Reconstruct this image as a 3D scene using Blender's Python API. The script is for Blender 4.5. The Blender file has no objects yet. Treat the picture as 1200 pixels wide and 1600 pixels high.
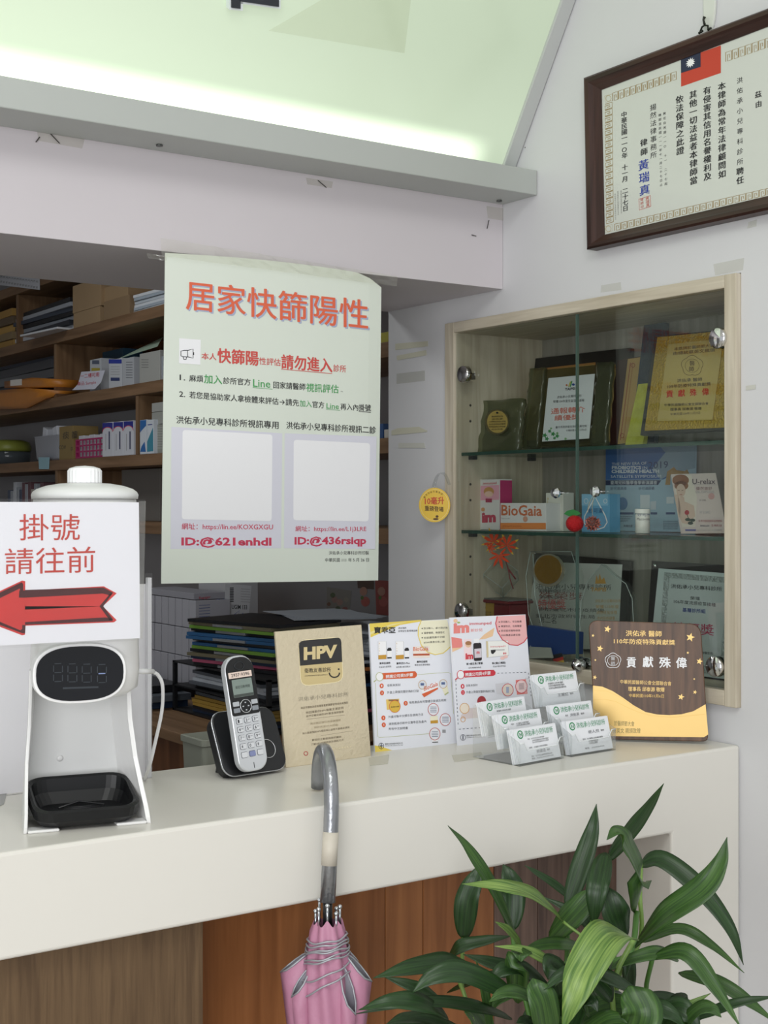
import bpy, math, random
from mathutils import Vector, Matrix
random.seed(7)
PI = math.pi
V = Vector
SC = bpy.context.scene
COL = SC.collection

# ------------------------------------------------------------------ camera, light, exposure
EYE = V((0, 0, 1.52)); YAW = math.radians(34.5); F = 2176.0; HZ = 785.0
SN, CS = math.sin(YAW), math.cos(YAW)
cd = bpy.data.cameras.new('camera'); cam = bpy.data.objects.new('camera', cd); COL.objects.link(cam)
cam.location = EYE; cam.rotation_euler = (PI/2, 0, -YAW)
cd.sensor_fit = 'VERTICAL'; cd.sensor_height = 36; cd.lens = 36*F/1600; cd.shift_y = -(800-HZ)/1600
cd.clip_start = .02
SC.camera = cam
w = bpy.data.worlds.new('world'); SC.world = w; w.use_nodes = True
bg = w.node_tree.nodes['Background']; bg.inputs[0].default_value = (.95, .97, 1.0, 1); bg.inputs[1].default_value = .62
def area(name, loc, target, sx, sy, power, col):
    l = bpy.data.lights.new(name, 'AREA'); l.shape = 'RECTANGLE'; l.size = sx; l.size_y = sy; l.energy = power; l.color = col
    o = bpy.data.objects.new(name, l); COL.objects.link(o); o.location = loc
    o.rotation_euler = (V(target)-V(loc)).to_track_quat('-Z', 'Y').to_euler()
    return o
area('window_daylight', (-1.9, -1.6, 1.5), (1.2, 1.8, 1.25), 2.6, 2.0, 84, (.98, .985, 1))       # glass street front behind the viewer
area('ceiling_lamp_front', (.2, .3, 3.1), (.5, .9, 1.0), 1.2, 1.2, 26, (.98, 1, .97))           # waiting-room ceiling lamp
area('ceiling_lamp_office', (.75, 3.9, 2.84), (.75, 3.9, 0), .9, .5, 12, (.97, 1, 1))          # lamp over the office behind
SC.view_settings.view_transform = 'Standard'; SC.view_settings.look = 'None'
SC.cycles.transparent_max_bounces = 48
SC.view_settings.exposure = 0.0; SC.view_settings.gamma = 1; SC.view_settings.use_curve_mapping = False

# ------------------------------------------------------------------ pixel of the photo -> point on a real plane
def ray(px, py):
    r = (px-600)/F; s = (HZ-py)/F
    return V((SN+r*CS, CS-r*SN, s))
def PD(px, py, D): return EYE + ray(px, py)*D
def onP(px, py, p0, n):
    d = ray(px, py); n = V(n); return EYE + d*((V(p0)-EYE).dot(n)/d.dot(n))
def onX(px, py, X): return onP(px, py, (X, 0, 0), (1, 0, 0))
def onY(px, py, Y): return onP(px, py, (0, Y, 0), (0, 1, 0))
def onZ(px, py, Z): return onP(px, py, (0, 0, Z), (0, 0, 1))

# ------------------------------------------------------------------ materials
def lin(c):
    if isinstance(c, str): c = [int(c[i:i+2], 16)/255 for i in (0, 2, 4)]
    return tuple((x/12.92 if x <= .04045 else ((x+.055)/1.055)**2.4) for x in c) + (1,)
MC = {}
def mat(c, rough=.5, metal=0, spec=.5, noise=0, nscale=20, bump=0, bscale=60, emit=0, alpha=1, coat=0, sheen=0, name=None):
    key = (str(c), rough, metal, spec, noise, nscale, bump, bscale, emit, alpha, coat, sheen)
    if key in MC: return MC[key]
    m = bpy.data.materials.new(name or 'mat_%d' % len(MC)); m.use_nodes = True
    nt = m.node_tree; b = nt.nodes['Principled BSDF']; I = b.inputs
    L = lin(c); I['Base Color'].default_value = L; I['Roughness'].default_value = rough; I['Metallic'].default_value = metal
    I['Specular IOR Level'].default_value = spec
    if coat: I['Coat Weight'].default_value = coat; I['Coat Roughness'].default_value = .08
    if sheen: I['Sheen Weight'].default_value = sheen
    if alpha < 1: I['Alpha'].default_value = alpha
    if emit: I['Emission Color'].default_value = L; I['Emission Strength'].default_value = emit
    if noise or bump:
        tc = nt.nodes.new('ShaderNodeTexCoord')
        if noise:
            n = nt.nodes.new('ShaderNodeTexNoise'); n.inputs['Scale'].default_value = nscale; n.inputs['Detail'].default_value = 5
            nt.links.new(tc.outputs['Object'], n.inputs['Vector'])
            mx = nt.nodes.new('ShaderNodeMix'); mx.data_type = 'RGBA'
            mx.inputs[6].default_value = tuple(x*(1-noise) for x in L[:3])+(1,); mx.inputs[7].default_value = tuple(min(1, x*(1+noise)) for x in L[:3])+(1,)
            nt.links.new(n.outputs['Fac'], mx.inputs[0]); nt.links.new(mx.outputs[2], I['Base Color'])
        if bump:
            n = nt.nodes.new('ShaderNodeTexNoise'); n.inputs['Scale'].default_value = bscale; n.inputs['Detail'].default_value = 4
            nt.links.new(tc.outputs['Object'], n.inputs['Vector'])
            bp = nt.nodes.new('ShaderNodeBump'); bp.inputs['Strength'].default_value = bump; bp.inputs['Distance'].default_value = .004
            nt.links.new(n.outputs['Fac'], bp.inputs['Height']); nt.links.new(bp.outputs[0], I['Normal'])
    MC[key] = m; return m
def wood(c1, c2, axis='Z', scale=18, rough=.5, stretch=.06, spec=.4):
    key = ('wood', c1, c2, axis, scale, rough, stretch)
    if key in MC: return MC[key]
    m = bpy.data.materials.new('wood_%d' % len(MC)); m.use_nodes = True; nt = m.node_tree; b = nt.nodes['Principled BSDF']
    tc = nt.nodes.new('ShaderNodeTexCoord'); mp = nt.nodes.new('ShaderNodeMapping')
    s = [scale]*3; s['XYZ'.index(axis)] = scale*stretch; mp.inputs['Scale'].default_value = s
    nt.links.new(tc.outputs['Object'], mp.inputs[0])
    n = nt.nodes.new('ShaderNodeTexNoise'); n.inputs['Scale'].default_value = 2.2; n.inputs['Detail'].default_value = 8; n.inputs['Distortion'].default_value = .6
    nt.links.new(mp.outputs[0], n.inputs['Vector'])
    cr = nt.nodes.new('ShaderNodeValToRGB'); e = cr.color_ramp.elements
    e[0].position = .32; e[0].color = lin(c2); e[1].position = .68; e[1].color = lin(c1)
    nt.links.new(n.outputs['Fac'], cr.inputs[0]); nt.links.new(cr.outputs[0], b.inputs['Base Color'])
    b.inputs['Roughness'].default_value = rough; b.inputs['Specular IOR Level'].default_value = spec
    bp = nt.nodes.new('ShaderNodeBump'); bp.inputs['Strength'].default_value = .15; bp.inputs['Distance'].default_value = .002
    nt.links.new(n.outputs['Fac'], bp.inputs['Height']); nt.links.new(bp.outputs[0], b.inputs['Normal'])
    MC[key] = m; return m
def glass(c, refl=.08, rough=.02, tint=0.0, milk='c8ccc8', fres=1.35):
    """clear sheet: transparent + a fresnel reflection + a little body colour"""
    key = ('glass', c, refl, rough, tint, milk, fres)
    if key in MC: return MC[key]
    m = bpy.data.materials.new('glass_%d' % len(MC)); m.use_nodes = True; nt = m.node_tree
    for n in list(nt.nodes): nt.nodes.remove(n)
    out = nt.nodes.new('ShaderNodeOutputMaterial'); tr = nt.nodes.new('ShaderNodeBsdfTransparent'); tr.inputs[0].default_value = lin(c)
    gl = nt.nodes.new('ShaderNodeBsdfGlossy'); gl.inputs['Roughness'].default_value = rough
    lw = nt.nodes.new('ShaderNodeLayerWeight'); pw = nt.nodes.new('ShaderNodeMath'); pw.operation = 'POWER'; pw.inputs[1].default_value = 4
    nt.links.new(lw.outputs['Facing'], pw.inputs[0]); f0 = ((fres-1)/(fres+1))**2
    fr = nt.nodes.new('ShaderNodeMath'); fr.operation = 'MULTIPLY_ADD'; fr.inputs[1].default_value = .75; fr.inputs[2].default_value = f0; nt.links.new(pw.outputs[0], fr.inputs[0])
    mx = nt.nodes.new('ShaderNodeMixShader'); nt.links.new(fr.outputs[0], mx.inputs[0]); nt.links.new(gl.outputs[0], mx.inputs[2])
    if tint:
        d1 = nt.nodes.new('ShaderNodeBsdfDiffuse'); d1.inputs[0].default_value = lin(milk)
        d2 = nt.nodes.new('ShaderNodeBsdfTranslucent'); d2.inputs[0].default_value = lin(milk)
        df = nt.nodes.new('ShaderNodeMixShader'); df.inputs[0].default_value = .5; nt.links.new(d1.outputs[0], df.inputs[1]); nt.links.new(d2.outputs[0], df.inputs[2])
        m2 = nt.nodes.new('ShaderNodeMixShader'); m2.inputs[0].default_value = tint
        nt.links.new(tr.outputs[0], m2.inputs[1]); nt.links.new(df.outputs[0], m2.inputs[2]); nt.links.new(m2.outputs[0], mx.inputs[1])
    else: nt.links.new(tr.outputs[0], mx.inputs[1])
    nt.links.new(mx.outputs[0], out.inputs[0]); MC[key] = m; return m
CHROME = mat('d8d8d8', .12, 1); WHITEP = mat('f0f0f2', .35); BLACKP = mat('16171a', .35); PAPER = mat('eceef2', .6)
ACRY = glass('f4f6f6', tint=.05, milk='e0e4e4', rough=.05); TAPE = glass('fefefc', tint=.05, milk='f4f4f0', rough=.1, fres=1.5)
INK = mat('1c1c20', .6); CRYS = glass('fafcfb', tint=.05, milk='dfe5e2', rough=.03, fres=1.35); CGLINT = mat('b4c0bc', .1, .1)  # the pale edge colour stands in for glints on the crystals

# ------------------------------------------------------------------ mesh builder (world coordinates)
class MB:
    def __init__(s): s.v = []; s.f = []; s.m = []; s.mats = []; s.sm = []
    def mi(s, m):
        if m not in s.mats: s.mats.append(m)
        return s.mats.index(m)
    def add(s, vs, fs, m, smooth=False):
        k = len(s.v); s.v += [V(v) for v in vs]; i = s.mi(m)
        for f in fs: s.f.append([k+a for a in f]); s.m.append(i); s.sm.append(smooth)
        return s
    def box(s, a, b, m, M=None):
        (x0, y0, z0), (x1, y1, z1) = a, b
        if x0 > x1: x0, x1 = x1, x0
        if y0 > y1: y0, y1 = y1, y0
        if z0 > z1: z0, z1 = z1, z0
        vs = [V((x, y, z)) for z in (z0, z1) for (x, y) in ((x0, y0), (x1, y0), (x1, y1), (x0, y1))]
        if M: vs = [M @ v for v in vs]
        return s.add(vs, [(0, 3, 2, 1), (4, 5, 6, 7), (0, 1, 5, 4), (1, 2, 6, 5), (2, 3, 7, 6), (3, 0, 4, 7)], m)
    def slab(s, front, n, t, m, smooth=False):
        """closed slab: front polygon (ccw seen from n), thickness t behind it"""
        n = V(n).normalized(); k = len(front); back = [V(p)-n*t for p in front]
        vs = [V(p) for p in front]+back
        fs = [tuple(range(k)), tuple(range(2*k-1, k-1, -1))]
        fs += [(i, i+k, (i+1) % k+k, (i+1) % k) for i in range(k)]
        return s.add(vs, fs, m, smooth)
    def tube(s, pts, r, m, n=10, cap=True, flat=1.0):
        pts = [V(p) for p in pts]; rs = r if hasattr(r, '__len__') else [r]*len(pts)
        vs = []; fs = []; up = None
        for i, p in enumerate(pts):
            t = (pts[min(i+1, len(pts)-1)]-pts[max(i-1, 0)]).normalized()
            if up is None: up = V((0, 0, 1)) if abs(t.z) < .9 else V((1, 0, 0))
            a = t.cross(up).normalized(); b = a.cross(t).normalized(); up = b
            for k in range(n):
                an = 2*PI*k/n; vs.append(p+a*math.cos(an)*rs[i]+b*math.sin(an)*rs[i]*flat)
        for i in range(len(pts)-1):
            for k in range(n):
                k2 = (k+1) % n; fs.append((i*n+k, i*n+k2, (i+1)*n+k2, (i+1)*n+k))
        if cap: fs += [tuple(reversed(range(n))), tuple(range((len(pts)-1)*n, len(pts)*n))]
        return s.add(vs, fs, m, True)
    def lathe(s, prof, M, m, n=20, sx=1, sy=1, smooth=True):
        """profile (r, h) about M's local z"""
        vs = []; fs = []
        for r, h in prof:
            for k in range(n):
                a = 2*PI*k/n; vs.append(M @ V((r*math.cos(a)*sx, r*math.sin(a)*sy, h)))
        for i in range(len(prof)-1):
            for k in range(n):
                k2 = (k+1) % n; fs.append((i*n+k, i*n+k2, (i+1)*n+k2, (i+1)*n+k))
        fs += [tuple(reversed(range(n))), tuple(range((len(prof)-1)*n, len(prof)*n))]
        return s.add(vs, fs, m, smooth)
    def ball(s, c, r, m, n=12, sc=(1, 1, 1)):
        prof = [(r*math.sin(PI*(i+.001)/n), -r*math.cos(PI*(i+.001)/n)) for i in range(n)]+[(r*.001, r)]
        return s.lathe(prof, Matrix.Translation(c) @ Matrix.Diagonal((*sc, 1)), m, n*2)
    def mesh(s, name, inv=None):
        me = bpy.data.meshes.new(name); vs = [inv @ v for v in s.v] if inv else s.v
        me.from_pydata([tuple(v) for v in vs], [], s.f)
        for m in s.mats: me.materials.append(m)
        me.polygons.foreach_set('material_index', s.m); me.polygons.foreach_set('use_smooth', s.sm); me.update()
        return me
def tag(o, label, cat, group=None):
    o['label'] = label; o['category'] = cat
    if group: o['group'] = group
    return o
def wm(o):
    M = o.matrix_basis.copy(); p = o.parent
    while p: M = p.matrix_basis @ M; p = p.parent
    return M
def obj(name, mb, parent=None, loc=None, bevel=0, seg=2, label=None, stuff=False):
    M = wm(parent) if parent else Matrix()
    if loc is None and parent is None:
        xs = [v for v in mb.v]; loc = V((sum(v.x for v in xs)/len(xs), sum(v.y for v in xs)/len(xs), min(v.z for v in xs)))
    if parent: T = Matrix.Translation(M.inverted() @ (V(loc) if loc else M.translation))
    else: T = Matrix.Translation(loc)
    me = mb.mesh(name, (M @ T).inverted()); o = bpy.data.objects.new(name, me); COL.objects.link(o)
    if parent: o.parent = parent
    o.matrix_basis = T
    if bevel:
        b = o.modifiers.new('bevel', 'BEVEL'); b.width = bevel; b.segments = seg; b.limit_method = 'ANGLE'; b.angle_limit = math.radians(40)
    if label: o['label'] = label
    if stuff: o['kind'] = 'stuff'
    return o
def thing(name, label, cat, loc, rotz=0, group=None):
    o = bpy.data.objects.new(name, None); COL.objects.link(o); o.location = loc; o.rotation_euler = (0, 0, rotz); o.empty_display_size = .05
    o.matrix_basis = Matrix.Translation(loc) @ Matrix.Rotation(rotz, 4, 'Z')
    return tag(o, label, cat, group)
def struct(name, mb, bevel=0):
    o = obj(name, mb, None, loc=(0, 0, 0), bevel=bevel); o['kind'] = 'structure'; return o

# ------------------------------------------------------------------ lettering
TC = {}
def glyphs(s, off=0.0, res=2):
    k = (s, off, res)
    if k in TC: return TC[k]
    c = bpy.data.curves.new('t', 'FONT'); c.body = s; c.resolution_u = res; c.offset = off
    o = bpy.data.objects.new('t', c); me = o.to_mesh()
    r = ([(v.co.x, v.co.y) for v in me.vertices], [tuple(p.vertices) for p in me.polygons])
    o.to_mesh_clear(); bpy.data.objects.remove(o); bpy.data.curves.remove(c); TC[k] = r
    return r
def cjk(s): return any(ord(ch) > 0x2E80 for ch in s)
class Sheet:
    """flat print on a plane through p0 with outward normal n; positions are read off the photo's pixels"""
    def __init__(s, p0, n): s.p0 = V(p0); s.n = V(n).normalized(); s.mb = MB(); s.L = 0
    def at(s, px, py, layer=1): return onP(px, py, s.p0, s.n)+s.n*(.00022*layer)
    def poly(s, pts, m, layer=1):
        vs = [s.at(x, y, layer) for x, y in pts]
        nn = sum(((vs[i]-vs[0]).cross(vs[i+1]-vs[0]) for i in range(1, len(vs)-1)), V((0, 0, 0)))
        if nn.dot(s.n) < 0: vs.reverse()
        s.mb.add(vs, [tuple(range(len(vs)))], m); return s
    def rect(s, x0, y0, x1, y1, m, layer=1, k=0.0):
        """k: slope of the horizontal edges"""
        d = (x1-x0)*k; return s.poly([(x0, y0), (x1, y0+d), (x1, y1+d), (x0, y1)], m, layer)
    def ell(s, cx, cy, rx, ry, m, layer=1, n=24, a0=0, a1=2*PI):
        return s.poly([(cx+rx*math.cos(a0+(a1-a0)*i/n), cy+ry*math.sin(a0+(a1-a0)*i/n)) for i in range(n+(0 if a1-a0 > 6.2 else 1))], m, layer)
    def ring(s, cx, cy, rx, ry, wd, m, layer=1, n=24):
        pts = [(cx+rx*math.cos(2*PI*i/n), cy+ry*math.sin(2*PI*i/n)) for i in range(n+1)]
        return s.line(pts, wd, m, layer)
    def line(s, pts, wd, m, layer=1):
        k = len(pts)
        L = []; R = []
        for i in range(k):
            a = pts[max(i-1, 0)]; b = pts[min(i+1, k-1)]
            if pts[0] == pts[-1] and i in (0, k-1): a, b = pts[-2], pts[1]
            dx, dy = b[0]-a[0], b[1]-a[1]; l = math.hypot(dx, dy) or 1; nx, ny = -dy/l*wd/2, dx/l*wd/2
            L.append((pts[i][0]+nx, pts[i][1]+ny)); R.append((pts[i][0]-nx, pts[i][1]-ny))
        for i in range(k-1): s.poly([L[i], L[i+1], R[i+1], R[i]], m, layer)
        return s
    def rrect(s, x0, y0, x1, y1, r, m, layer=1, k=0.0, n=5, sk=0.0):
        pts = []
        for cx, cy, a in ((x1-r, y0+r, -PI/2), (x1-r, y1-r, 0), (x0+r, y1-r, PI/2), (x0+r, y0+r, PI)):
            for i in range(n+1):
                t = a+PI/2*i/n; x = cx+r*math.cos(t); y = cy+r*math.sin(t); pts.append((x+(y-y0)*sk, y+(x-x0)*k))
        return s.poly(pts, m, layer)
    def text(s, t, x0, y0, x1, y1, h, m, layer=2, off=0.0, res=2, sk=0.0):
        """text box whose centre line runs (x0,y0)-(x1,y1), h pixels high; sk = sideways lean per pixel of height"""
        if off > .004 and cjk(t) :            # heavier strokes: overprinted copies with a tiny shift
            hx = h*off*.9; n_ = len(t)
            for j_, (dx_, dy_) in enumerate(((-hx, 0), (hx, 0), (0, -hx*.7), (0, hx*.7))): s.text(t, x0+dx_, y0+dy_, x1+dx_, y1+dy_, h, m, layer+.18+.18*j_, 0, res, sk)
            off = 0
        if cjk(t): off = 0
        vs, fs = glyphs(t, off, res)
        if not vs: return s
        ax = min(v[0] for v in vs); bx = max(v[0] for v in vs)
        if cjk(t): ay, by = -.1, .84
        else: ay = min(v[1] for v in vs); by = max(v[1] for v in vs)
        out = []
        for x, y in vs:
            u = (x-ax)/(bx-ax or 1); q = ((y-ay)/(by-ay or 1)-.5)*h
            out.append(s.at(x0+(x1-x0)*u+q*sk, y0+(y1-y0)*u-q, layer))
        if fs:
            a, b, c = [out[i] for i in fs[0][:3]]
            if (b-a).cross(c-a).dot(s.n) < 0: fs = [tuple(reversed(f)) for f in fs]
        s.mb.add(out, fs, m); return s
    def col(s, t, x0, y0, x1, y1, wd, m, layer=2, off=0.0, k=0.0):
        """vertical column of characters; k = slope of the horizontals"""
        n = len(t)
        if off > .004:
            for j_, dx_ in enumerate((-wd*off, wd*off)): s.col(t, x0+dx_, y0, x1+dx_, y1, wd, m, layer+.25+.25*j_, 0, k)
            off = 0
        for i, ch in enumerate(t):
            if ch == ' ': continue
            vs, fs = glyphs(ch, 0, 2)
            if not vs: continue
            u = i/(n-1 or 1); cx, cy = x0+(x1-x0)*u, y0+(y1-y0)*u
            out = [s.at(cx+(x-.5)*wd, cy-(y-.38)*wd+(x-.5)*wd*k, layer) for x, y in vs]
            a, b, c = [out[j] for j in fs[0][:3]]
            if (b-a).cross(c-a).dot(s.n) < 0: fs = [tuple(reversed(f)) for f in fs]
            s.mb.add(out, fs, m)
        return s
    def done(s, parent, name='printed_lettering'): return obj(name, s.mb, parent)
def fit(px, p0, n): return [onP(x, y, p0, n) for x, y in px]     # corners in order TL, TR, BR, BL
def card(px, p0, n, t, m, mb=None):
    q = fit(px, p0, n); mb = mb or MB()
    nn = (q[1]-q[0]).cross(q[2]-q[0])
    if nn.dot(V(n)) < 0: q.reverse()
    return mb.slab(q, n, t, m)
def rotm(origin, rz=0, rx=0, ry=0):
    return Matrix.Translation(origin) @ Matrix.Rotation(rz, 4, 'Z') @ Matrix.Rotation(rx, 4, 'X') @ Matrix.Rotation(ry, 4, 'Y')
# ================================================================== SETTING
XW = 1.872; YC = 1.635; ZC = 1.10; YB = 2.0
WALL = mat('d3d3d5', .6, noise=.03, nscale=3, bump=.05, bscale=120)
SOF = mat('cdc7cb', .55, noise=.02, nscale=4); GREY = mat('b9b9bc', .6)
mb = MB().box((-4, -3, -.05), (2.6, 6.9, 0), mat('b4aea4', .35, noise=.08, nscale=6)); struct('floor', mb)
mb = MB().box((-4, -3, 3.2), (2.6, 2.28, 3.25), mat('e6e6e2', .7)); struct('ceiling', mb)
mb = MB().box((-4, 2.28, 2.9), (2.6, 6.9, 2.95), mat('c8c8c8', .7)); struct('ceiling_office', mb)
# right wall with the opening of the built-in cabinet
cy0, cy1, cz0, cz1 = 1.634, 2.470, 1.165, 1.917; XE = 2.16
mb = MB()
mb.box((XW, -3, 0), (XE, cy0, 3.2), WALL); mb.box((XW, cy1, 0), (XE, 2.705, 3.2), WALL)
mb.box((XW, cy0, 0), (XE, cy1, cz0), WALL); mb.box((XW, cy0, cz1), (XE, cy1, 3.2), WALL)
mb.box((2.132, cy0, cz0), (XE, cy1, cz1), WALL)
struct('wall_right', mb)
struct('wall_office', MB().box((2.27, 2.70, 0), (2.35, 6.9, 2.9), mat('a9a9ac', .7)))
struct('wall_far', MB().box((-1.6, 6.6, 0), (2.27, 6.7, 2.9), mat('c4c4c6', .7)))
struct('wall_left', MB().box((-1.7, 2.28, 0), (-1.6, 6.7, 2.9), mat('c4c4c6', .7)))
struct('wall_soffit', MB().box((-1.6, 2.28, 1.97), (XW-.0005, 2.705, 3.2), SOF), bevel=.001)

# light box with its ledge
t = thing('lightbox_sign', 'slanted backlit pale green light box with grey metal ledge above the counter', 'sign', (0.3, 2.2, 2.148))
LEDGE = mat('b8bcb8', .45, .2); ALU = mat('c9cbca', .4, .35)
obj('ledge', MB().box((-1.6, 2.169, 2.148), (XW-.001, 2.2795, 2.199), LEDGE), t, bevel=.002, label='grey metal ledge')
p0, p1 = V((0, 2.255, 2.199)), V((0, 1.88, 2.80))
sl = (p1-p0).normalized(); nn = V((0, sl.z, -sl.y))*-1                                   # outward normal
dm = bpy.data.materials.new('backlit_diffuser'); dm.use_nodes = True; nt = dm.node_tree; b = nt.nodes['Principled BSDF']
tc = nt.nodes.new('ShaderNodeTexCoord'); sep = nt.nodes.new('ShaderNodeSeparateXYZ'); nt.links.new(tc.outputs['Object'], sep.inputs[0])
def mrange(src, a, b_, c, d, smooth='SMOOTHSTEP'):
    n = nt.nodes.new('ShaderNodeMapRange'); n.interpolation_type = smooth
    for i, v in zip((1, 2, 3, 4), (a, b_, c, d)): n.inputs[i].default_value = v
    nt.links.new(src, n.inputs[0]); return n.outputs[0]
def mth(op, a, b_):
    n = nt.nodes.new('ShaderNodeMath'); n.operation = op
    for i, v in enumerate((a, b_)):
        if hasattr(v, 'links'): nt.links.new(v, n.inputs[i])
        else: n.inputs[i].default_value = v
    return n.outputs[0]
# fluorescent tube glow put into panel emission: object z is height above the ledge
hz_ = mrange(sep.outputs[2], .028, .072, 1, 0); hx = mrange(sep.outputs[0], 1.41, 1.512, 1, 0)
wide = mrange(sep.outputs[2], 0.0, .24, 1, 0)
e = mth('ADD', mth('MULTIPLY', mth('MULTIPLY', hz_, hx), 1.1), mth('ADD', mth('MULTIPLY', wide, .10), mrange(sep.outputs[0], .2, 1.55, .54, .34)))
b.inputs['Base Color'].default_value = lin('a8b8a0'); b.inputs['Roughness'].default_value = .18
b.inputs['Emission Color'].default_value = lin('e2eed6'); nt.links.new(e, b.inputs['Emission Strength'])
q = [p0+V((-1.6, 0, 0)), p0+V((XW-.03, 0, 0)), p1+V((XW-.03, 0, 0)), p1+V((-1.6, 0, 0))]
o = obj('diffuser', MB().slab([q[0], q[1], q[2], q[3]], (0, -sl.z, sl.y), .008, dm), t, loc=(0.3, 2.255, 2.199))
tb = MB()
tb.slab([p0+V((XW-.034, -.008, 0)), p0+V((XW-.002, -.008, 0)), p1+V((XW-.002, -.008, 0)), p1+V((XW-.034, -.008, 0))], (0, -sl.z, sl.y), .03, ALU)
obj('edge_trim', tb, t, bevel=.002, label='thin aluminium trim along the right end')
tb = MB(); tb.box((-1.6, 1.86, 2.80), (XW-.001, 2.279, 2.84), ALU); obj('top_rail', tb, t)
for px, py in ((249, 226), (780, 313)):
    c = onZ(px, py, 2.148); obj('screw', MB().lathe([(.006, -.003), (.006, -.0005), (.004, .0006)], Matrix.Translation(c), mat('6a6c6a', .4, .8), 12), t)
c = onP(823, 231, p0+V((0, -.012, 0)), nn); obj('screw', MB().ball(c, .005, mat('6a6c6a', .4, .8), 6), t)
# bottoms of two strokes of a raised character at the upper edge
for poly_, dx in (([(362, -60), (376, -60), (376, 14), (362, 12)], 0), ([(374, -6), (436, 0), (436, 11), (374, 2)], 1)):
    cx = sum(p[0] for p in poly_)/4; cyy = sum(p[1] for p in poly_)/4
    nO = V((0, -sl.z, sl.y))
    big = [(cx+(x-cx)*(1.08 if dx else 1.5), y+(3 if y > cyy else -3)) for x, y in poly_]
    k = MB(); card(big, p0+nO*.016, nO, .014, mat('e8eef0', .4), k); obj('raised_stroke_rim', k, t)
    k = MB(); card(poly_, p0+nO*.019, nO, .003, mat('2c3038', .4), k); obj('raised_stroke', k, t, label='dark face of a raised character')
# clear tape patch on the panel
k = MB(); card([(545, -25), (645, -25), (632, 83), (420, 48)], p0+V((0, -sl.z, sl.y))*.002, (0, -sl.z, sl.y), .0006, glass('fdfdfb', rough=.1, fres=1.5), k)
obj('clear_tape', k, t)

# counter
CW = mat('e0ddd5', .3, spec=.45)
t = thing('reception_counter', 'white glossy reception counter with a recessed brown wood front', 'counter', (1.2, 1.8, 0))
mb = MB(); lx = 1.704
prof = [(-1.2, .970), (lx, .970), (lx, 0), (XW-.002, 0), (XW-.002, ZC), (-1.2, ZC)]
mb.slab([V((x, YC, z)) for x, z in prof], (0, -1, 0), YB-YC, CW); obj('counter_body', mb, t, bevel=.005, seg=3)
W1 = wood('9a6236', '7a4820', 'Z', 20, .45); W1b = wood('a0683a', '804d25', 'Z', 18, .45); W2 = wood('6a543b', '56422d', 'Z', 60, .6); W3 = wood('7a6256', '4b3a33', 'Z', 26, .5)
def board(x0, x1, y, m, nm='board'): obj(nm, MB().box((x0+.0006, y, 0), (x1-.0006, y+.03, .9695), m), t, bevel=.001)
def xat(px, Y): return onY(px, 1400, Y).x
YR = 1.765
board(-1.15, .35, 1.66, W2, 'side_board'); board(.35, xat(318, 1.66), 1.66, W2, 'side_board')
xs = [xat(318, 1.69)-.05, xat(602, YR), xat(661, YR), xat(772, YR), xat(840, YR), xat(905, YR), lx]
for i in range(6): board(xs[i], xs[i+1], YR, [W1, W1b, W1, W3, W3, W3][i])
obj('kick_board', MB().box((xat(318, 1.66)-.02, 1.691, 0), (xat(318, 1.66), YR, .9695), W2), t)
# inner desk behind the raised counter
mb = MB().box((-1.2, YB+.001, .83), (1.40, YB+.34, .86), mat('cfcfc8', .5)).box((-1.2, YB+.001, 0), (-1.16, YB+.34, .83), mat('cfcfc8', .5)).box((1.36, YB+.001, 0), (1.40, YB+.34, .83), mat('cfcfc8', .5))
it = thing('inner_desk', 'pale inner desk behind the raised counter', 'desk', (0, 2.1, 0)); obj('desk_top', mb, it)

# ---------------------------------------------------------------- display cabinet
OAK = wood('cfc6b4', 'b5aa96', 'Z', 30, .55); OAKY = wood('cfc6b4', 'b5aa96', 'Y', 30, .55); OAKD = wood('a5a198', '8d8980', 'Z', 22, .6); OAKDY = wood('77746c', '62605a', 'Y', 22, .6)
t = thing('display_cabinet', 'built-in wall cabinet with pale oak frame and glass doors full of awards', 'cabinet', (XW, 2.05, cz0))
fx = XW-.012; s_ = .030
obj('side_panel', MB().box((fx, cy1-.034, cz0), (2.13, cy1-.001, cz1-.001), OAK), t, bevel=.0015)
obj('side_panel', MB().box((fx, cy0+.001, cz0), (2.13, cy0+.028, cz1-.001), OAK), t, bevel=.0015)
obj('top_panel', MB().box((fx, cy0+.0285, cz1-.024), (2.13, cy1-.0345, cz1-.001), OAKY), t, bevel=.0015)
obj('bottom_panel', MB().box((fx, cy0+.0285, cz0+.001), (2.13, cy1-.0345, cz0+.028), OAKY), t, bevel=.0015)
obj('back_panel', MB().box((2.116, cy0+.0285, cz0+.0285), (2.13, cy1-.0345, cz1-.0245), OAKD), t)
gi0, gi1, gz0, gz1 = cy0+.0285, cy1-.0345, cz0+.0285, cz1-.0245
GED = glass('2f5a4c', tint=.5, milk='3a6a5a', rough=.05)
DOOR = glass('f3f5f3', fres=1.4, rough=.01)
SHG = glass('e0ece6', fres=1.4, rough=.02)
ym = 2.046
for a, b_ in ((gi0+.001, ym-.0008), (ym+.0008, gi1-.001)):
    d = obj('glass_door', MB().box((fx+.006, a, gz0+.002), (fx+.011, b_, gz1-.002), DOOR), t)
    e1 = MB(); e1.box((fx+.0058, a-.0002 if a > 2 else b_-.0012, gz0+.002), (fx+.0112, a+.0012 if a > 2 else b_+.0002, gz1-.002), mat('4c625a', .3)); obj('edge_or_glint', e1, d)
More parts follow.
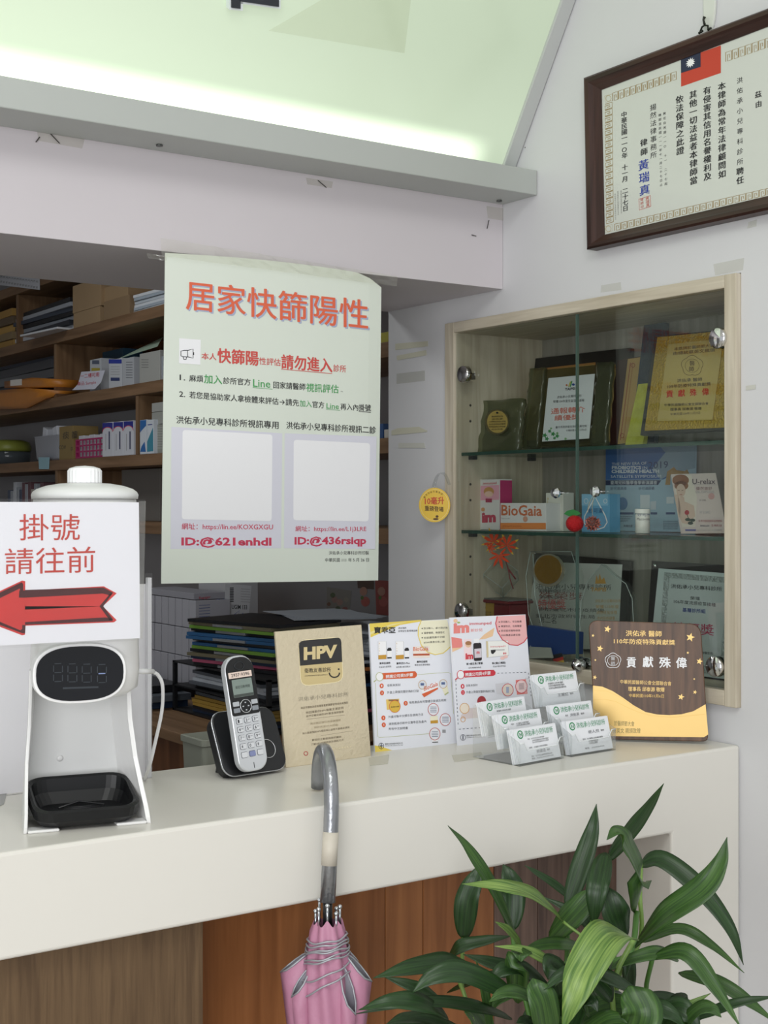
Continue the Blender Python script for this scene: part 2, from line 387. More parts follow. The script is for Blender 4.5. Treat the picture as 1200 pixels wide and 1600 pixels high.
for z in (1.6225, 1.452):
    s = obj('glass_shelf', MB().box((fx+.022, gi0+.001, z), (2.114, gi1-.001, z+.007), SHG), t)
    obj('front_edge', MB().box((fx+.0205, gi0+.001, z), (fx+.022, gi1-.001, z+.007), mat('2c4a40', .25)), s)
    for yy in (gi1-.008, gi0+.008):
        for xx in (1.90, 2.07): obj('shelf_pin', MB().box((xx, yy-.007, z-.008), (xx+.014, yy+.007, z-.0003), mat('3a3a3c', .4)), t)
for z in (1.70, 1.735, 1.56, 1.525, 1.40, 1.36, 1.3):
    obj('pin_hole', MB().lathe([(.0028, 0), (.0028, .0006)], rotm((1.906, gi1, z), 0, PI/2), mat('4a4640', .8), 10), t)
def hinge(px, py, r=.0185):
    c = onX(px, py, fx+.004)
    h = obj('hinge_cap', MB().lathe([(r, 0), (r, .010), (r*.93, .013), (.001, .0135)], rotm((fx+.0058, c.y, c.z), 0, 0, -PI/2), CHROME, 28), t, label='round chrome hinge cap')
    obj('hinge_arm', MB().box((fx+.012, c.y+(.0 if c.y > 2 else -.012), c.z-.010), (fx+.030, c.y+(.02 if c.y > 2 else .0), c.z+.004), mat('8a8478', .35, .8)), h)
for a in ((728, 585), (1126, 529), (724, 955), (1121, 1041)): hinge(*a)
for px, py in ((868, 770), (930, 768)):
    c = onX(px, py, fx-.010)
    obj('door_knob', MB().lathe([(.004, -.016), (.004, -.008), (.0105, -.004), (.0115, 0), (.0085, .006), (.001, .0075)], rotm((fx-.010, c.y, c.z), 0, 0, -PI/2), mat('e8ecec', .06, 1), 10, smooth=False), t, label='faceted glass knob')
c = onX(908, 1040, fx)
lk = obj('door_lock', MB().lathe([(.013, 0), (.013, .014), (.0075, .017), (.007, .02)], rotm((fx+.006, c.y+.006, c.z), 0, 0, -PI/2), CHROME, 20), t, label='chrome cylinder lock')
obj('lock_plate', MB().box((fx+.0125, c.y-.02, c.z-.014), (fx+.02, c.y+.024, c.z+.014), CHROME), lk)

# ---------------------------------------------------------------- framed certificate on the wall
t = thing('certificate_frame', 'dark brown framed certificate in Chinese with a small red flag, hung on the wall', 'picture frame', (XW, 1.6, 1.9))
DK = wood('432820', '2a1712', 'Y', 30, .35); DKZ = wood('432820', '2a1712', 'Z', 30, .35)
xf = XW-.026
o_ = fit([(912, 122), (1330, -36), (1330, 300), (917, 390)], (xf, 0, 0), (-1, 0, 0))
i_ = fit([(933, 139), (1310, -5), (1310, 277), (938, 366)], (xf, 0, 0), (-1, 0, 0))
for k in range(4):
    a, b_, c_, d_ = o_[k], o_[(k+1) % 4], i_[(k+1) % 4], i_[k]; mid1 = a*.42+d_*.58; mid2 = b_*.42+c_*.58
    m = MB(); mt = DK if k % 2 == 0 else DKZ; dn = V((1, 0, 0))
    # moulded bar: outer lip, raised cushion, inner slope
    pr = lambda A, D: [A+dn*.0255, A, A*.85+D*.15-dn*.004, A*.6+D*.4-dn*.003, A*.35+D*.65+dn*.003, D+dn*.010, D+dn*.0255]
    P, Q = pr(a, d_), pr(b_, c_); vs = P+Q; n_ = len(P)
    fs = [(i, (i+1) % n_, (i+1) % n_+n_, i+n_) for i in range(n_)]+[tuple(range(n_))[::-1], tuple(range(n_, 2*n_))]
    m.add(vs, fs, mt); obj('frame_bar', m, t)
pc = [p+V((.012, 0, 0)) for p in i_]
k = MB().slab([pc[3], pc[2], pc[1], pc[0]], (-1, 0, 0), .004, mat('cdd0c9', .3, coat=.2)); cert = obj('certificate_sheet', k, t, label='white sheet with gold key border and brush lettering')
S = Sheet((xf+.012, 0, 0), (-1, 0, 0))
RED = mat('c2402c', .6); NAVY = mat('222a44', .6); GOLD = mat('9a8458', .6); BLUE = mat('2b3f9c', .6)
def cx_(x): return 900+x/4
def cy_(y): return 60+y/4
P4 = lambda pts: [(cx_(x), cy_(y)) for x, y in pts]
S.poly(P4([(656, 132), (906, 44), (906, 216), (657, 302)]), RED, 1); S.poly(P4([(656, 132), (780, 88), (780, 178), (657, 217)]), NAVY, 2)
c0 = (cx_(717), cy_(152))
star = []
for i in range(24):
    r = (7.6 if i % 2 == 0 else 4.4); a = 2*PI*i/24; star.append((c0[0]+r*math.cos(a), c0[1]+r*math.sin(a)*1.05-r*math.cos(a)*.3))
S.poly(star, mat('f2f2f2', .6), 3)
def key(S, p, ux, uy, m):
    """one Greek-key unit, p origin, ux/uy its edge vectors in pixels"""
    q = [(0, 0), (0, 1), (.92, 1), (.92, 0), (.3, 0), (.3, .68), (.62, .68), (.62, .3)]
    S.line([(p[0]+ux[0]*a+uy[0]*b, p[1]+ux[1]*a+uy[1]*b) for a, b in q], 1.1, m, 1)
def keyrow(a, b, n, up):
    ux = ((b[0]-a[0])/n, (b[1]-a[1])/n)
    for i in range(n): key(S, (a[0]+ux[0]*i, a[1]+ux[1]*i), (ux[0]*.94, ux[1]*.94), up, GOLD)
keyrow((cx_(230), cy_(392)), (cx_(632), cy_(255)), 11, (0, -12.6))
keyrow((cx_(936), cy_(146)), (cx_(1640), cy_(-95)), 17, (0, -14.5))
keyrow((cx_(242), cy_(1202)), (cx_(1640), cy_(875)), 34, (0, -10.2))
keyrow((cx_(182), cy_(412)), (cx_(190), cy_(1165)), 19, (11, -3.4))
for y in (375, 1190): S.ring(cx_(203), cy_(y), 4.2, 4.6, 1, mat('b9ab8c', .6), 1, 10)
for y, q in ((375, -.3), (1190, -.23)): S.line(P4([(180, y-14), (226, y-28), (230, y+12), (184, y+26), (180, y-14)]), .6, mat('b9ab8c', .6), 1)
kk = -.3
S.col('茲由', cx_(1140), cy_(350), cx_(1142), cy_(410), 11, INK, off=.02, k=kk)
S.col('洪佑承小兒專科診所', cx_(1024), cy_(262), cx_(1026), cy_(770), 10, INK, k=kk); S.col('聘任', cx_(1026), cy_(830), cx_(1027), cy_(886), 12, INK, off=.03, k=kk)
S.col('本律師為常年法律顧問如', cx_(912), cy_(298), cx_(914), cy_(848), 12.5, INK, off=.025, k=kk)
S.col('有侵害其信用名譽權利及', cx_(820), cy_(325), cx_(823), cy_(862), 12.5, INK, off=.025, k=kk)
S.col('其他一切法益者本律師當', cx_(733), cy_(350), cx_(736), cy_(888), 12.5, INK, off=.025, k=kk)
S.col('依法保障之此證', cx_(648), cy_(380), cx_(652), cy_(702), 12.5, INK, off=.025, k=kk)
S.col('揚然法律事務所', cx_(483), cy_(430), cx_(486), cy_(728), 10.5, INK, k=kk)
S.col('律師', cx_(425), cy_(650), cx_(426), cy_(708), 11.5, INK, off=.03, k=kk)
S.col('黃瑞真', cx_(423), cy_(790), cx_(430), cy_(946), 17, BLUE, off=.02, k=kk)
S.col('中華民國一一○年 十一月 二十七日', cx_(301), cy_(475), cx_(310), cy_(1062), 9.5, INK, off=.02, k=kk)
S.col('聘任自民國一一○ 十一 二十七起', cx_(553), cy_(470), cx_(563), cy_(908), 4.6, INK, k=kk)
S.col('聘期至民國一一一年十一月二十七日止', cx_(525), cy_(480), cx_(533), cy_(915), 4.6, INK, k=kk)
for i, s_x in enumerate(((245, 975, 1130), (262, 960, 1100), (282, 955, 1090))): S.col('電話傳真地址律師事務所台北市', cx_(s_x[0]), cy_(s_x[1]), cx_(s_x[0]+3), cy_(s_x[2]), 2.4, mat('8a8a88', .6), k=kk)
SEAL = mat('c4584a', .6)
S.line(P4([(394, 1005), (466, 982), (468, 1050), (397, 1073), (394, 1005)]), .8, SEAL, 2)
S.col('律師印', cx_(412), cy_(1008), cx_(414), cy_(1052), 5.2, SEAL, k=kk); S.col('黃瑞真', cx_(446), cy_(998), cx_(450), cy_(1042), 6, SEAL, k=kk)
S.done(cert)
# hanging hook on top of the frame
h = MB(); hp = lambda x, y, dx=0: onX(x, y, XW-.012-dx)
h.tube([hp(1101, 26), hp(1099, 31), hp(1101, 38)], [.003, .0018, .0022], mat('2a2c26', .4, .6), 8)
h.tube([hp(1093, 52), hp(1097, 42), hp(1101, 39.5), hp(1106, 40), hp(1107, 48)], .0017, mat('2a2c26', .4, .6), 8)
h.tube([hp(1092, 52), hp(1098, 48)], .0022, mat('2a2c26', .4, .6), 8); h.tube([hp(1106, 46), hp(1111, 44)], .0022, mat('2a2c26', .4, .6), 8)
obj('hanging_ring', h, t, label='small dark metal ring above the frame')
# adhesive hook on the wall above the frame
hk = MB(); a = onX(1109, -8, XW-.004)
hk.slab([V((XW-.006, a.y+.014*math.cos(q)*1.0, a.z+.055*math.sin(q)-.012)) for q in [2*PI*i/20 for i in range(20)]][::1], (-1, 0, 0), .005, mat('d5d8d0', .3))
tag(obj('adhesive_hook', hk, None, bevel=.001), 'pale plastic adhesive wall hook behind the ring of the brown frame', 'hook')
# ================================================================== POSTER
PG = mat('dde4d9', .45, noise=.015, nscale=3)
t = thing('poster', 'large pale green paper poster in Chinese hanging from the soffit over the counter', 'poster', (1.3, 2.262, 1.37))
YP = 2.262; PN = (0, -1, 0)
pp = [onY(x, y, YP) for x, y in ((258, 395), (597, 440), (592, 907), (252, 912))]
# sheet as a curved grid: the top right corner is rounded and the sides curl slightly
nx, nz = 16, 20; vs = []; fs = []
for j in range(nz+1):
    for i in range(nx+1):
        u, q = i/nx, j/nz
        top = pp[0].lerp(pp[1], u); bot = pp[3].lerp(pp[2], u)
        top.z += .006*math.sin(PI*min(1, u/.95))-(.022*max(0, (u-.85)/.15)**2 if u > .85 else 0)+(.012*u if u < .92 else .011)
        p = top.lerp(bot, q)
        p.y = YP+.0025*max(0, (u-.9)/.1)**2
        vs.append(p)
k = MB(); th = .0012; back = [v+V((0, th, 0)) for v in vs]; n0 = len(vs)
for j in range(nz):
    for i in range(nx):
        a = j*(nx+1)+i; fs.append((a, a+nx+1, a+nx+2, a+1)); fs.append((n0+a, n0+a+1, n0+a+nx+2, n0+a+nx+1))
ring = [i for i in range(nx+1)]+[(j+1)*(nx+1)-1 for j in range(1, nz+1)]+[nz*(nx+1)+i for i in range(nx-1, -1, -1)]+[j*(nx+1) for j in range(nz-1, 0, -1)]
for i in range(len(ring)): a, b_ = ring[i], ring[(i+1) % len(ring)]; fs.append((a, b_, n0+b_, n0+a))
k.add(vs+back, fs, PG, False); obj('paper_sheet', k, t)
S = Sheet((0, YP, 0), PN); q = lambda x, y: (240+x/2.963, 380+y/2.963)
def T(s, x0, y0, x1, y1, h, m, **kw): a = q(x0, y0); b_ = q(x1, y1); S.text(s, a[0], a[1], b_[0], b_[1], h/2.963, m, **kw)
ORA = mat('e0694a', .5); LAV = mat('a9b2cc', .5); PR = mat('d0524c', .5); GR = mat('4fa05e', .5); PINK = mat('c83a58', .5); BLK = mat('242426', .5); LIL = mat('d9d9e4', .5); WHT = mat('f1f1f4', .5)
T('居家快篩陽性', 157, 247, 998, 341, 138, LAV, layer=2, off=.012, res=3); T('居家快篩陽性', 150, 240, 991, 334, 138, ORA, layer=3, off=.012, res=3)
# icon card with a megaphone
a, b_, c_, d_ = q(118, 440), q(218, 447), q(216, 563), q(117, 556); S.poly([a, b_, c_, d_], WHT, 2)
mg = [(126, 500), (140, 496), (160, 496), (182, 490), (182, 532), (160, 527), (140, 526), (126, 522), (126, 500)]
S.line([q(*p) for p in mg], 1.2, BLK, 3); S.line([q(156, 497), q(158, 527)], 1, BLK, 3); S.line([q(136, 527), q(139, 538), q(150, 538), q(152, 528)], 1.2, BLK, 3); S.line([q(185, 505), q(185, 518)], 1.2, BLK, 3)
T('本人', 222, 522, 290, 527, 32, PR, off=.015); T('快篩陽', 296, 520, 485, 535, 68, PR, off=.03); T('性評估', 489, 545, 588, 553, 34, PR, off=.01)
T('請勿進入', 592, 548, 826, 568, 66, PR, off=.03); T('診所', 832, 578, 890, 583, 34, PR, off=.01)
S.line([q(590, 583), q(826, 604)], .9, PR, 3)
T('1.', 120, 621, 146, 623, 26, BLK, off=.01); T('麻煩', 165, 625, 229, 629, 32, BLK, off=.01); T('加入', 234, 628, 316, 634, 42, GR, off=.02); T('診所官方', 322, 636, 448, 644, 32, BLK, off=.01)
T('Line', 460, 647, 540, 652, 36, GR, off=.01); T('回家請醫師', 554, 656, 702, 666, 32, BLK, off=.01); T('視訊評估', 706, 668, 856, 676, 40, GR, off=.015); T('。', 866, 682, 876, 684, 12, BLK)
S.line([q(458, 668), q(550, 676)], .7, GR, 3)
T('2.', 118, 698, 146, 700, 26, BLK, off=.01); T('若您是協助家人拿檢體來評估→請先', 165, 702, 672, 740, 32, BLK, off=.01); T('加入', 676, 741, 731, 745, 32, GR, off=.01); T('官方', 735, 746, 789, 750, 31, BLK, off=.01)
T('Line', 800, 753, 857, 756, 26, GR, off=.01); T('再入內掛號', 865, 757, 1005, 763, 31, BLK, off=.01)
S.line([q(798, 769), q(862, 774)], .6, GR, 3); S.line([q(949, 779), q(1005, 783)], .8, BLK, 3)
# lilac panels with the two white code cards (codes left blank)
S.poly([q(82, 850), q(596, 880), q(590, 1412), q(78, 1416)], LIL, 1); S.poly([q(607, 880), q(1032, 895), q(1026, 1416), q(603, 1412)], LIL, 1)
def rr(c, r=8):
    pts = []
    for i in range(4):
        p = V((*c[i], 0)); a = V((*c[i-1], 0)); b2 = V((*c[(i+1) % 4], 0))
        da = (a-p).normalized()*r; db = (b2-p).normalized()*r
        for j in range(5):
            w_ = j/4; x = p+da*(1-w_)**2+db*w_**2; pts.append((x.x, x.y))
    return pts
S.poly(rr([q(134, 864), q(550, 886), q(546, 1286), q(130, 1278)], 5), WHT, 2); S.poly(rr([q(648, 910), q(1002, 926), q(995, 1288), q(646, 1282)], 5), WHT, 2)
T('洪佑承小兒專科診所視訊專用', 105, 817, 578, 843, 36, BLK, off=.012); T('洪佑承小兒專科診所視訊二診', 614, 843, 1029, 866, 34, BLK, off=.012)
T('網址：https://lin.ee/KOXGXGU', 130, 1311, 552, 1313, 30, PINK, off=.01); T('網址：https://lin.ee/L1j3LRE', 656, 1322, 984, 1322, 26, PINK, off=.01)
T('ID:@621enhdl', 128, 1385, 545, 1386, 50, PINK, off=.035); T('ID:@436rsiqp', 652, 1382, 984, 1380, 48, PINK, off=.035)
T('洪佑承小兒專科診所印製', 811, 1434, 996, 1434, 18, BLK); T('中華民國 111 年 5 月 26 日', 794, 1467, 996, 1466, 18, BLK)
S.done(t)
# crumpled clear tape that holds the poster
def crumple(name, px, Y, n, label, amp=.003, nx=14, ny=3, cat='tape', m=TAPE, grp=None):
    """strip of clear tape: px corners TL,TR,BR,BL on plane with normal n through Y"""
    c = [onP(x, y, Y, n) for x, y in px]; nn_ = V(n); f = []; g = []
    for j in range(ny+1):
        for i in range(nx+1):
            p = c[0].lerp(c[1], i/nx).lerp(c[3].lerp(c[2], i/nx), j/ny); f.append(p+nn_*(.0012+random.random()*amp))
    b2 = [p-nn_*.0004 for p in f]; k0 = len(f); fs = []
    for j in range(ny):
        for i in range(nx):
            a = j*(nx+1)+i; fs += [(a, a+nx+1, a+nx+2, a+1), (k0+a, k0+a+1, k0+a+nx+2, k0+a+nx+1)]
    k = MB(); k.add(f+b2, fs, m); return tag(obj(name, k, None), label, cat, grp)
crumple('clear_tape', [(250, 372), (620, 432), (618, 448), (252, 400)], (0, 2.2575, 0), PN, 'crumpled clear packing tape along the top edge of the green poster', .005, 34, 4)
crumple('clear_tape', [(228, 396), (258, 400), (258, 408), (230, 404)], (0, 2.2655, 0), PN, 'short crumpled end of clear tape left of the green poster top', .005, 6, 3)

# ================================================================== SIGN ON THE DISPENSER
YS = 1.662
t = thing('direction_sign', 'white paper sign in a plastic sleeve with red Chinese text and a red arrow', 'sign', (.6, YS, 1.33))
SN_ = (0, -1, 0)
k = MB(); card([(-60, 784), (217, 785), (219, 997), (-60, 1012)], (0, YS, 0), SN_, .0012, mat('eeeef4', .5), k); obj('paper_sheet', k, t)
k = MB(); card([(-60, 779), (227, 781), (222, 1000), (-60, 1017)], (0, YS-.0022, 0), SN_, .0004, glass('fdfdfd', rough=.06, fres=1.4), k)
k.slab([onY(218, 783, YS-.002), onY(228, 783, YS-.001), onY(225, 900, YS+.004), onY(223, 998, YS), onY(219, 998, YS-.002)][::-1], (0, -1, 0), .0006, TAPE); obj('plastic_sleeve', k, t)
S = Sheet((0, YS, 0), SN_); SR = mat('c4473c', .5); q = lambda x, y: (x*.375, 720+y*.375)
def T(s, x0, y0, x1, y1, h, m, **kw): a = q(x0, y0); b_ = q(x1, y1); S.text(s, a[0], a[1], b_[0], b_[1], h*.375, m, **kw)
T('掛號', 80, 278, 332, 278, 112, SR, off=.004, res=3); T('請往前', 20, 421, 396, 412, 110, SR, off=.004, res=3)
out = [(-170, 625), (92, 500), (104, 503), (103, 540), (432, 524), (485, 550), (434, 606), (485, 664), (478, 672), (110, 685), (108, 722), (92, 724)]
DR = mat('4a1c1e', .5); RD = mat('cf3b38', .5, noise=.12, nscale=30)
S.poly([q(*p) for p in [(-175, 625), (92, 499), (105, 502), (104, 724), (92, 727)]], RD, 1); S.poly([q(*p) for p in [(104, 540), (432, 523), (486, 552), (428, 606), (104, 620)]], RD, 1); S.poly([q(*p) for p in [(104, 606), (428, 606), (486, 664), (474, 673), (104, 687)]], RD, 1)
S.poly([q(*p) for p in [(104, 538), (430, 528), (470, 549), (462, 562), (428, 553), (104, 570)]], DR, 2); S.poly([q(*p) for p in [(470, 549), (430, 606), (414, 606), (456, 556)]], DR, 2)
S.poly([q(*p) for p in [(430, 606), (470, 660), (456, 664), (414, 606)]], DR, 2); S.poly([q(*p) for p in [(104, 672), (440, 652), (470, 660), (468, 668), (104, 683)]], DR, 2)
S.poly([q(*p) for p in [(-160, 625), (90, 506), (96, 514), (96, 540), (84, 540), (82, 532), (-110, 625)]], DR, 2); S.poly([q(*p) for p in [(80, 540), (104, 540), (104, 570), (78, 570)]], DR, 2)
S.poly([q(*p) for p in [(-160, 625), (-110, 625), (84, 706), (92, 700), (92, 684), (106, 684), (104, 718), (92, 718)]], DR, 2)
S.done(t)

# ================================================================== SANITISER DISPENSER
DW = mat('e9e9e8', .3, spec=.5); DW2 = mat('dcdddc', .4)
dx0, dx1 = onZ(52, 1302, ZC).x, onZ(240, 1278, ZC).x; xm = (dx0+dx1)/2
t = thing('soap_dispenser', 'white automatic hand sanitiser dispenser with oval black display and black drip tray', 'dispenser', (xm, 1.76, ZC))
# foot and back shell: side profile swept as a thin C-shaped shell
def loftrings(k, rings, m, cap=True, smooth=True):
    n = len(rings[0]); vs = [p for r in rings for p in r]; fs = []
    for i in range(len(rings)-1):
        for j in range(n): fs.append((i*n+j, i*n+(j+1) % n, (i+1)*n+(j+1) % n, (i+1)*n+j))
    if cap: fs += [tuple(reversed(range(n))), tuple(range((len(rings)-1)*n, len(rings)*n))]
    return k.add(vs, fs, m, smooth)
k = MB()
hw = (dx1-dx0)/2
# side cheeks: tapered from the foot to the head, drawn inwards towards the back
for sx in (-1, 1):
    k = MB(); rows = []
    for z, yf, yb in ((ZC, 1.692, 1.79), (ZC+.008, 1.692, 1.79), (ZC+.022, 1.698, 1.792), (ZC+.045, 1.714, 1.795), (ZC+.08, 1.735, 1.80), (ZC+.13, 1.745, 1.805), (1.30, 1.75, 1.81)):
        xo = hw-min(z-ZC, .16)*.10; row = []
        for u in (0, .15, .4, .7, 1): row.append(V((xm+sx*(xo-.012*u**1.3), yf+(yb-yf)*u, z)))
        rows.append(row)
    vs = [p for r in rows for p in r]; n0 = len(vs); vs += [p+V((-sx*.0045, .0005, 0)) for p in vs]; fs = []; W_ = 5
    for j in range(len(rows)-1):
        for i in range(W_-1):
            a = j*W_+i; f = (a, a+1, a+W_+1, a+W_); fs.append(f if sx < 0 else f[::-1]); g = tuple(n0+q_ for q_ in f); fs.append(g[::-1] if sx < 0 else g)
    loop = list(range(W_))+[(j+1)*W_-1 for j in range(1, len(rows))]+[(len(rows)-1)*W_+i for i in range(W_-2, -1, -1)]+[j*W_ for j in range(len(rows)-2, 0, -1)]
    for i in range(len(loop)): a, b_ = loop[i], loop[(i+1) % len(loop)]; fs.append((a, n0+a, n0+b_, b_))
    k.add(vs, fs, DW); obj('side_cheek', k, t, bevel=.001)
k = MB(); zs = [ZC+.001, 1.30]
k.slab([V((xm-hw+.013, 1.792, ZC)), V((xm+hw-.013, 1.792, ZC)), V((xm+hw-.029, 1.812, 1.30)), V((xm-hw+.029, 1.812, 1.30))], (0, -1, .05), .015, DW2)
obj('back_shell', k, t, bevel=.002)
for px, py in ((85, 1186), (189, 1175)):
    c = onY(px, py, 1.800); obj('rivet_cover', MB().lathe([(.0045, -.003), (.0045, .0008), (.001, .0012)], rotm(c+V((0, -.001, 0)), 0, PI/2), DW, 14), t)
for sx in (-1, 1): obj('foot_pad', MB().box((xm+sx*(hw-.005), 1.689, ZC), (xm+sx*(hw-.045), 1.712, ZC+.004), DW), t, bevel=.002)
# drip tray: open rounded tub whose rim rises to the back
def rrect_pts(cx, cy, hx_, hy_, r, n=5):
    out = []
    for sx, sy, a in ((1, -1, -PI/2), (1, 1, 0), (-1, 1, PI/2), (-1, -1, PI)):
        for i in range(n+1):
            q_ = a+PI/2*i/n; out.append((cx+sx*(hx_-r)+r*math.cos(q_), cy+sy*(hy_-r)+r*math.sin(q_)))
    return out
ty0, ty1 = 1.680, 1.785; tyc = (ty0+ty1)/2; k = MB(); rings = []
for inset, z, sl_ in ((.010, ZC+.005, 0), (.002, ZC+.012, .15), (0, ZC+.024, .28), (.003, ZC+.026, .28), (.006, ZC+.024, .28), (.008, ZC+.015, .2), (.014, ZC+.010, .1)):
    rings.append([V((x, y, z+(y-ty0)*sl_)) for x, y in rrect_pts(xm, tyc, hw-.013-inset, .050-inset, .022)])
loftrings(k, rings, mat('101113', .38, spec=.4), smooth=False); tr_ = obj('drip_tray', k, t, bevel=0, label='glossy black tray')
k = MB()
for i, (w0, y) in enumerate(((.030, .0), (.024, .006), (.018, .012))):
    z = ZC+.0135+(1.725+y-ty0)*.1
    k.tube([V((xm-w0, 1.725+y, z)), V((xm+w0, 1.725+y, z))], .0012, mat('1e1f22', .4), 6)
z = ZC+.0135+.05*.1
k.tube([V((xm-.03, 1.738, z+.001)), V((xm, 1.762, z+.003)), V((xm+.03, 1.738, z+.001))], .0014, mat('1e1f22', .4), 6)
obj('arrow_relief', k, tr_)
# head: rounded body lofted upwards, fat collar at the bottom
k = MB(); rings = []
for z, hx_, y0_, y1_, r in ((1.262, .030, 1.735, 1.79, .02), (1.264, .050, 1.715, 1.81, .03), (1.275, .066, 1.697, 1.825, .045), (1.30, .069, 1.690, 1.83, .055), (1.33, .068, 1.690, 1.83, .055), (1.40, .068, 1.69, 1.83, .055), (1.47, .067, 1.69, 1.83, .055), (1.512, .067, 1.69, 1.83, .055), (1.524, .065, 1.693, 1.828, .055)):
    rings.append([V((x, y, z)) for x, y in rrect_pts(xm+.008, (y0_+y1_)/2, hx_, (y1_-y0_)/2, r, 7)])
loftrings(k, rings, DW); obj('head_body', k, t, label='white rounded head')
k = MB(); rings = []
for z, s_ in ((1.5245, 1.02), (1.530, 1.03), (1.534, 1.0), (1.538, .92), (1.542, .75), (1.545, .5), (1.546, .2)):
    rings.append([V((x, y, z)) for x, y in rrect_pts(xm+.008, 1.76, .066*s_, .069*s_, .055*s_, 7)])
loftrings(k, rings, DW2); lid = obj('tank_lid', k, t)
k = MB(); vs = []; n = 48
prof = [(.022, 1.546), (.022, 1.562), (.020, 1.5655), (.012, 1.568), (.001, 1.569)]
fs = []
for r, z in prof:
    for i in range(n):
        a = 2*PI*i/n; rr_ = r*(1+(.03 if i % 2 and r > .0215 else 0)); vs.append(V((xm+.008+rr_*math.cos(a), 1.76+rr_*math.sin(a), z)))
for j in range(len(prof)-1):
    for i in range(n): fs.append((j*n+i, j*n+(i+1) % n, (j+1)*n+(i+1) % n, (j+1)*n+i))
fs.append(tuple(range((len(prof)-1)*n, len(prof)*n)))
k.add(vs, fs, mat('f0f1f2', .3)); obj('screw_cap', k, lid, label='ribbed white cap')
# display
dc = onY(137, 1052, 1.684)+V((.007, 0, 0)); k = MB()
def superell(cx, cz, rx, rz, n=40, e=2.6):
    return [(cx+rx*math.copysign(abs(math.cos(a))**(2/e), math.cos(a)), cz+rz*math.copysign(abs(math.sin(a))**(2/e), math.sin(a))) for a in [2*PI*i/n for i in range(n)]]
k.slab([V((x, 1.684, z)) for x, z in superell(dc.x, dc.z, .0595, .0385)], (0, -1, 0), .02, mat('f2f2f2', .3)); dsp = obj('display_bezel', k, t, bevel=.002, label='white oval rim')
k = MB(); k.slab([V((x, 1.6828, z)) for x, z in superell(dc.x, dc.z, .0555, .0348)], (0, -1, 0), .001, mat('0b0d12', .08)); obj('display_glass', k, dsp, label='glossy black oval screen')
S = Sheet((0, 1.6826, 0), (0, -1, 0)); SEG = mat('2c3238', .4)
for i, cx in enumerate((113, 134, 155, 177)):
    for yy in (1038, 1052, 1066): S.line([(cx-5, yy-1), (cx+5, yy-1.6)], 1.5, SEG, 1)
    for xx in (-6.5, 6.5):
        for y0 in (1040, 1054): S.line([(cx+xx, y0), (cx+xx, y0+10)], 1.5, SEG, 1)
S.line([(172, 1051), (182, 1050.4)], 1.6, mat('7f8fb8', .4), 2); S.line([(120, 1075), (172, 1072)], 3, SEG, 1)
S.done(dsp, 'unlit_digits')
t.rotation_euler.z = -math.radians(12); t.matrix_basis = Matrix.Translation((xm, 1.76, ZC)) @ Matrix.Rotation(-math.radians(12), 4, 'Z')
# white USB cable
k = MB(); rx_ = dc.x
pl0 = onY(212, 1049, 1.765); pl1 = onY(237, 1049, 1.79)
k.tube([pl0, pl0.lerp(pl1, .5), pl1], [.006, .0065, .006], WHITEP, 10, flat=.6)
cb = thing('charging_cable', 'white charging cable curving from the right side of the sanitiser dispenser to the counter', 'cable', pl1)
obj('plug', k, cb)
def bez(pts, n=12):
    """Catmull-Rom through pts"""
    P = [V(p) for p in pts]; P = [P[0]*2-P[1]]+P+[P[-1]*2-P[-2]]; out = []
    for i in range(1, len(P)-2):
        for j in range(n):
            u = j/n; a, b2, c2, d2 = P[i-1:i+3]
            out.append(.5*((2*b2)+(c2-a)*u+(2*a-5*b2+4*c2-d2)*u*u+(3*b2-a-3*c2+d2)*u**3))
    return out+[P[-2]]
k = MB(); k.tube(bez([pl1, onY(247, 1055, 1.80), onY(254, 1072, 1.81), onY(253, 1110, 1.84), onY(243, 1158, 1.87), onY(234, 1195, 1.89), onZ(226, 1218, ZC+.003)]), .0026, WHITEP, 8); obj('cord', k, cb)

# ================================================================== WHITE SCREEN BOARD behind the dispenser
t = thing('counter_screen', 'white board in a clear acrylic holder standing behind the sanitiser dispenser', 'board', (.6, 1.97, ZC))
k = MB(); card([(-90, 905), (227, 908), (222, 1207), (-90, 1246)], (0, 1.965, 0), (0, -1, 0), .006, mat('efeef2', .5), k)
a, b_ = onY(-90, 900, 1.965), onY(228, 905, 1.965); k = MB().box((a.x, 1.962, ZC), (b_.x, 1.970, 1.395), mat('efeef2', .5)); obj('white_board', k, t)
a2 = onY(236, 900, 1.955); k = MB().box((a.x, 1.950, ZC), (a2.x, 1.953, 1.412), glass('fcfcfc', refl=.1, fres=1.35)).box((a2.x-.006, 1.9532, ZC), (a2.x, 1.961, 1.405), mat('e8e8ec', .3)); obj('acrylic_front', k, t)

# ================================================================== CORDLESS PHONE
ph0 = onZ(404, 1214, ZC); M0 = rotm(ph0, math.radians(5)) @ Matrix.Translation((0, 0, .003)) @ Matrix.Scale(1.08, 4); lean = math.radians(26)
t = thing('cordless_phone', 'black and silver cordless phone standing in its black charging base', 'telephone', ph0)
MBs = M0 @ Matrix.Rotation(-lean, 4, 'X')      # local x right, z up along the plate, -y towards the viewer
def rp(hx_, z0, z1, r, n=6, cx=0):
    zc = (z0+z1)/2; return [(x+cx, z) for x, z in rrect_pts(0, zc, hx_, (z1-z0)/2, r, n)]
def plate(k, M, pts, y, th_, m): k.slab([M @ V((x, y, z)) for x, z in pts], (M.to_3x3() @ V((0, -1, 0))), th_, m)
bw = .0535; k = MB(); plate(k, MBs, rp(bw, .004, .098, .018), -.0, .004, BLACKP); base = obj('charging_base', k, t, bevel=.0012)
k = MB(); plate(k, MBs, rp(bw+.0012, .003, .099, .019), .002, .003, mat('c9ccd0', .25, .9)); obj('silver_rim', k, base, bevel=.0008, label='thin silver rim')
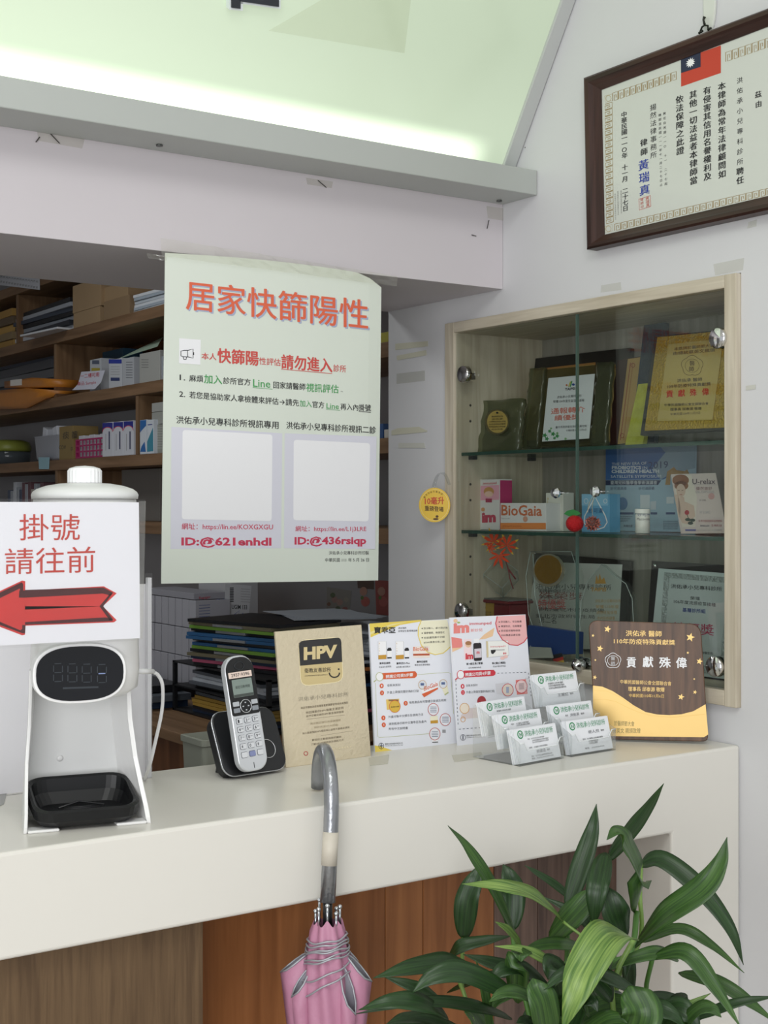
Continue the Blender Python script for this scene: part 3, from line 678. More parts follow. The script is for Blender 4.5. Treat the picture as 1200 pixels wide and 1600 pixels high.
k = MB(); plate(k, MBs, rp(bw-.003, .006, .095, .017), .0055, .022, mat('1a1b1e', .5)); obj('base_underside', k, base, bevel=.003)
k = MB(); k.slab([M0 @ V((-.030, .026, -.0025)), M0 @ V((-.030, .066, -.0025)), M0 @ V((-.030, .054, .040)), M0 @ V((-.030, .034, .03))][::-1], M0.to_3x3() @ V((-1, 0, 0)), .066, mat('2a2b2e', .5)); obj('rear_stand', k, base)
k = MB(); ringp = [MBs @ V((.026+.013*math.cos(a), -.0006, .036+.0135*math.sin(a))) for a in [2*PI*i/28 for i in range(29)]]; k.tube(ringp, .0006, mat('d0d2d6', .25, .8), 6, cap=False); obj('locator_button', k, base, label='round button ringed in silver')
def M2px(M, x, y, z): return M @ V((x, y, z))
def ltext(s, M, x0, x1, z, h, y, m, k, off=0, rot=0):
    vs, fs = glyphs(s, off, 2); ax = min(v[0] for v in vs); bx = max(v[0] for v in vs); ay = min(v[1] for v in vs); by = max(v[1] for v in vs)
    if cjk(s): ay, by = -.1, .84
    out = [M @ V((x0+(x1-x0)*(v[0]-ax)/(bx-ax), y, z+((v[1]-ay)/(by-ay)-.5)*h)) for v in vs]
    if fs:
        a, b2, c2 = [out[i] for i in fs[0][:3]]
        if (b2-a).cross(c2-a).dot(M.to_3x3() @ V((0, -1, 0))) < 0: fs = [tuple(reversed(f)) for f in fs]
    k.add(out, fs, m)
SLV = mat('c8cbd0', .3, .5); k = MB(); ltext('Panasonic', MBs, .004, .0285, .0795, .0042, -.0008, SLV, k, off=.01); obj('printed_lettering', k, base)
# handset: leans a touch more upright and stands proud of the base
MH = M0 @ Matrix.Translation((-.0155, -.014, .010)) @ Matrix.Rotation(-math.radians(12), 4, 'X') @ Matrix.Rotation(math.radians(-2.5), 4, 'Y')
HS = mat('cfd2d6', .28, .35)
def hand(hx_, z0, z1, rt, rb):
    out = []
    for sx, zz, r, a in ((1, z0, rb, -PI/2), (1, z1, rt, 0), (-1, z1, rt, PI/2), (-1, z0, rb, PI)):
        for i in range(7):
            q_ = a+PI/2*i/6; out.append((sx*(hx_-r)+r*math.cos(q_), (zz+r if zz == z0 else zz-r)+r*math.sin(q_)))
    return out
k = MB(); plate(k, MH, hand(.0245, 0, .163, .021, .018), 0, .013, HS); hs = obj('handset', k, t, bevel=.0022, seg=3, label='silver and black handset')
k = MB(); plate(k, MH, hand(.0234, .079, .1605, .0195, .004), -.0008, .001, mat('0c0d0f', .08)); obj('black_face', k, hs, label='glossy black upper face')
k = MB(); rr_ = [MH @ V((.008*math.cos(a)-.0005, -.0012, .148+.0055*math.sin(a))) for a in [2*PI*i/20 for i in range(21)]]; k.tube(rr_, .0008, mat('3a3c40', .2, .6), 6, cap=False)
k.slab([MH @ V((.0045*math.cos(a)-.0005, -.001, .148+.0032*math.sin(a))) for a in [2*PI*i/16 for i in range(16)]], MH.to_3x3() @ V((0, -1, 0)), .0004, mat('050506', .1)); obj('earpiece', k, hs)
k = MB(); plate(k, MH, rp(.0195, .1315, .1400, .0008, 2, cx=-.0012), -.0014, .0005, mat('e6d2c6', .6)); sm_ = obj('number_label', k, hs, label='small cream sticker with a handwritten number')
k = MB(); ltext('2937-9396', MH, -.0165, .014, .1358, .0046, -.0018, INK, k); obj('printed_lettering', k, sm_)
k = MB(); plate(k, MH, rp(.0168, .1045, .1295, .0008, 2), -.0012, .0004, mat('7f8d86', .3)); sc_ = obj('screen', k, hs, label='grey green liquid crystal screen')
k = MB(); ltext('設定日期/時間', MH, -.012, .012, .1185, .0042, -.0014, mat('2b332e', .5), k); k.slab([MH @ V((x, -.0014, z)) for x, z in ((-.0165, .1048), (.0165, .1048), (.0165, .1085), (-.0165, .1085))], MH.to_3x3() @ V((0, -1, 0)), .0002, mat('454c48', .4)); obj('screen_print', k, sc_)
KB = mat('8d9299', .35, .2)
for x, z in ((-.0155, .0955), (.0155, .0955), (-.0155, .0865), (.0155, .0865)):
    k = MB(); plate(k, MH, rp(.0052, z-.0032, z+.0032, .001, 2, cx=x), -.0022, .0016, KB if z < .09 else mat('b9bdc2', .3, .2)); obj('soft_key', k, hs, bevel=.0003)
k = MB(); plate(k, MH, [(.0088*math.cos(a), .091+.0088*math.sin(a)) for a in [2*PI*i/24 for i in range(24)]], -.0018, .0012, mat('101114', .2)); nv = obj('navigation_key', k, hs)
k = MB(); k.tube([MH @ V((.0092*math.cos(a), -.002, .091+.0092*math.sin(a))) for a in [2*PI*i/24 for i in range(25)]], .0006, mat('e2e4e8', .2, .8), 6, cap=False)
for x, z in ((0, .096), (0, .0855), (-.0045, .091), (.0045, .091)): k.slab([MH @ V((x+dx_, -.0021, z+dz_)) for dx_, dz_ in ((-.0012, -.0008), (.0012, -.0008), (.0012, .0008), (-.0012, .0008))], MH.to_3x3() @ V((0, -1, 0)), .0002, mat('b8bcc0', .4))
obj('navigation_marks', k, nv)
keys = ['1', '2', '3', '4', '5', '6', '7', '8', '9', '*', '0', '#', '<', '=', 'x']; KEY = mat('d6d8dc', .3, .1); sub = ['', 'ABC', 'DEF', 'GHI', 'JKL', 'MNO', 'PQR', 'TUV', 'WXY', '', '', '', '', '', '']
for i, ch in enumerate(keys):
    x = (i % 3-1)*.0135; z = .0715-(i//3)*.0118
    k = MB(); plate(k, MH, rp(.0053, z-.0041, z+.0041, .0018, 3, cx=x), -.0004, .0006, mat('4a4e55', .4)); plate(k, MH, rp(.0048, z-.0036, z+.0036, .0015, 3, cx=x), -.0012, .0012, KEY if i != 13 else mat('8088b0', .3))
    kk_ = obj('number_key' if i < 12 else 'function_key', k, hs)
    if i < 12:
        k = MB(); ltext(ch, MH, x-.0034, x-.0008, z, .0044, -.0015, mat('2a2c32', .5), k, off=.01)
        if sub[i]: ltext(sub[i], MH, x+.0002, x+.0038, z+.0008, .0016, -.0015, mat('2a2c32', .5), k)
        obj('printed_digit', k, kk_)
k = MB(); k.slab([MH @ V((x, -.0004, z)) for x, z in ((-.0004, .004), (.0004, .004), (.0004, .012), (-.0004, .012))], MH.to_3x3() @ V((0, -1, 0)), .0003, INK); obj('microphone_slot', k, hs)

# ================================================================== HPV PLAQUE
p0 = onZ(447, 1200, ZC); p1_ = onZ(580, 1181, ZC); ud = (p1_-p0).normalized(); tilt = math.radians(8)
nb = V((ud.y, -ud.x, 0)); nH = (nb*math.cos(tilt)+V((0, 0, 1))*math.sin(tilt)).normalized()
GOLDB = mat('ddd0b4', .26, .4, bump=.35, bscale=120)
t = thing('gold_plaque', 'gold foil clinic plaque with the letters HPV leaning behind the umbrella handle', 'plaque', (p0+p1_)/2)
k = MB(); card([(430, 987), (565, 976), (580, 1181), (447, 1200)], p0, nH, .005, GOLDB, k); obj('plaque_board', k, t, bevel=.001)
S = Sheet(p0, nH); q = lambda x, y: (400+x*.26667, 940+y*.26667)
def T(s, x0, y0, x1, y1, h, m, **kw): a = q(x0, y0); b_ = q(x1, y1); S.text(s, a[0], a[1], b_[0], b_[1], h*.26667, m, **kw)
DKB = mat('2f2e2e', .3); GL = mat('dcc894', .25, .4); BRN = mat('5a4c36', .5)
S.poly(rr([q(245, 226), q(500, 205), q(512, 470), q(262, 498)], 13), mat('efe2b8', .4), 1); S.poly(rr([q(250, 230), q(496, 210), q(508, 466), q(266, 493)], 12), GL, 2)
top = rr([q(250, 230), q(496, 210), q(505, 352), q(258, 376)], 12)
S.poly([p for p in rr([q(250, 230), q(496, 210), q(508, 466), q(266, 493)], 12) if p[1] < q(0, 320)[1]]+[q(503, 354), q(257, 376)], DKB, 3) if False else S.poly([q(257, 376), q(250, 262)]+[q(252, 244), q(262, 234), q(278, 228)]+[q(470, 212), q(486, 213), q(495, 222), q(499, 240)]+[q(504, 354)], DKB, 3)
T('HPV', 278, 306, 474, 290, 76, mat('e2cf9c', .3, .3), layer=4, off=.05, res=3); T('衛教友善診所', 283, 405, 438, 398, 28, DKB, layer=4)
T('HUMANIN EMERGENCY', 286, 436, 418, 428, 6, DKB, layer=4)
S.line([q(428+30*(1-math.cos(a)), 416+28*math.sin(a)) for a in [PI*i/12 for i in range(13)]], 2, DKB, 4); S.ell(*q(483, 396), 1.4, 1.4, DKB, 4)
T('洪佑承小兒專科診所', 247, 573, 543, 542, 26, mat('8c8472', .5), layer=1)
for (s_, x0, y0, x1, y1, h, m_) in (('癌症早篩檢為提高國家重要健康管理與疾病預防', 262, 624, 540, 592, 14, BRN), ('特別推動的HPV衛教友善診所', 292, 652, 514, 622, 15, BRN), ('給予您最完善的HPV教育資訊服務', 294, 672, 514, 645, 13, BRN), ('國定癌症預防與健康服務', 318, 716, 498, 694, 13, mat('9a8c70', .5)), ('預防洗潔OUR同處', 340, 738, 480, 722, 12, mat('9a8c70', .5)), ('對人衛服預防HPV癌症與心血管方面癌症資訊', 272, 773, 548, 736, 13, BRN), ('歡迎您主動諮詢我們醫師', 328, 812, 500, 792, 13, BRN), ('了解HPV保護疾病及預防方式', 322, 838, 514, 810, 13, BRN), ('國際癌症健康基金會', 420, 866, 560, 850, 9, mat('f0e4c4', .5))):
    T(s_, x0, y0, x1, y1, h, m_, layer=1)
for a in (((296, 690), (520, 664)), ((380, 786), (566, 757))): S.line([q(*a[0]), q(*a[1])], .35, BRN, 1)
S.ring(*q(292, 890), 3, 3, 1.2, mat('b04a4a', .5), 1, 14); S.done(t)

# ================================================================== TWO PRODUCT FLYER BOARDS
def flyer(corners, label, name='flyer_board', th_=.004):
    a = onZ(*corners[3], ZC); b2 = onZ(*corners[2], ZC); u_ = (b2-a).normalized(); nb_ = V((u_.y, -u_.x, 0)); n_ = (nb_*math.cos(math.radians(6))+V((0, 0, 1))*math.sin(math.radians(6))).normalized()
    t_ = thing(name, label, 'flyer', (a+b2)/2); k_ = MB(); card(corners, a, n_, th_, mat('e8eaf2', .3, coat=.2), k_); obj('board', k_, t_); return t_, Sheet(a, n_)
YEL = mat('e8cf5c', .5); YE2 = mat('e9dc9a', .5); DOR = mat('d8633a', .5); GRY = mat('9a9a9e', .5); GLD = mat('c8983a', .5); OLV = mat('b9bf8a', .5); WH = mat('f4f4f6', .4); DB = mat('2a2e44', .5); CRM = mat('efebd0', .5)
t, S = flyer([(577, 975), (702, 967), (714, 1161), (586, 1175)], 'white and yellow supplement flyer board between gold plaque and pink flyer')
q = lambda x, y: (570+x*.1375, 960+y*.1375)
def T(s, x0, y0, x1, y1, h, m, **kw): a = q(x0, y0); b_ = q(x1, y1); S.text(s, a[0], a[1], b_[0], b_[1], h*.1375, m, **kw)
S.poly([q(52, 105), q(640, 62), q(628, 82), (q(400, 120)), q(250, 180), q(66, 262)], YEL, 1); S.poly([q(62, 200), q(300, 110), q(500, 82), q(300, 130), q(150, 190), q(64, 230)], YE2, 2)
T('寶乖亞', 104, 180, 345, 178, 74, BLK, off=.03, layer=3); T('源自瑞典', 378, 156, 470, 154, 20, BLK, layer=3); T('全球益生菌領導品牌', 376, 190, 595, 184, 22, BLK, layer=3)
S.poly([q(640, 72), q(935, 62), q(975, 250), q(978, 360), q(930, 420), q(840, 456), q(740, 450), q(650, 370), q(610, 280), q(602, 170)], CRM, 2); S.line([q(640, 72), q(606, 150), q(604, 240), q(640, 350), q(710, 430), q(800, 458), q(890, 440), q(976, 365)], 1.2, YEL, 3)
for i, s_ in enumerate(('自法輸入，獻力對抗敗', '優康種類，榮護理花', '妊娠護照護中孕婦', '$5000萬責任險上線')): T(s_, 668, 158+i*54, 940 if i < 1 else 905, 152+i*52, 24, BLK, layer=3); (S.ell(*q(650, 160+i*53), 1, 1, BLK, 3, 8) if i < 3 else 0)
for x in (150, 348):
    S.poly([q(x, 306), q(x+90, 306), q(x+94, 508), q(x+2, 510)], WH, 2); S.line([q(x, 306), q(x+90, 306), q(x+94, 508), q(x+2, 510), q(x, 306)], .3, GRY, 3); S.poly([q(x+1, 464), q(x+93, 458), q(x+94, 506), q(x+2, 510)], GLD, 3)
    S.col('BioGa'[::-1], q(x+16, 450)[0], q(0, 440)[1], q(x+16, 450)[0], q(0, 330)[1], 2.4, GLD, 4)
    S.poly([q(x+102, 392), q(x+152, 390), q(x+154, 500), q(x+104, 502)], BLK, 2); S.poly([q(x+102, 416), q(x+152, 414), q(x+154, 484), q(x+104, 486)], WH, 3); S.poly([q(x+110, 380), q(x+144, 378), q(x+146, 398), q(x+112, 398)], BLK, 3)
S.poly([q(546, 366), q(735, 360), q(738, 490), q(550, 494)], mat('f2e6dc', .5), 2); T('BioGaia', 548, 394, 718, 388, 46, DOR, layer=3, off=.01); S.poly([q(546, 448), q(733, 444), q(735, 466), q(548, 470)], mat('b8583a', .5), 3)
for s_, x0, x1 in (('寶乖亞滴劑', 166, 286), ('寶乖亞D-Plus', 358, 508), ('寶乖亞錠劑', 590, 708)): T(s_, x0, 558 if x0 < 500 else 540, x1, 552 if x0 < 500 else 536, 24, BLK, off=.02)
for s_, x0, x1 in (('兒童益生菌滴劑', 158, 298), ('益生菌+維生素D3', 356, 514), ('嚼錠/益生菌咀嚼錠', 566, 740)): T(s_, x0, 600 if x0 < 500 else 576, x1, 592 if x0 < 500 else 570, 20, BLK)
S.line([q(120, 780), q(145, 1385), q(165, 1400), q(740, 1355)], .6, OLV, 1); S.line([q(590, 684), q(950, 658), q(975, 676), q(1008, 1130)], .6, OLV, 1)
S.poly([q(185, 668), q(570, 645), q(590, 670), q(590, 700), q(568, 722), q(200, 738)], DOR, 2); T('辨識公司貨5步驟', 236, 708, 545, 685, 40, WH, layer=3, off=.02)
S.ell(*q(165, 708), 5.6, 6.6, WH, 3); S.ring(*q(165, 708), 5.6, 6.6, .9, OLV, 4); S.line([q(128, 745), q(100, 768)], 1.6, OLV, 3)
for i, (x, y) in enumerate(((190, 812), (194, 892), (463, 1010), (210, 1176), (214, 1255))): S.ell(*q(x, y), 3.2, 3.8, DOR, 2, 16); T(str(i+1), x-6, y, x+6, y, 22, WH, layer=3)
for s_, x0, y0, x1, y1 in (('全新未拆封', 252, 808, 404, 800), ('外盒上兩個完整防偽封口貼', 252, 888, 612, 868), ('每瓶產品有完整標示批號及效期', 503, 1002, 922, 974), ('外盒印製中文標示及使用方法', 266, 1166, 662, 1136), ('滴劑瓶身印刷中文寶乖亞及盒內', 270, 1246, 698, 1216), ('附有中文說明書', 272, 1302, 488, 1290)): T(s_, x0, y0, x1, y1, 30, mat('4a4c52', .5))
S.poly([q(640, 860), q(826, 760), q(830, 845), q(672, 940)], WH, 2); S.poly([q(645, 905), q(828, 830), q(830, 848), q(672, 942)], DOR, 3); S.text('BioGaia', *q(670, 845), *q(826, 785), 7, DOR, 4, off=.01)
S.poly([q(868, 820), q(935, 800), q(950, 880), q(905, 915)], CRM, 2); S.line([q(905, 915), q(948, 886)], 2, OLV, 3)
for x, y, m_ in ((652, 800, GLD), (888, 790, GLD)): S.ell(*q(x, y), 5.8, 6.5, mat('dfe3ea', .5), 3); S.ring(*q(x, y), 6, 6.8, .6, m_, 4); S.rect(q(x-22, 0)[0], q(0, y-20)[1], q(x+18, 0)[0], q(0, y+8)[1], mat('5b6c96', .5), 5)
S.poly([q(240, 968), q(388, 958), q(392, 1070), q(250, 1084)], mat('e6c468', .5), 2); S.rect(q(268, 0)[0], q(0, 968)[1], q(380, 0)[0], q(0, 985)[1], mat('8a6a4a', .5), 3); S.ell(*q(338, 1046), 8.6, 9.4, mat('dcb64a', .5), 3); S.ring(*q(338, 1046), 8.6, 9.4, .7, DOR, 4); S.text('有效日期', *q(292, 1054), *q(385, 1046), 2.5, BLK, 5)
for x, y in ((776, 1080), (912, 1195), (793, 1358)):
    S.ell(*q(x, y), 8.2, 9.4, mat('e8eaf0', .5), 3); S.ring(*q(x, y), 8.2, 9.4, .8, mat('c04a3a', .5), 4)
    for j in (-1.5, -.5, .5, 1.5): S.line([(q(x, y)[0]-5, q(x, y)[1]+j*2.5), (q(x, y)[0]+5, q(x, y)[1]+j*2.5)], .8, mat('6a748c', .5), 5)
S.poly([q(742, 1160), q(826, 1150), q(830, 1235), q(745, 1240)], CRM, 2); S.poly([q(744, 1208), q(828, 1200), q(830, 1235), q(745, 1240)], GLD, 3); S.poly([q(762, 1420), q(828, 1420), q(830, 1460), q(764, 1462)], WH, 2); S.line([q(764, 1454), q(830, 1450)], 1.4, BLK, 3)
S.rect(q(880, 0)[0], q(0, 1310)[1], q(918, 0)[0], q(0, 1345)[1], GRY, 2)
S.poly([q(112, 1488), q(180, 1500), q(330, 1550), q(118, 1572)], YEL, 1); S.ring(*q(185, 1495), 4, 4.6, .6, DB, 3); S.line([q(185, 1465), q(185, 1520)], 1.2, DB, 3); S.line([q(165, 1495), q(205, 1493)], 1.2, DB, 3)
T('寶麗生技科技股份有限公司', 228, 1474, 428, 1462, 18, BLK); T('Contex Life Science Co., Ltd', 228, 1494, 430, 1484, 14, BLK); S.done(t)

t, S = flyer([(703, 965), (821, 960), (836, 1152), (716, 1165)], 'white and pink supplement flyer board standing behind the business cards')
q = lambda x, y: (700+x*.13436, 955+y*.13436)
PK = mat('f0b8b8', .5); PKR = mat('d23c4a', .5); PEACH = mat('eec8a0', .5); SAL = mat('ea8a84', .5)
S.poly([q(558, 62), q(895, 45), q(920, 300), q(860, 380), q(780, 398), q(690, 370), q(600, 290), q(560, 180)], PK, 2); S.line([q(572, 60), q(552, 140), q(575, 240), q(630, 330), q(720, 390), q(810, 398), q(880, 360), q(920, 305)], 1.3, PKR, 3)
for i, s_ in enumerate(('自法輸入，安全推薦', '專業物流，在廠購置', '投保富邦產物保險', '5000萬產品責任險')): T(s_, 614, 124+i*52, 852 if i < 2 else 838, 120+i*52, 24, BLK, layer=3); (S.ell(*q(594, 126+i*53), 1, 1, BLK, 3, 8) if i < 3 else 0)
S.poly([q(38, 300), q(160, 320), q(170, 410), q(50, 470)], SAL, 1); S.poly([q(360, 330), q(420, 270), q(540, 190), q(520, 290), q(440, 320)], PEACH, 1); S.poly([q(170, 420), q(50, 475), q(46, 430)], PEACH, 2)
T('im', 62, 200, 246, 188, 118, SAL, off=.06, layer=2, res=3); S.ell(*q(85, 112), 3.2, 3, PEACH, 3); S.ell(*q(122, 132), 2.4, 1.4, mat('a8c070', .5), 3)
T('immunped', 248, 150, 502, 142, 44, PKR, off=.01, layer=2); T('新妙兒', 262, 224, 400, 216, 38, SAL, layer=2)
S.poly([q(180, 330), q(270, 325), q(278, 560), q(190, 570)], mat('f6dfe2', .5), 2); S.ell(*q(234, 388), 4.6, 4.6, mat('e9c4a4', .5), 3); S.ell(*q(234, 372), 4.9, 3.2, mat('a87850', .5), 4); T('im', 200, 525, 290, 520, 70, PKR, off=.05, layer=4)
S.poly(rr([q(290, 372), q(384, 366), q(392, 574), q(298, 580)], 3), mat('2b2428', .4), 4); S.rect(q(296, 0)[0], q(0, 318)[1], q(360, 0)[0], q(0, 372)[1], WH, 4); S.poly([q(302, 440), q(384, 430), q(388, 538), q(306, 545)], mat('d8d0d8', .4), 5); T('m', 328, 484, 362, 482, 28, PKR, layer=6, off=.03)
S.poly([q(440, 348), q(695, 340), q(706, 512), q(448, 540)], mat('f2f2ee', .5), 2); S.line([q(440, 348), q(695, 340), q(706, 512), q(448, 540), q(440, 348)], .4, GRY, 3); S.poly([q(440, 348), q(462, 352), q(470, 530), q(448, 540)], mat('d8c8a0', .5), 3)
T('immunped+', 492, 415, 670, 408, 28, PKR, layer=3); T('im', 638, 490, 676, 486, 26, PKR, layer=3, off=.03); S.poly([q(494, 452), q(552, 446), q(550, 470), q(520, 500), q(500, 490)], BLK, 3); S.line([q(552, 452), q(656, 448)], .7, BLK, 3)
for x, y in ((630, 546), (668, 528)): S.ell(*q(x, y), 3.4, 2.6, mat('f2c8c0', .5), 4)
T('新+維生素C營養', 214, 614, 402, 604, 26, BLK, off=.02); T('全天候護眼養維品', 236, 660, 384, 652, 18, BLK); T('新C維(口嚼錠)', 512, 606, 668, 598, 26, BLK, off=.02); T('兒童好眼兒用保品', 520, 644, 668, 636, 18, BLK)
S.poly([q(180, 690), q(530, 682), q(552, 708), q(548, 738), q(525, 752), q(190, 772)], PKR, 2); T('辨識公司貨4步驟', 198, 740, 492, 718, 42, WH, layer=3, off=.02); S.ell(*q(145, 738), 5.6, 6.6, WH, 3); S.ring(*q(145, 738), 5.6, 6.6, 1, PKR, 4); S.line([q(108, 775), q(84, 798)], 1.8, PKR, 3)
dash = [(570, 722), (940, 706), (965, 1000)]
for a, b2, n_ in (((572, 722), (930, 708), 8), ((935, 715), (968, 1010), 7), ((88, 800), (118, 1340), 12), ((125, 1372), (400, 1352), 6)):
    for i in range(n_):
        u0, u1 = i/n_, (i+.5)/n_; S.line([q(a[0]+(b2[0]-a[0])*u0, a[1]+(b2[1]-a[1])*u0), q(a[0]+(b2[0]-a[0])*u1, a[1]+(b2[1]-a[1])*u1)], .8, DB, 2)
for i, (x, y) in enumerate(((168, 874), (172, 945))): S.ell(*q(x, y), 3, 3.8, PKR, 2, 16); T(str(i+1), x-6, y, x+6, y, 24, WH, layer=3)
T('全新未拆封', 206, 866, 342, 858, 28, mat('4a4c52', .5)); T('外盒上兩個完整防偽封口貼', 210, 942, 540, 928, 30, mat('4a4c52', .5))
S.poly([q(548, 845), q(700, 826), q(745, 900), q(700, 985), q(565, 960)], mat('dcdce2', .5), 2); S.ell(*q(692, 915), 8.4, 9.2, mat('e8dcd0', .5), 3); S.ring(*q(692, 915), 8.6, 9.4, .9, PKR, 4); S.rect(q(672, 0)[0], q(0, 880)[1], q(705, 0)[0], q(0, 950)[1], mat('aab4cc', .5), 5)
S.poly([q(785, 800), q(905, 790), q(925, 960), q(800, 970)], SAL, 2); S.ell(*q(850, 875), 9, 10.4, mat('f4d8d8', .5), 3); S.ring(*q(850, 875), 9, 10.4, .9, PKR, 4)
for j in range(5): S.line([q(820, 845+j*15), q(880, 840+j*15)], .7, mat('8a8088', .5), 5)
S.ell(*q(190, 1130), 7.2, 8, mat('efe4d4', .5), 2); S.ring(*q(190, 1130), 7.2, 8, .8, mat('d8a050', .5), 3); S.poly([q(240, 1130), q(330, 1120), q(345, 1240), q(150, 1255), q(150, 1210)], mat('dcd0d0', .5), 1); S.ring(*q(172, 1258), 3.6, 4, .8, mat('d8a050', .5), 3)
S.ell(*q(390, 1050), 7, 8.6, mat('a83a40', .5), 2); S.ring(*q(172, 1468), 4, 4.6, .6, DB, 3); S.line([q(172, 1440), q(172, 1494)], 1.2, DB, 3); T('寶麗生技科技股份有限公司', 212, 1448, 405, 1436, 18, BLK); T('Contex Life Science Co.', 212, 1468, 405, 1458, 13, BLK); S.done(t)
# ================================================================== BUSINESS CARDS in clear holders
GRN = mat('2c8a55', .5); GRT = mat('3f9468', .5); CARDM = mat('eceef2', .5)
CLR = glass('fafbfb', tint=.05, milk='f0f2f4', rough=.05, fres=1.5); CLE = mat('b9bdc2', .2, alpha=.55)
def holder(lbl, org, rz, tiers, name='card_holder'):
    """tiers: list of (y offset, base height, card lines, deep front?)  local: x right, y away, z up"""
    t_ = thing(name, lbl, 'card holder', org); M = rotm(org, rz); hw_ = .0535
    depth = tiers[-1][0]+.036; R3 = M.to_3x3()
    def wall(pts, nrm, th_=.0022, m=CLR, nm='clear_wall'):
        f = [M @ V(p) for p in pts]; nrm = R3 @ V(nrm)
        if (f[1]-f[0]).cross(f[2]-f[0]).dot(nrm) < 0: f.reverse()
        k_ = MB(); k_.slab(f, nrm, th_, m); return obj(nm, k_, t_)
    # stepped side walls
    for sx in (-1, 1):
        pr_ = [(0, 0), (depth, 0), (depth, tiers[-1][1]+.050)]
        for (yo, zb, _, _) in reversed(tiers): pr_ += [(yo+.030, zb+.050), (yo, zb+.036)] if yo > 0 else [(yo+.030, zb+.050), (yo, zb+.036)]
        seen = []
        for p in pr_:
            if p not in seen: seen.append(p)
        wall([(sx*hw_, y, z) for y, z in seen], (sx, 0, 0), .002, CLR, 'side_wall')
    wall([(-hw_, 0, .002), (hw_, 0, .002), (hw_, depth, .002), (-hw_, depth, .002)], (0, 0, 1), .002, CLR, 'floor_plate')
    for i, (yo, zb, lines, _) in enumerate(tiers):
        h_ = .030; a = .022
        pts = [(-hw_, yo, zb+.036), (-hw_+.010, yo, zb+.036), (-hw_+.018, yo, zb+.024), (hw_-.018, yo, zb+.024), (hw_-.010, yo, zb+.036), (hw_, yo, zb+.036), (hw_, yo, zb if i else 0), (-hw_, yo, zb if i else 0)]
        wall(pts, (0, -1, 0), .002, CLR, 'front_lip')
        k_ = MB(); E_ = [M @ V(p) for p in pts[:6]]; k_.tube(E_, .0009, mat('e8ecee', .15), 5); obj('lip_edge', k_, t_)
    return t_, M
def cards(M, yo, zb, lines, lbl, lean_=14, n=5, spread=.0022):
    """a pile of cards leaning back in one pocket"""
    base = M @ V((0, yo+.0035, zb+.003)); t_ = thing('business_card_pile', lbl, 'business cards', base, 0, 'business cards in the clear holders')
    C = M @ Matrix.Translation((0, yo+.0035, zb+.003)) @ Matrix.Rotation(-math.radians(lean_), 4, 'X'); R3 = C.to_3x3()
    for i in range(n):
        k_ = MB(); dx_ = random.uniform(-.001, .001)-.0006*i; y = .0002+i*spread
        k_.slab([C @ V((x+dx_, y, z)) for x, z in ((-.050, 0), (.050, 0), (.050, .055+.0006*(i % 2)), (-.050, .055+.0006*(i % 2)))], R3 @ V((0, -1, 0)), .0016, CARDM); o_ = obj('card', k_, t_)
        if i == 0: front = o_
    k_ = MB(); 
    k_.slab([C @ V((-.0365+.0068*math.cos(a), -.0002, .0455+.0068*math.sin(a))) for a in [2*PI*j/24 for j in range(24)]], R3 @ V((0, -1, 0)), .0002, GRN)
    k_.slab([C @ V((-.0365+.0048*math.cos(a), -.0004, .0455+.0048*math.sin(a))) for a in [2*PI*j/20 for j in range(20)]], R3 @ V((0, -1, 0)), .0002, CARDM)
    [ltext('H', C, -.0390+j_*.0003, -.0342+j_*.0003, .0455, .0060, -.0007-j_*.0001, GRN, k_) for j_ in range(3)]
    ltext('洪佑承小兒科診所', C, -.027, .0415, .0458, .0098, -.0006, GRT, k_)
    for (s_, x0, x1, z, h_, m_) in lines: ltext(s_, C, x0, x1, z, h_, -.0006, m_, k_)
    obj('printed_lettering', k_, front); return t_
SM = mat('5a5c60', .5); BK2 = mat('24262a', .5)
hl = onZ(806, 1199, ZC); hr = onZ(892, 1183, ZC); rz = math.atan2(hr.y-hl.y, hr.x-hl.x); org = hl+(hr-hl)*.47; org.z = ZC
L3 = [('現任：台北市兒科診所兒專科醫師', -.022, .018, .0365, .0026, SM), ('台灣兒科醫學會兒科專科醫師', -.012, .027, .0330, .0026, SM), ('前台北馬偕兒童醫院兒科主治醫師', -.012, .027, .0300, .0026, SM), ('經歷：', -.022, -.014, .0225, .0026, SM), ('台大醫院小兒部住院總醫師', -.010, .022, .0225, .0026, SM), ('姚建丞', -.006, .016, .0150, .0055, mat('7a7c80', .5)), ('醫師', .019, .026, .0150, .0030, SM), ('地址：台北市文山區興隆路四段64號', -.02, .030, .0085, .0026, SM), ('電話：(02)2936-4134 2937-9396', -.02, .032, .0048, .0026, SM)]
L2 = [('現任：', -.024, -.016, .0365, .0028, SM), ('台大醫院小兒專科醫師', -.012, .018, .0365, .0028, SM), ('台北市立聯合醫院主治醫師', -.012, .02, .0335, .0028, SM)]
L1 = [('專長醫療小兒內科診所主治醫師', -.022, .012, .0370, .0030, BK2)]
tl, M = holder('clear three-tier card holder on the left with three card piles', org, rz, [(0, .0, L3, 1), (.034, .020, L2, 0), (.068, .037, L1, 0)])
cards(M, 0, .0, L3, 'front pile of doctor cards in the left clear holder', n=6)
cards(M, .034, .020, L2, 'middle pile of doctor cards in the left clear holder', n=6)
cards(M, .068, .037, L1, 'rear pile of doctor cards in the left clear holder', n=6)
a = onZ(892, 1184, ZC)+V((.004, .004, 0)); b_ = onZ(968, 1171, ZC); rz = math.atan2(b_.y-a.y, b_.x-a.x); org = a+(b_-a).normalized()*.054; org.z = ZC
NM = mat('5a5c62', .5)
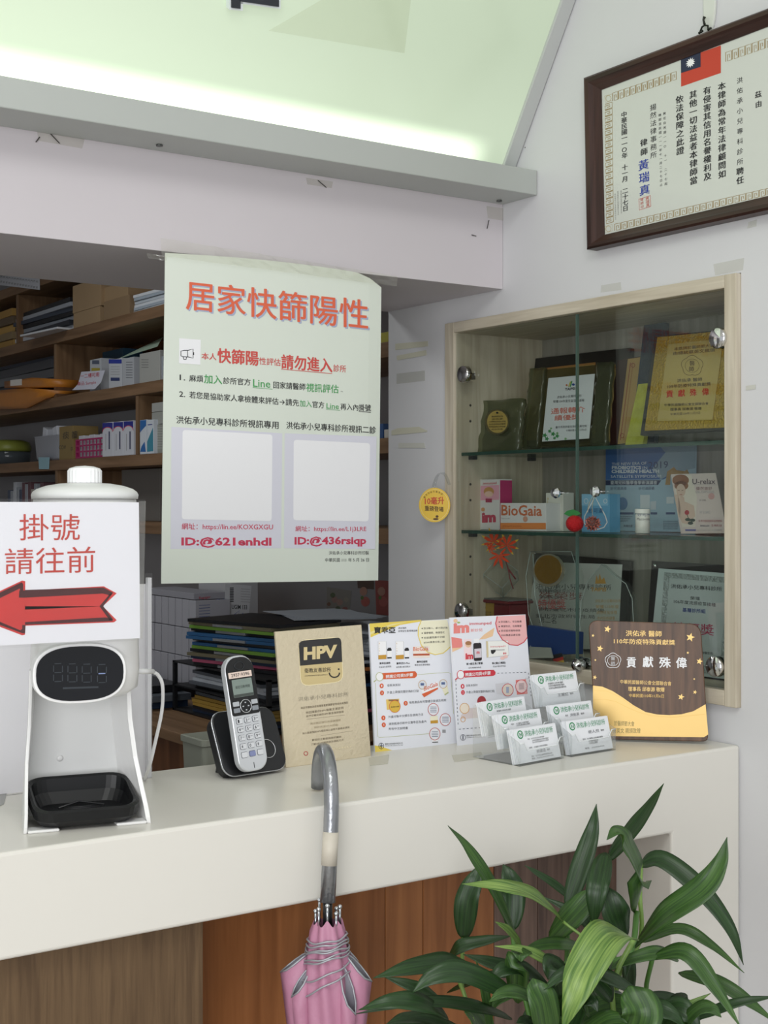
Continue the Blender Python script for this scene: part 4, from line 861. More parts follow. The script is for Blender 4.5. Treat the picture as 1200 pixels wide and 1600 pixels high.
R1_ = [('胡人然', -.002, .024, .0325, .0058, NM), ('醫師', .028, .036, .0325, .0034, BK2), ('現任：台大醫院小兒科專科醫師', -.018, .030, .0215, .0036, BK2), ('台大醫院急診部', -.005, .018, .0175, .0034, BK2), ('小兒部主治醫師', -.005, .016, .0140, .0034, BK2), ('電話：(02)2936-4134', -.016, .030, .0065, .003, SM)]
R2_ = [('院長', -.018, -.012, .0350, .0032, BK2), ('洪佑承', -.007, .015, .0350, .0056, NM), ('醫師', .019, .027, .0350, .0034, BK2)]
R3_ = [('馬偕醫院小兒科專科醫師', -.022, .014, .0375, .0034, BK2), ('台灣兒科醫學會專科醫師', -.022, .016, .0335, .0034, BK2), ('台灣兒童胸腔暨重症醫學會', -.022, .02, .0295, .0034, BK2), ('王麗虹', -.004, .022, .0165, .0056, NM), ('醫師', .026, .034, .0165, .0034, BK2)]
tr2, M = holder('clear three-tier card holder on the right in front of the walnut award plaque', org, rz, [(0, .0, R1_, 1), (.037, .022, R2_, 0), (.074, .070, R3_, 0)])
cards(M, 0, .0, R1_, 'front pile of doctor cards in the right clear holder', n=5)
cards(M, .037, .022, R2_, 'middle pile of doctor cards in the right clear holder', n=4)
cards(M, .074, .070, R3_, 'rear and highest pile of doctor cards in the right clear holder', n=5)

# ================================================================== WALNUT AWARD PLAQUE
a = onZ(946, 1158, ZC); b_ = onZ(1105, 1163, ZC)
ud = (b_-a); ud.z = 0; ud.normalize(); nb = V((ud.y, -ud.x, 0)); nA = (nb*math.cos(math.radians(3))+V((0, 0, 1))*math.sin(math.radians(3))).normalized()
WAL = wood('694c37', '3d2a1e', 'Z', 34, .4)
t = thing('award_plaque', 'walnut wood award plaque with gold wave, gold stars and white Chinese title', 'plaque', (a+b_)/2)
def rrpx(c, rs):
    pts = []
    for i in range(4):
        p = V((*c[i], 0)); A = V((*c[i-1], 0)); B = V((*c[(i+1) % 4], 0)); r = rs[i]; da = (A-p).normalized()*r; db = (B-p).normalized()*r
        for j in range(7): w_ = j/6; x = p+da*(1-w_)**2+db*w_**2; pts.append((x.x, x.y))
    return pts
cor = [(919, 969), (1095, 975), (1107, 1159), (931, 1155)]
k = MB(); card(rrpx(cor, [16, 18, 10, 10]), a, nA, .010, WAL, k); obj('plaque_board', k, t, bevel=.0015)
S = Sheet(a, nA); q = lambda x, y: (920+x*.23333, 850+y*.23333)
def T(s, x0, y0, x1, y1, h, m, **kw): a_ = q(x0, y0); b2 = q(x1, y1); S.text(s, a_[0], a_[1], b2[0], b2[1], h*.23333, m, **kw)
GO = mat('d2b06a', .35, .3); GO2 = mat('c9a455', .35, .3); SIL = mat('e8e8ea', .4)
wv = [(28, 948), (90, 955), (160, 985), (230, 1030), (300, 1080), (380, 1125), (460, 1142), (540, 1146), (620, 1140), (700, 1120), (782, 1073)]
S.poly([q(*p) for p in wv]+[q(800, 1275), q(770, 1294)]+[q(45, 1285), q(28, 1270)], GO, 1)
S.line([q(*p) for p in ((28, 980), (120, 985), (200, 1020), (280, 1075), (340, 1110))], .5, GO2, 2); S.line([q(*p) for p in ((28, 1045), (100, 1038), (180, 1055), (250, 1090), (330, 1125), (420, 1150), (560, 1160), (780, 1140))], .6, GO2, 2)
def starp(x, y, r, m):
    cx, cy = q(x, y); r *= .23333
    S.poly([(cx+(r if i % 2 == 0 else r*.42)*math.sin(PI*i/5+.25), cy-(r if i % 2 == 0 else r*.42)*math.cos(PI*i/5+.25)) for i in range(10)], m, 2)
for x, y, r in ((125, 570, 24), (28, 613, 11), (75, 700, 23), (44, 777, 8), (40, 893, 15), (680, 625, 31), (663, 728, 10), (741, 786, 23), (706, 904, 8), (711, 992, 15), (618, 1024, 23)): starp(x, y, r, GO)
T('洪佑承 醫師', 248, 598, 488, 602, 40, GO, off=.01); T('110年防疫特殊貢獻獎', 168, 650, 578, 660, 36, GO, off=.01)
T('貢', 255, 792, 315, 792, 72, SIL, off=.03); T('獻', 362, 790, 430, 790, 72, SIL, off=.03); T('殊', 472, 794, 548, 794, 72, SIL, off=.03); T('偉', 585, 796, 655, 796, 72, SIL, off=.03)
cx, cy = q(162, 781); pet = [(cx+(11.2+1.6*abs(math.cos(2.5*(an+PI/2))))*math.cos(an)*.98, cy+(10.4+1.6*abs(math.cos(2.5*(an+PI/2))))*math.sin(an)) for an in [2*PI*i/50 for i in range(51)]]
S.line(pet, .8, SIL, 2); S.ring(cx, cy, 8.6, 8, .6, SIL, 2, 20); S.col('醫師', cx, cy-3.6, cx, cy+4.4, 6.8, mat('c8c8ca', .4), 2)
T('中華民國醫師公會全國聯合會', 210, 922, 553, 935, 28, GO); T('理事長 邱泰源 敬贈', 264, 970, 506, 975, 30, GO, off=.01); T('中華民國110年11月6日', 270, 1014, 502, 1019, 24, GO2)
DGR = mat('6a6a3a', .5); T('於醫師節大會', 170, 1200, 305, 1205, 34, DGR); T('蔡英文 親頒致贈', 160, 1250, 345, 1250, 34, DGR)
S.done(t)

# ================================================================== ROUND YELLOW WOBBLER
t = thing('shelf_wobbler', 'round yellow promotional tag on a clear plastic arm beside the glass cabinet', 'tag', onX(688, 789, XW-.02))
YW = mat('e8c03c', .4); c = onX(679, 789, XW-.045); nW = V((-.75, -.66, 0)).normalized()
k = MB(); card([(679+24.5*math.cos(a), 789+27*math.sin(a)) for a in [2*PI*i/36 for i in range(36)]], c, nW, .0008, YW, k); disc = obj('round_tag', k, t)
arm = MB(); pts = bez([onX(704, 757, XW-.0135), onX(697, 742, XW-.0145), onX(686, 740, XW-.022), onX(680, 752, XW-.035), onP(677, 764, c, nW)+nW*-.0025], 6); arm.tube(pts, .008, CLR, 6, flat=.08); obj('clear_arm', arm, t)
S = Sheet(c, nW); RQ = mat('c83828', .5); BQ = mat('5a3a10', .5)
S.text('10毫升', 664, 783, 694, 782, 12, RQ, 3, off=.02); S.text('重磅登場', 664, 794, 693, 796, 8, BQ, 3, off=.02)
S.ring(679, 789, 22, 24.3, .5, mat('f2e0a0', .5), 2, 30)
for i, ch in enumerate('寶乖亞益生菌滴劑'): an = math.radians(215+i*13); S.text(ch, 679+19*math.cos(an)-1.4, 789+21*math.sin(an), 679+19*math.cos(an)+1.4, 789+21*math.sin(an), 3, BQ, 3)
S.ell(683, 807, 2.4, 2, BQ, 3, 10); S.ell(681, 811, 4.5, 1.6, BQ, 3, 10); S.done(disc)

# ================================================================== tape remnants, pins and scraps on the walls
def strip(px, X, n, label, m, name='tape_strip', grp='old tape strips on the walls', cat='tape'):
    k_ = MB(); card(px, X, n, .0006, m, k_); k_.v = [v+V(n)*.0009 for v in k_.v]; tag(obj(name, k_, None), label, cat, grp)
OLDT = mat('cfcdb9', .45); OLDC = glass('fdfdfb', tint=.08, milk='f2f2ee', rough=.15, fres=1.5)
XN = (-1, 0, 0); XP = (XW, 0, 0); YPp = (0, 2.28, 0)
strip([(618, 537), (669, 533), (669, 541), (618, 547)], XP, XN, 'straight yellowed tape strip, upper of the four left of the glass cabinet', OLDT)
strip([(620, 556), (666, 547), (667, 555), (621, 563)], XP, XN, 'yellowed tape strip just below the topmost strip left of the cabinet', OLDT)
strip([(620, 584), (664, 579), (664, 595), (620, 600)], XP, XN, 'clear shiny tape scrap on the wall in the middle left of the cabinet', OLDC)
strip([(612, 673), (622, 669), (655, 667), (668, 673), (667, 675), (612, 680)], XP, XN, 'yellowed tape strip with pointed ends above the lowest wall strip', OLDT)
strip([(623, 692), (663, 692), (665, 700), (623, 700)], XP, XN, 'pale folded tape strip, lowest of those left of the cabinet', mat('cfcfc6', .4))
strip([(940, 446), (970, 441), (971, 453), (939, 457)], XP, XN, 'small clear tape scrap above the cabinet frame, left of the frame corner', OLDC)
strip([(1115, 413), (1163, 403), (1161, 422), (1118, 430)], XP, XN, 'clear tape scrap above the right end of the glass cabinet', OLDC)
strip([(1170, 347), (1183, 343), (1182, 354), (1168, 357)], XP, XN, 'tiny square tape scrap just below the brown picture frame', OLDC)
strip([(1166, 603), (1181, 601), (1181, 608), (1166, 610)], XP, XN, 'tiny pale tape end on the wall right of the cabinet frame', mat('c6c6be', .4))
YN = (0, -1, 0)
strip([(58, 206), (132, 217), (128, 232), (60, 220)], YPp, YN, 'clear tape scrap on the soffit below the left end of the light box ledge', OLDC)
strip([(478, 278), (520, 284), (518, 294), (480, 288)], YPp, YN, 'clear tape scrap on the middle of the soffit below the ledge', OLDC)
strip([(760, 322), (789, 326), (788, 345), (762, 341)], YPp, YN, 'clear tape scrap at the upper right corner of the soffit', OLDC)
k_g = 'small pins and staples in the soffit'
for i, (x0, y0, x1, y1, l) in enumerate(((78, 208, 93, 224, 'dark pin stuck slanting in the soffit below the ledge at far left'), (497, 282, 510, 293, 'thin brown staple in the soffit above the poster'), (764, 344, 761, 357, 'short black pin mark at the right end of the soffit'), (56, 222, 62, 214, 'tiny dark staple left of the slanting pin'), (737, 367, 744, 369, 'tiny dark staple near the lower right of the soffit'))):
    k_ = MB(); k_.tube([onY(x0, y0, 2.278), onY(x1, y1, 2.277)], .0009, mat('3a3632', .5), 5); tag(obj('wall_pin', k_, None), l, 'pin', k_g)
TPG = mat('c9c6b9', .5)
for px, l in (([(576, 1184), (608, 1179), (606, 1193), (578, 1196)], 'worn grey tape residue on the counter below the yellow flyer'), ([(706, 1180), (752, 1175), (756, 1184), (710, 1190)], 'worn grey tape residue on the counter left of the card holders'), ([(-6, 1240), (12, 1234), (6, 1256), (-6, 1262)], 'grey tape patch on the counter at the far left edge')):
    k_ = MB(); card(px, (0, 0, ZC+.0007), (0, 0, 1), .0005, TPG if 'patch' not in l else mat('a2a2a0', .4), k_); tag(obj('tape_residue', k_, None), l, 'tape', 'tape residue on the counter')

# ================================================================== CABINET CONTENTS
def plank(corners, X, z, lean_, name, label, cat, th_, m, grp=None, bevel=.001, part='plate'):
    """upright slab that stands on height z at depth X and leans back; returns (thing, sheet)"""
    n_ = V((-math.cos(math.radians(lean_)), 0, math.sin(math.radians(lean_)))); p0_ = V((X, 0, z))
    q_ = fit(corners, p0_, n_); c_ = (q_[2]+q_[3])/2
    t_ = thing(name, label, cat, (c_.x, c_.y, z), 0, grp)
    k_ = MB(); card(corners, p0_, n_, th_, m, k_); zmin = min(v.z for v in k_.v)
    if zmin < z+.0003: dz_ = z+.0003-zmin; k_.v = [v+V((dz_*math.tan(math.radians(lean_)), 0, dz_)) if v.z < z+.03 else v for v in k_.v]
    o_ = obj(part, k_, t_, bevel=bevel); return t_, Sheet(p0_, n_), (p0_, n_)
def sub(t_, corners, pn, off, th_, m, name, bevel=0, label=None):
    k_ = MB(); card(corners, pn[0]+pn[1]*off, pn[1], th_, m, k_); return obj(name, k_, t_, bevel=bevel, label=label)
Z1, Z2, Z0 = 1.6297, 1.4592, cz0+.0285
GOLDP = mat('c9b25a', .3, .45); GOLDF = mat('c4a53c', .3, .6, bump=.9, bscale=220); BLKW = mat('1d1a18', .3)
# -- top shelf
t, S, pn = plank([(783, 566), (985, 543), (982, 690), (765, 700)], 2.065, Z1, 8, 'framed_award', 'wide black framed award standing at the back of the top glass shelf', 'framed award', .012, BLKW)
sub(t, [(800, 581), (930, 566), (930, 684), (786, 690)], pn, .001, .001, mat('c08a4a', .4), 'gold_mount'); sub(t, [(803, 584), (928, 569), (928, 682), (789, 688)], pn, .002, .001, mat('c9a862', .35, .3), 'award_sheet')
S.line([(808, 590), (800, 640), (796, 684)], .8, mat('7a3a28', .5), 12); S.poly([(806, 588), (816, 584), (812, 590), (805, 598)], mat('7a3a28', .5), 12); S.text('洪', 817, 593, 825, 592, 8, INK, 13, off=.02); S.text('104年', 802, 614, 824, 612, 7, INK, 13, off=.01); S.text('仁', 817, 634, 822, 633, 13, mat('a83424', .5), 13, off=.02); S.done(t)
t, S, pn = plank([(965, 563), (1003, 556), (1000, 690), (946, 696)], 2.04, Z1, 9, 'framed_certificate', 'narrow gold certificate with a dark red border behind the gold plaque', 'framed certificate', .006, mat('3a1a14', .4))
sub(t, [(981, 561), (1008, 557), (1003, 690), (965, 694)], pn, .001, .001, mat('cfae6a', .35, .3), 'certificate_sheet'); S.line([(986, 567), (970, 688)], 1, mat('9a3424', .5), 7); S.line([(990, 567), (975, 688)], .5, mat('9a3424', .5), 7); S.ring(990, 571, 3, 3.4, .8, mat('9a3424', .5), 8, 12); S.ring(973, 681, 3, 3.4, .8, mat('9a3424', .5), 8, 12); S.done(t)
GRNC = glass('c8ccb4', tint=.30, milk='8f9676', rough=.06, fres=1.55)
def ripple(corners, pn, th_, m, nx=8, ny=14, amp=.002):
    c_ = fit(corners, *pn); nn_ = pn[1]; f = []
    for j in range(ny+1):
        for i in range(nx+1):
            p = c_[0].lerp(c_[1], i/nx).lerp(c_[3].lerp(c_[2], i/nx), j/ny); f.append(p+nn_*(amp*math.sin(j*1.7+i*.9+random.random())))
    k0 = len(f); b2 = [p-nn_*th_ for p in f]; fs = []
    for j in range(ny):
        for i in range(nx): a_ = j*(nx+1)+i; fs += [(a_, a_+nx+1, a_+nx+2, a_+1), (k0+a_, k0+a_+1, k0+a_+nx+2, k0+a_+nx+1)]
    lp = list(range(nx+1))+[(j+1)*(nx+1)-1 for j in range(1, ny+1)]+[ny*(nx+1)+i for i in range(nx-1, -1, -1)]+[j*(nx+1) for j in range(ny-1, 0, -1)]
    for i in range(len(lp)): a_, b2_ = lp[i], lp[(i+1) % len(lp)]; fs.append((a_, b2_, k0+b2_, k0+a_))
    return MB().add(f+b2, fs, m, True)
nL = lambda d: V((-math.cos(math.radians(d)), 0, math.sin(math.radians(d))))
pn = (V((1.985, 0, Z1)), nL(9)); b_ = onP(880, 700, *pn)
t = thing('crystal_award', 'crystal award with rippled glass pillars around a white sheet on the top shelf', 'award', (b_.x, b_.y, Z1))
obj('glass_pillar', ripple([(828, 576), (850, 574), (838, 699), (815, 700)], pn, .012, GRNC), t); obj('glass_pillar', ripple([(933, 567), (956, 565), (945, 696), (921, 697)], pn, .012, GRNC), t)
sub(t, [(850, 578), (934, 570), (922, 697), (838, 699)], pn, -.006, .003, glass('c8c8a8', tint=.3, milk='86825a', rough=.05), 'glass_panel'); sub(t, [(857, 591), (929, 584), (920, 685), (847, 690)], pn, .0005, .0012, mat('dfe6ea', .4), 'white_sheet')
S = Sheet(*pn); q = lambda x, y: (700+x*.21667, 520+y*.21667)
def T(s, x0, y0, x1, y1, h, m, **kw): a_ = q(x0, y0); b2 = q(x1, y1); S.text(s, a_[0], a_[1], b2[0], b2[1], h*.21667, m, **kw)
T('TAIPEI', 846, 408, 918, 402, 18, BLK, layer=4, off=.03); S.ell(*q(858, 378), 1.6, 1.6, mat('c87a50', .5), 4); S.ell(*q(906, 374), 2.4, 1.8, mat('2a4a9a', .5), 4); S.line([q(872, 390), q(886, 352)], 1.8, mat('c8c040', .5), 4); S.line([q(884, 390), q(896, 348)], 1.8, mat('3a9a5a', .5), 4)
T('洪佑承小兒專科診所', 788, 466, 965, 454, 20, BLK, layer=4); T('榮獲104年度兒童發展通報', 760, 497, 985, 487, 20, BLK, layer=4); T('通報轉介', 745, 568, 990, 552, 44, mat('d8664a', .5), layer=4, off=.01); T('績優獎', 770, 616, 950, 606, 40, mat('d8664a', .5), layer=4, off=.01)
T('臺北市政府衛生局局長黃世傑', 778, 682, 1002, 672, 18, BLK, layer=4); T('中華民國104年12月6日', 855, 706, 1000, 698, 16, BLK, layer=4)
LF = mat('3f9050', .5)
for x, y, r in ((700, 740, 20), (735, 710, 16), (760, 730, 20), (715, 765, 18), (790, 745, 18), (745, 690, 10), (770, 760, 14), (850, 765, 12), (790, 725, 12)): cx, cy = q(x, y); r *= .21667; S.poly([(cx+(r if i % 2 == 0 else r*.5)*math.cos(PI*i/5), cy+(r if i % 2 == 0 else r*.5)*math.sin(PI*i/5)) for i in range(10)], LF if r > 3 else mat('7ab070', .5), 4)
S.done(t)
pn = (V((1.925, 0, Z1)), nL(10)); b_ = onP(775, 706, *pn)
t = thing('crystal_plaque', 'small rippled crystal plaque with a round gold disc, leftmost on the top shelf', 'plaque', (b_.x, b_.y, Z1))
obj('crystal_block', ripple([(748, 627), (816, 622), (808, 705), (739, 707)], pn, .012, GRNC, 10, 10, .003), t)
sub(t, [(776+18.5*math.cos(a), 659+20*math.sin(a)) for a in [2*PI*i/28 for i in range(28)]], pn, .006, .003, mat('6a6446', .3, .5), 'disc_rim'); sub(t, [(777+16*math.cos(a), 659+17.5*math.sin(a)) for a in [2*PI*i/28 for i in range(28)]], pn, .0065, .001, mat('c9b060', .35, .4), 'gold_disc')
S = Sheet(pn[0]+pn[1]*.0068, pn[1])
for i, s_ in enumerate(('優良防疫診所', '洪佑承', '小兒專科診所熱心參與', '北市社區防疫醫療', '特頒此牌以資鼓勵', '台北市長')): S.text(s_, 777-(13 if 1 < i < 5 else 9), 651+i*4, 777+(13 if 1 < i < 5 else 9), 650.4+i*4, 2.8, BLK, 1)
S.ell(777, 645, 2, 1.6, BLK, 1, 10); S.done(t)
# blue glass slab and yellow-green slab behind the gold plaque
t, S, pn = plank([(1006, 508), (1040, 503), (1022, 694), (984, 697)], 2.02, Z1, 10, 'glass_plaque', 'dark blue marbled glass plaque rising behind the large gold plaque', 'plaque', .012, mat('2a3a48', .2, noise=.5, nscale=40, bump=.4, bscale=90))
t, S, pn = plank([(997, 600), (1018, 598), (1004, 695), (976, 697)], 1.985, Z1, 10, 'acrylic_block', 'yellow-green textured acrylic slab at the foot of the blue glass plaque', 'plaque', .012, mat('a8ac3c', .25, noise=.35, nscale=60, bump=.5, bscale=90))
# big gold plaque
pn = (V((1.955, 0, Z1)), nL(12)); b_ = onP(1075, 690, *pn)
t = thing('gold_award', 'large gold award plaque with flower emblem and red title on the top shelf', 'award', (b_.x, b_.y, Z1))
sub(t, [(1023, 525), (1152, 513), (1137, 672), (1000, 680)], pn, -.003, .008, mat('202420', .3), 'backing_board', .001); sub(t, [(1027, 527), (1150, 515), (1133, 668), (1007, 673)], pn, -.001, .0018, GOLDF, 'hammered_gold_border'); sub(t, [(1044, 538), (1130, 529), (1113, 656), (1027, 658)], pn, .0003, .001, mat('c8b46a', .35, .4), 'gold_sheet')
tt = MB(); tt.box((b_.x+.002, b_.y-.05, Z1), (b_.x+.05, b_.y+.05, Z1+.006), BLACKP); obj('stand_foot', tt, t)
S = Sheet(pn[0]+pn[1]*.0004, pn[1]); q = lambda x, y: (940+x*.21667, 500+y*.21667)
def T(s, x0, y0, x1, y1, h, m, **kw): a_ = q(x0, y0); b2 = q(x1, y1); S.text(s, a_[0], a_[1], b2[0], b2[1], h*.21667, m, **kw)
DGD = mat('6e5a2c', .5); T('本獎牌於醫師節大會', 524, 210, 812, 182, 24, DGD, off=.01); T('由總統蔡英文親頒', 518, 242, 818, 216, 26, DGD, off=.01)
cx, cy = q(654, 330); S.line([(cx+(15+2.4*abs(math.cos(2.5*(an+PI/2))))*math.cos(an), cy+(14+2.2*abs(math.cos(2.5*(an+PI/2))))*math.sin(an)) for an in [2*PI*i/50 for i in range(51)]], .7, DGD, 2); S.ring(cx, cy, 11, 10.5, .5, DGD, 2, 20); S.col('醫師', cx, cy-4, cx-1, cy+5, 8.5, DGD, 2, off=.02)
T('洪佑承 醫師', 545, 438, 726, 428, 26, BRN, off=.01); T('109年防疫特殊貢獻獎', 474, 482, 788, 460, 26, BRN, off=.01)
for ch, x in zip('貢獻殊偉', (492, 577, 662, 750)): T(ch, x-24, 535-(x-492)*.06, x+24, 532-(x-492)*.06, 52, mat('c0341e', .5), off=.03)
T('中華民國醫師公會全國聯合會', 454, 614, 772, 602, 20, BRN, off=.01); T('理事長 邱泰源 敬贈', 496, 646, 720, 638, 22, BRN, off=.01); T('中華民國109年11月7日', 498, 680, 710, 670, 20, BRN); S.done(t)

# -- middle shelf
def cbox(x0, x1, ytop, ybot, X, d, z, name, label, m, grp=None, side=None):
    """carton whose front face lies in plane X between pixel columns x0..x1"""
    a_ = onX(x0, ybot, X); b2 = onX(x1, ybot, X); zt = onX((x0+x1)/2, ytop, X).z; c_ = (a_+b2)/2
    t_ = thing(name, label, 'box', (X+d/2, c_.y, z), 0, grp); k_ = MB(); k_.box((X, b2.y, z+.0004), (X+d, a_.y, zt), m); obj('carton', k_, t_, bevel=.0006); return t_, Sheet((X, 0, 0), (-1, 0, 0))
MW = mat('dcdcdc', .5); MPK = mat('d88aa4', .5); MOR = mat('e08a4a', .5)
t, S = cbox(750, 781, 749, 825, 1.935, .035, Z2, 'medicine_box', 'slim white and pink syrup box with a child face, leftmost on the middle shelf', MW)
k = MB(); y_ = onX(781, 800, 1.935).y; k.box((1.9352, y_-.0008, Z2+.001), (1.969, y_-.0002, onX(765, 750, 1.935).z-.001), mat('b8386c', .5)); obj('magenta_side', k, t)
S.rect(751, 759, 780, 782, mat('e4a8bc', .5), 1, -.04); S.text('immunped', 755, 756, 776, 755, 5, PKR, 2, off=.01); S.ell(764, 768, 8, 7, mat('c8965a', .5), 2); S.ell(764, 772, 6.6, 4.6, mat('e8c4b4', .5), 3); S.rect(759, 779, 769, 785, mat('a83a5a', .5), 3); S.text('im', 753, 809, 775, 808, 16, mat('c04860', .5), 2, off=.06); S.ell(755, 796, 3, 3, mat('d8a070', .5), 3); S.done(t)
t, S = cbox(782, 853, 786, 827, 1.925, .05, Z2, 'medicine_box', 'wide white and orange probiotic box on the middle shelf', MW)
S.text('BioGaia', 783.5, 797, 847, 798, 17, mat('c8704a', .5), 2, off=.02); S.poly([(782, 817), (853, 817), (853, 827), (782, 827)], MOR, 1); S.ell(821, 811, 3.6, 4.6, mat('d09a84', .5), 2); S.text('Protectis tabs', 784, 810, 797, 810, 2, GRY, 2); S.text('ProTectis', 786, 822, 815, 822, 2.2, mat('a05028', .5), 2); S.done(t)
t, S = cbox(853, 880, 770, 822, 1.965, .03, Z2, 'medicine_box', 'small white box with sideways yellow lettering behind the left door knob', mat('d4d4cc', .5))
S.col('BioGaia', 858, 812, 858, 778, 6.5, mat('c0a848', .5), 2); S.ell(872, 808, 3, 3, mat('c0a848', .5), 2, 10); S.line([(868, 806), (876, 810)], 1, mat('c0a848', .5), 2); S.done(t)
BLU = mat('6aa8d0', .5); BL2 = mat('8cc0e0', .5)
t, S = cbox(909, 952, 772, 829, 1.945, .03, Z2, 'medicine_box', 'light blue box with a white water drop outline below the right door knob', BLU)
S.poly([(909, 772), (950, 772), (950, 790), (909, 790)], BL2, 1); dr = [(930, 776), (938, 791), (946, 806), (949, 816), (944, 824), (932, 828), (920, 825), (913, 817), (914, 806), (922, 791), (930, 776)]; S.line(dr, 1.6, WH, 2); S.text('妙可滴', 920, 798, 942, 798, 8, mat('3a5a86', .5), 2, off=.01); S.ring(916, 783, 3, 4, .6, WH, 2, 12); S.ring(946, 783, 2.6, 3.4, .6, WH, 2, 12); S.done(t)
# blue symposium sheet
t, S, pn = plank([(948, 704), (1088, 699), (1086, 832), (944, 829)], 2.09, Z2, 3, 'leaflet_sheet', 'large blue probiotics symposium sheet leaning behind the middle shelf bottle', 'leaflet', .0015, mat('a9c6da', .5), bevel=0, part='sheet')
q = lambda x, y: (920+x*.20833, 690+y*.20833)
def T(s, x0, y0, x1, y1, h, m, **kw): a_ = q(x0, y0); b2 = q(x1, y1); S.text(s, a_[0], a_[1], b2[0], b2[1], h*.20833, m, **kw)
S.poly([q(128, 68), q(805, 45), q(800, 150), q(560, 285), q(128, 288)], mat('3d6aa8', .5), 2); S.poly([q(600, 52), q(805, 45), q(800, 200), q(640, 230), q(540, 285), q(480, 200)], mat('8fa6b8', .5), 3)
WG = mat('dce4ec', .5); T('THE NEW ERA OF', 175, 170, 435, 162, 22, WG, layer=4); T('PROBIOTICS', 175, 195, 395, 195, 24, WG, layer=4, off=.04); T('IN', 405, 196, 440, 196, 20, WG, layer=4); T('CHILDREN HEALTH', 172, 224, 530, 222, 26, WG, layer=4, off=.04); T('SATELLITE SYMPOSIUM', 167, 262, 545, 260, 22, WG, layer=4); T('2019', 450, 178, 597, 172, 52, mat('2c3c68', .5), layer=5)
S.poly([q(128, 290), q(545, 290), q(520, 326), q(128, 328)], mat('2c3c60', .5), 3); T('臺灣兒科醫學會學術演講會', 165, 308, 515, 308, 28, WG, layer=4, off=.01)
T('妙可滴滴液', 165, 352, 285, 350, 24, mat('3a4a70', .5), layer=4); T('妙可滴膠囊', 375, 352, 495, 350, 24, mat('3a4a70', .5), layer=4)
S.ell(*q(255, 465), 8, 10, mat('5a86b4', .5), 4); S.poly([q(172, 425), q(208, 425), q(210, 510), q(174, 512)], WG, 4); S.poly([q(180, 455), q(208, 455), q(208, 512), q(180, 512)], mat('30404c', .5), 5)
for x0, x1, y in ((180, 338, 538), (466, 515, 538), (580, 650, 538)): S.rect(q(x0, 0)[0], q(0, y-8)[1], q(x1, 0)[0], q(0, y+8)[1], mat('36507e', .5), 4)
for i in range(3):
    T('益生菌與兒童健康研討', 180, 562+i*16, 330-i*16, 562+i*16, 10, mat('3a4a5a', .5), layer=4)
for i in range(5): T('臺灣兒科醫學會研討會課程', 560, 598+i*14, 670, 598+i*14, 9, mat('3a4a5a', .5), layer=4)
T('演講先後', 262, 632, 330, 632, 18, mat('3a4a5a', .5), layer=4); S.poly([q(585, 415), q(640, 415), q(640, 465), q(585, 465)], WG, 4); S.poly([q(388, 400), q(460, 400), q(460, 500), q(388, 500)], WG, 4); S.poly([q(465, 450), q(508, 445), q(505, 510), q(465, 510)], mat('cfd8e4', .5), 4)
S.poly([q(575, 325), q(590, 225), q(640, 190), q(660, 215), q(720, 222), q(740, 210), q(755, 240), q(755, 250), q(615, 250), q(612, 325)], mat('b08a4a', .5), 4); S.done(t)
# pill bottle
c_ = onX(1004, 829, 1.96); t = thing('pill_bottle', 'small white supplement bottle standing on the middle glass shelf', 'bottle', (c_.x, c_.y, Z2))
Mz = Matrix.Translation((c_.x, c_.y, Z2+.0003)); k = MB(); k.lathe([(.013, 0), (.0142, .001), (.0142, .036), (.0125, .038)], Mz, mat('e6e6e0', .4), 24); obj('bottle_body', k, t); k = MB(); k.lathe([(.0148, .0385), (.0150, .040), (.0150, .047), (.0138, .048)], Mz, mat('efefea', .4), 24); obj('cap', k, t)
S = Sheet((c_.x-.0148, 0, 0), (-1, 0, 0)); 
S.text('妙可寧', 996, 804, 1012, 804, 6, mat('4a5a86', .5), 2); S.text('Muco-relax', 995.5, 811, 1013, 811, 4.5, BLK, 2); S.line([(997, 818), (1012, 817)], .8, BLK, 2); S.line([(996, 826), (1013, 826)], .8, GRY, 2)
k = MB()   # wrap the label print round the bottle
for p in S.mb.v:
    dy = p.y-c_.y; an = dy/.0144; p.x = c_.x-.01445*math.cos(an); p.y = c_.y+.01445*math.sin(an)
S.done(t)
t, S, pn = plank([(1048, 741), (1118, 739), (1136, 833), (1064, 834)], 1.985, Z2, 6, 'leaflet_sheet', 'pinkish leaflet with a portrait of a woman and a rose, right on the middle shelf', 'leaflet', .0012, mat('d0c2be', .45), bevel=0, part='sheet')
SKN = mat('cdb4a4', .5); HR = mat('8a5a3a', .5); RO = mat('a8323a', .5)
S.poly([q(640, 262), q(770, 252), q(812, 420), q(800, 640), q(700, 640), q(660, 480)], mat('d8d0c4', .5), 1)
S.ell(*q(690, 290), 13, 9, HR, 2); S.ell(*q(695, 330), 11, 7.5, HR, 2); S.ell(*q(692, 368), 7.2, 10.5, SKN, 3)
S.poly([q(672, 420), q(716, 415), q(720, 450), q(790, 480), q(800, 560), q(740, 620), q(700, 610), q(680, 560), q(665, 470)], SKN, 2); S.poly([q(640, 400), q(672, 395), q(690, 500), q(690, 580), q(672, 560), q(655, 470)], SKN, 2)
S.ell(*q(738, 532), 3.6, 3.8, RO, 4, 12); S.line([q(740, 550), q(765, 620)], 1, mat('3a4a3a', .5), 4)
for x, y in ((745, 585), (780, 590), (765, 612)): S.ell(*q(x, y), 4.4, 2.6, mat('3c4a40', .5), 4, 10)
for x in (678, 706): S.line([q(x-8, 366), q(x+6, 366)], .8, mat('5a4238', .5), 4)
S.line([q(684, 398), q(702, 397)], 1, mat('a8645a', .5), 4)
T('U-relax', 778, 300, 950, 298, 40, mat('4a3a48', .5), layer=2, off=.01); S.line([q(778, 322), q(960, 325)], .5, GRY, 2)
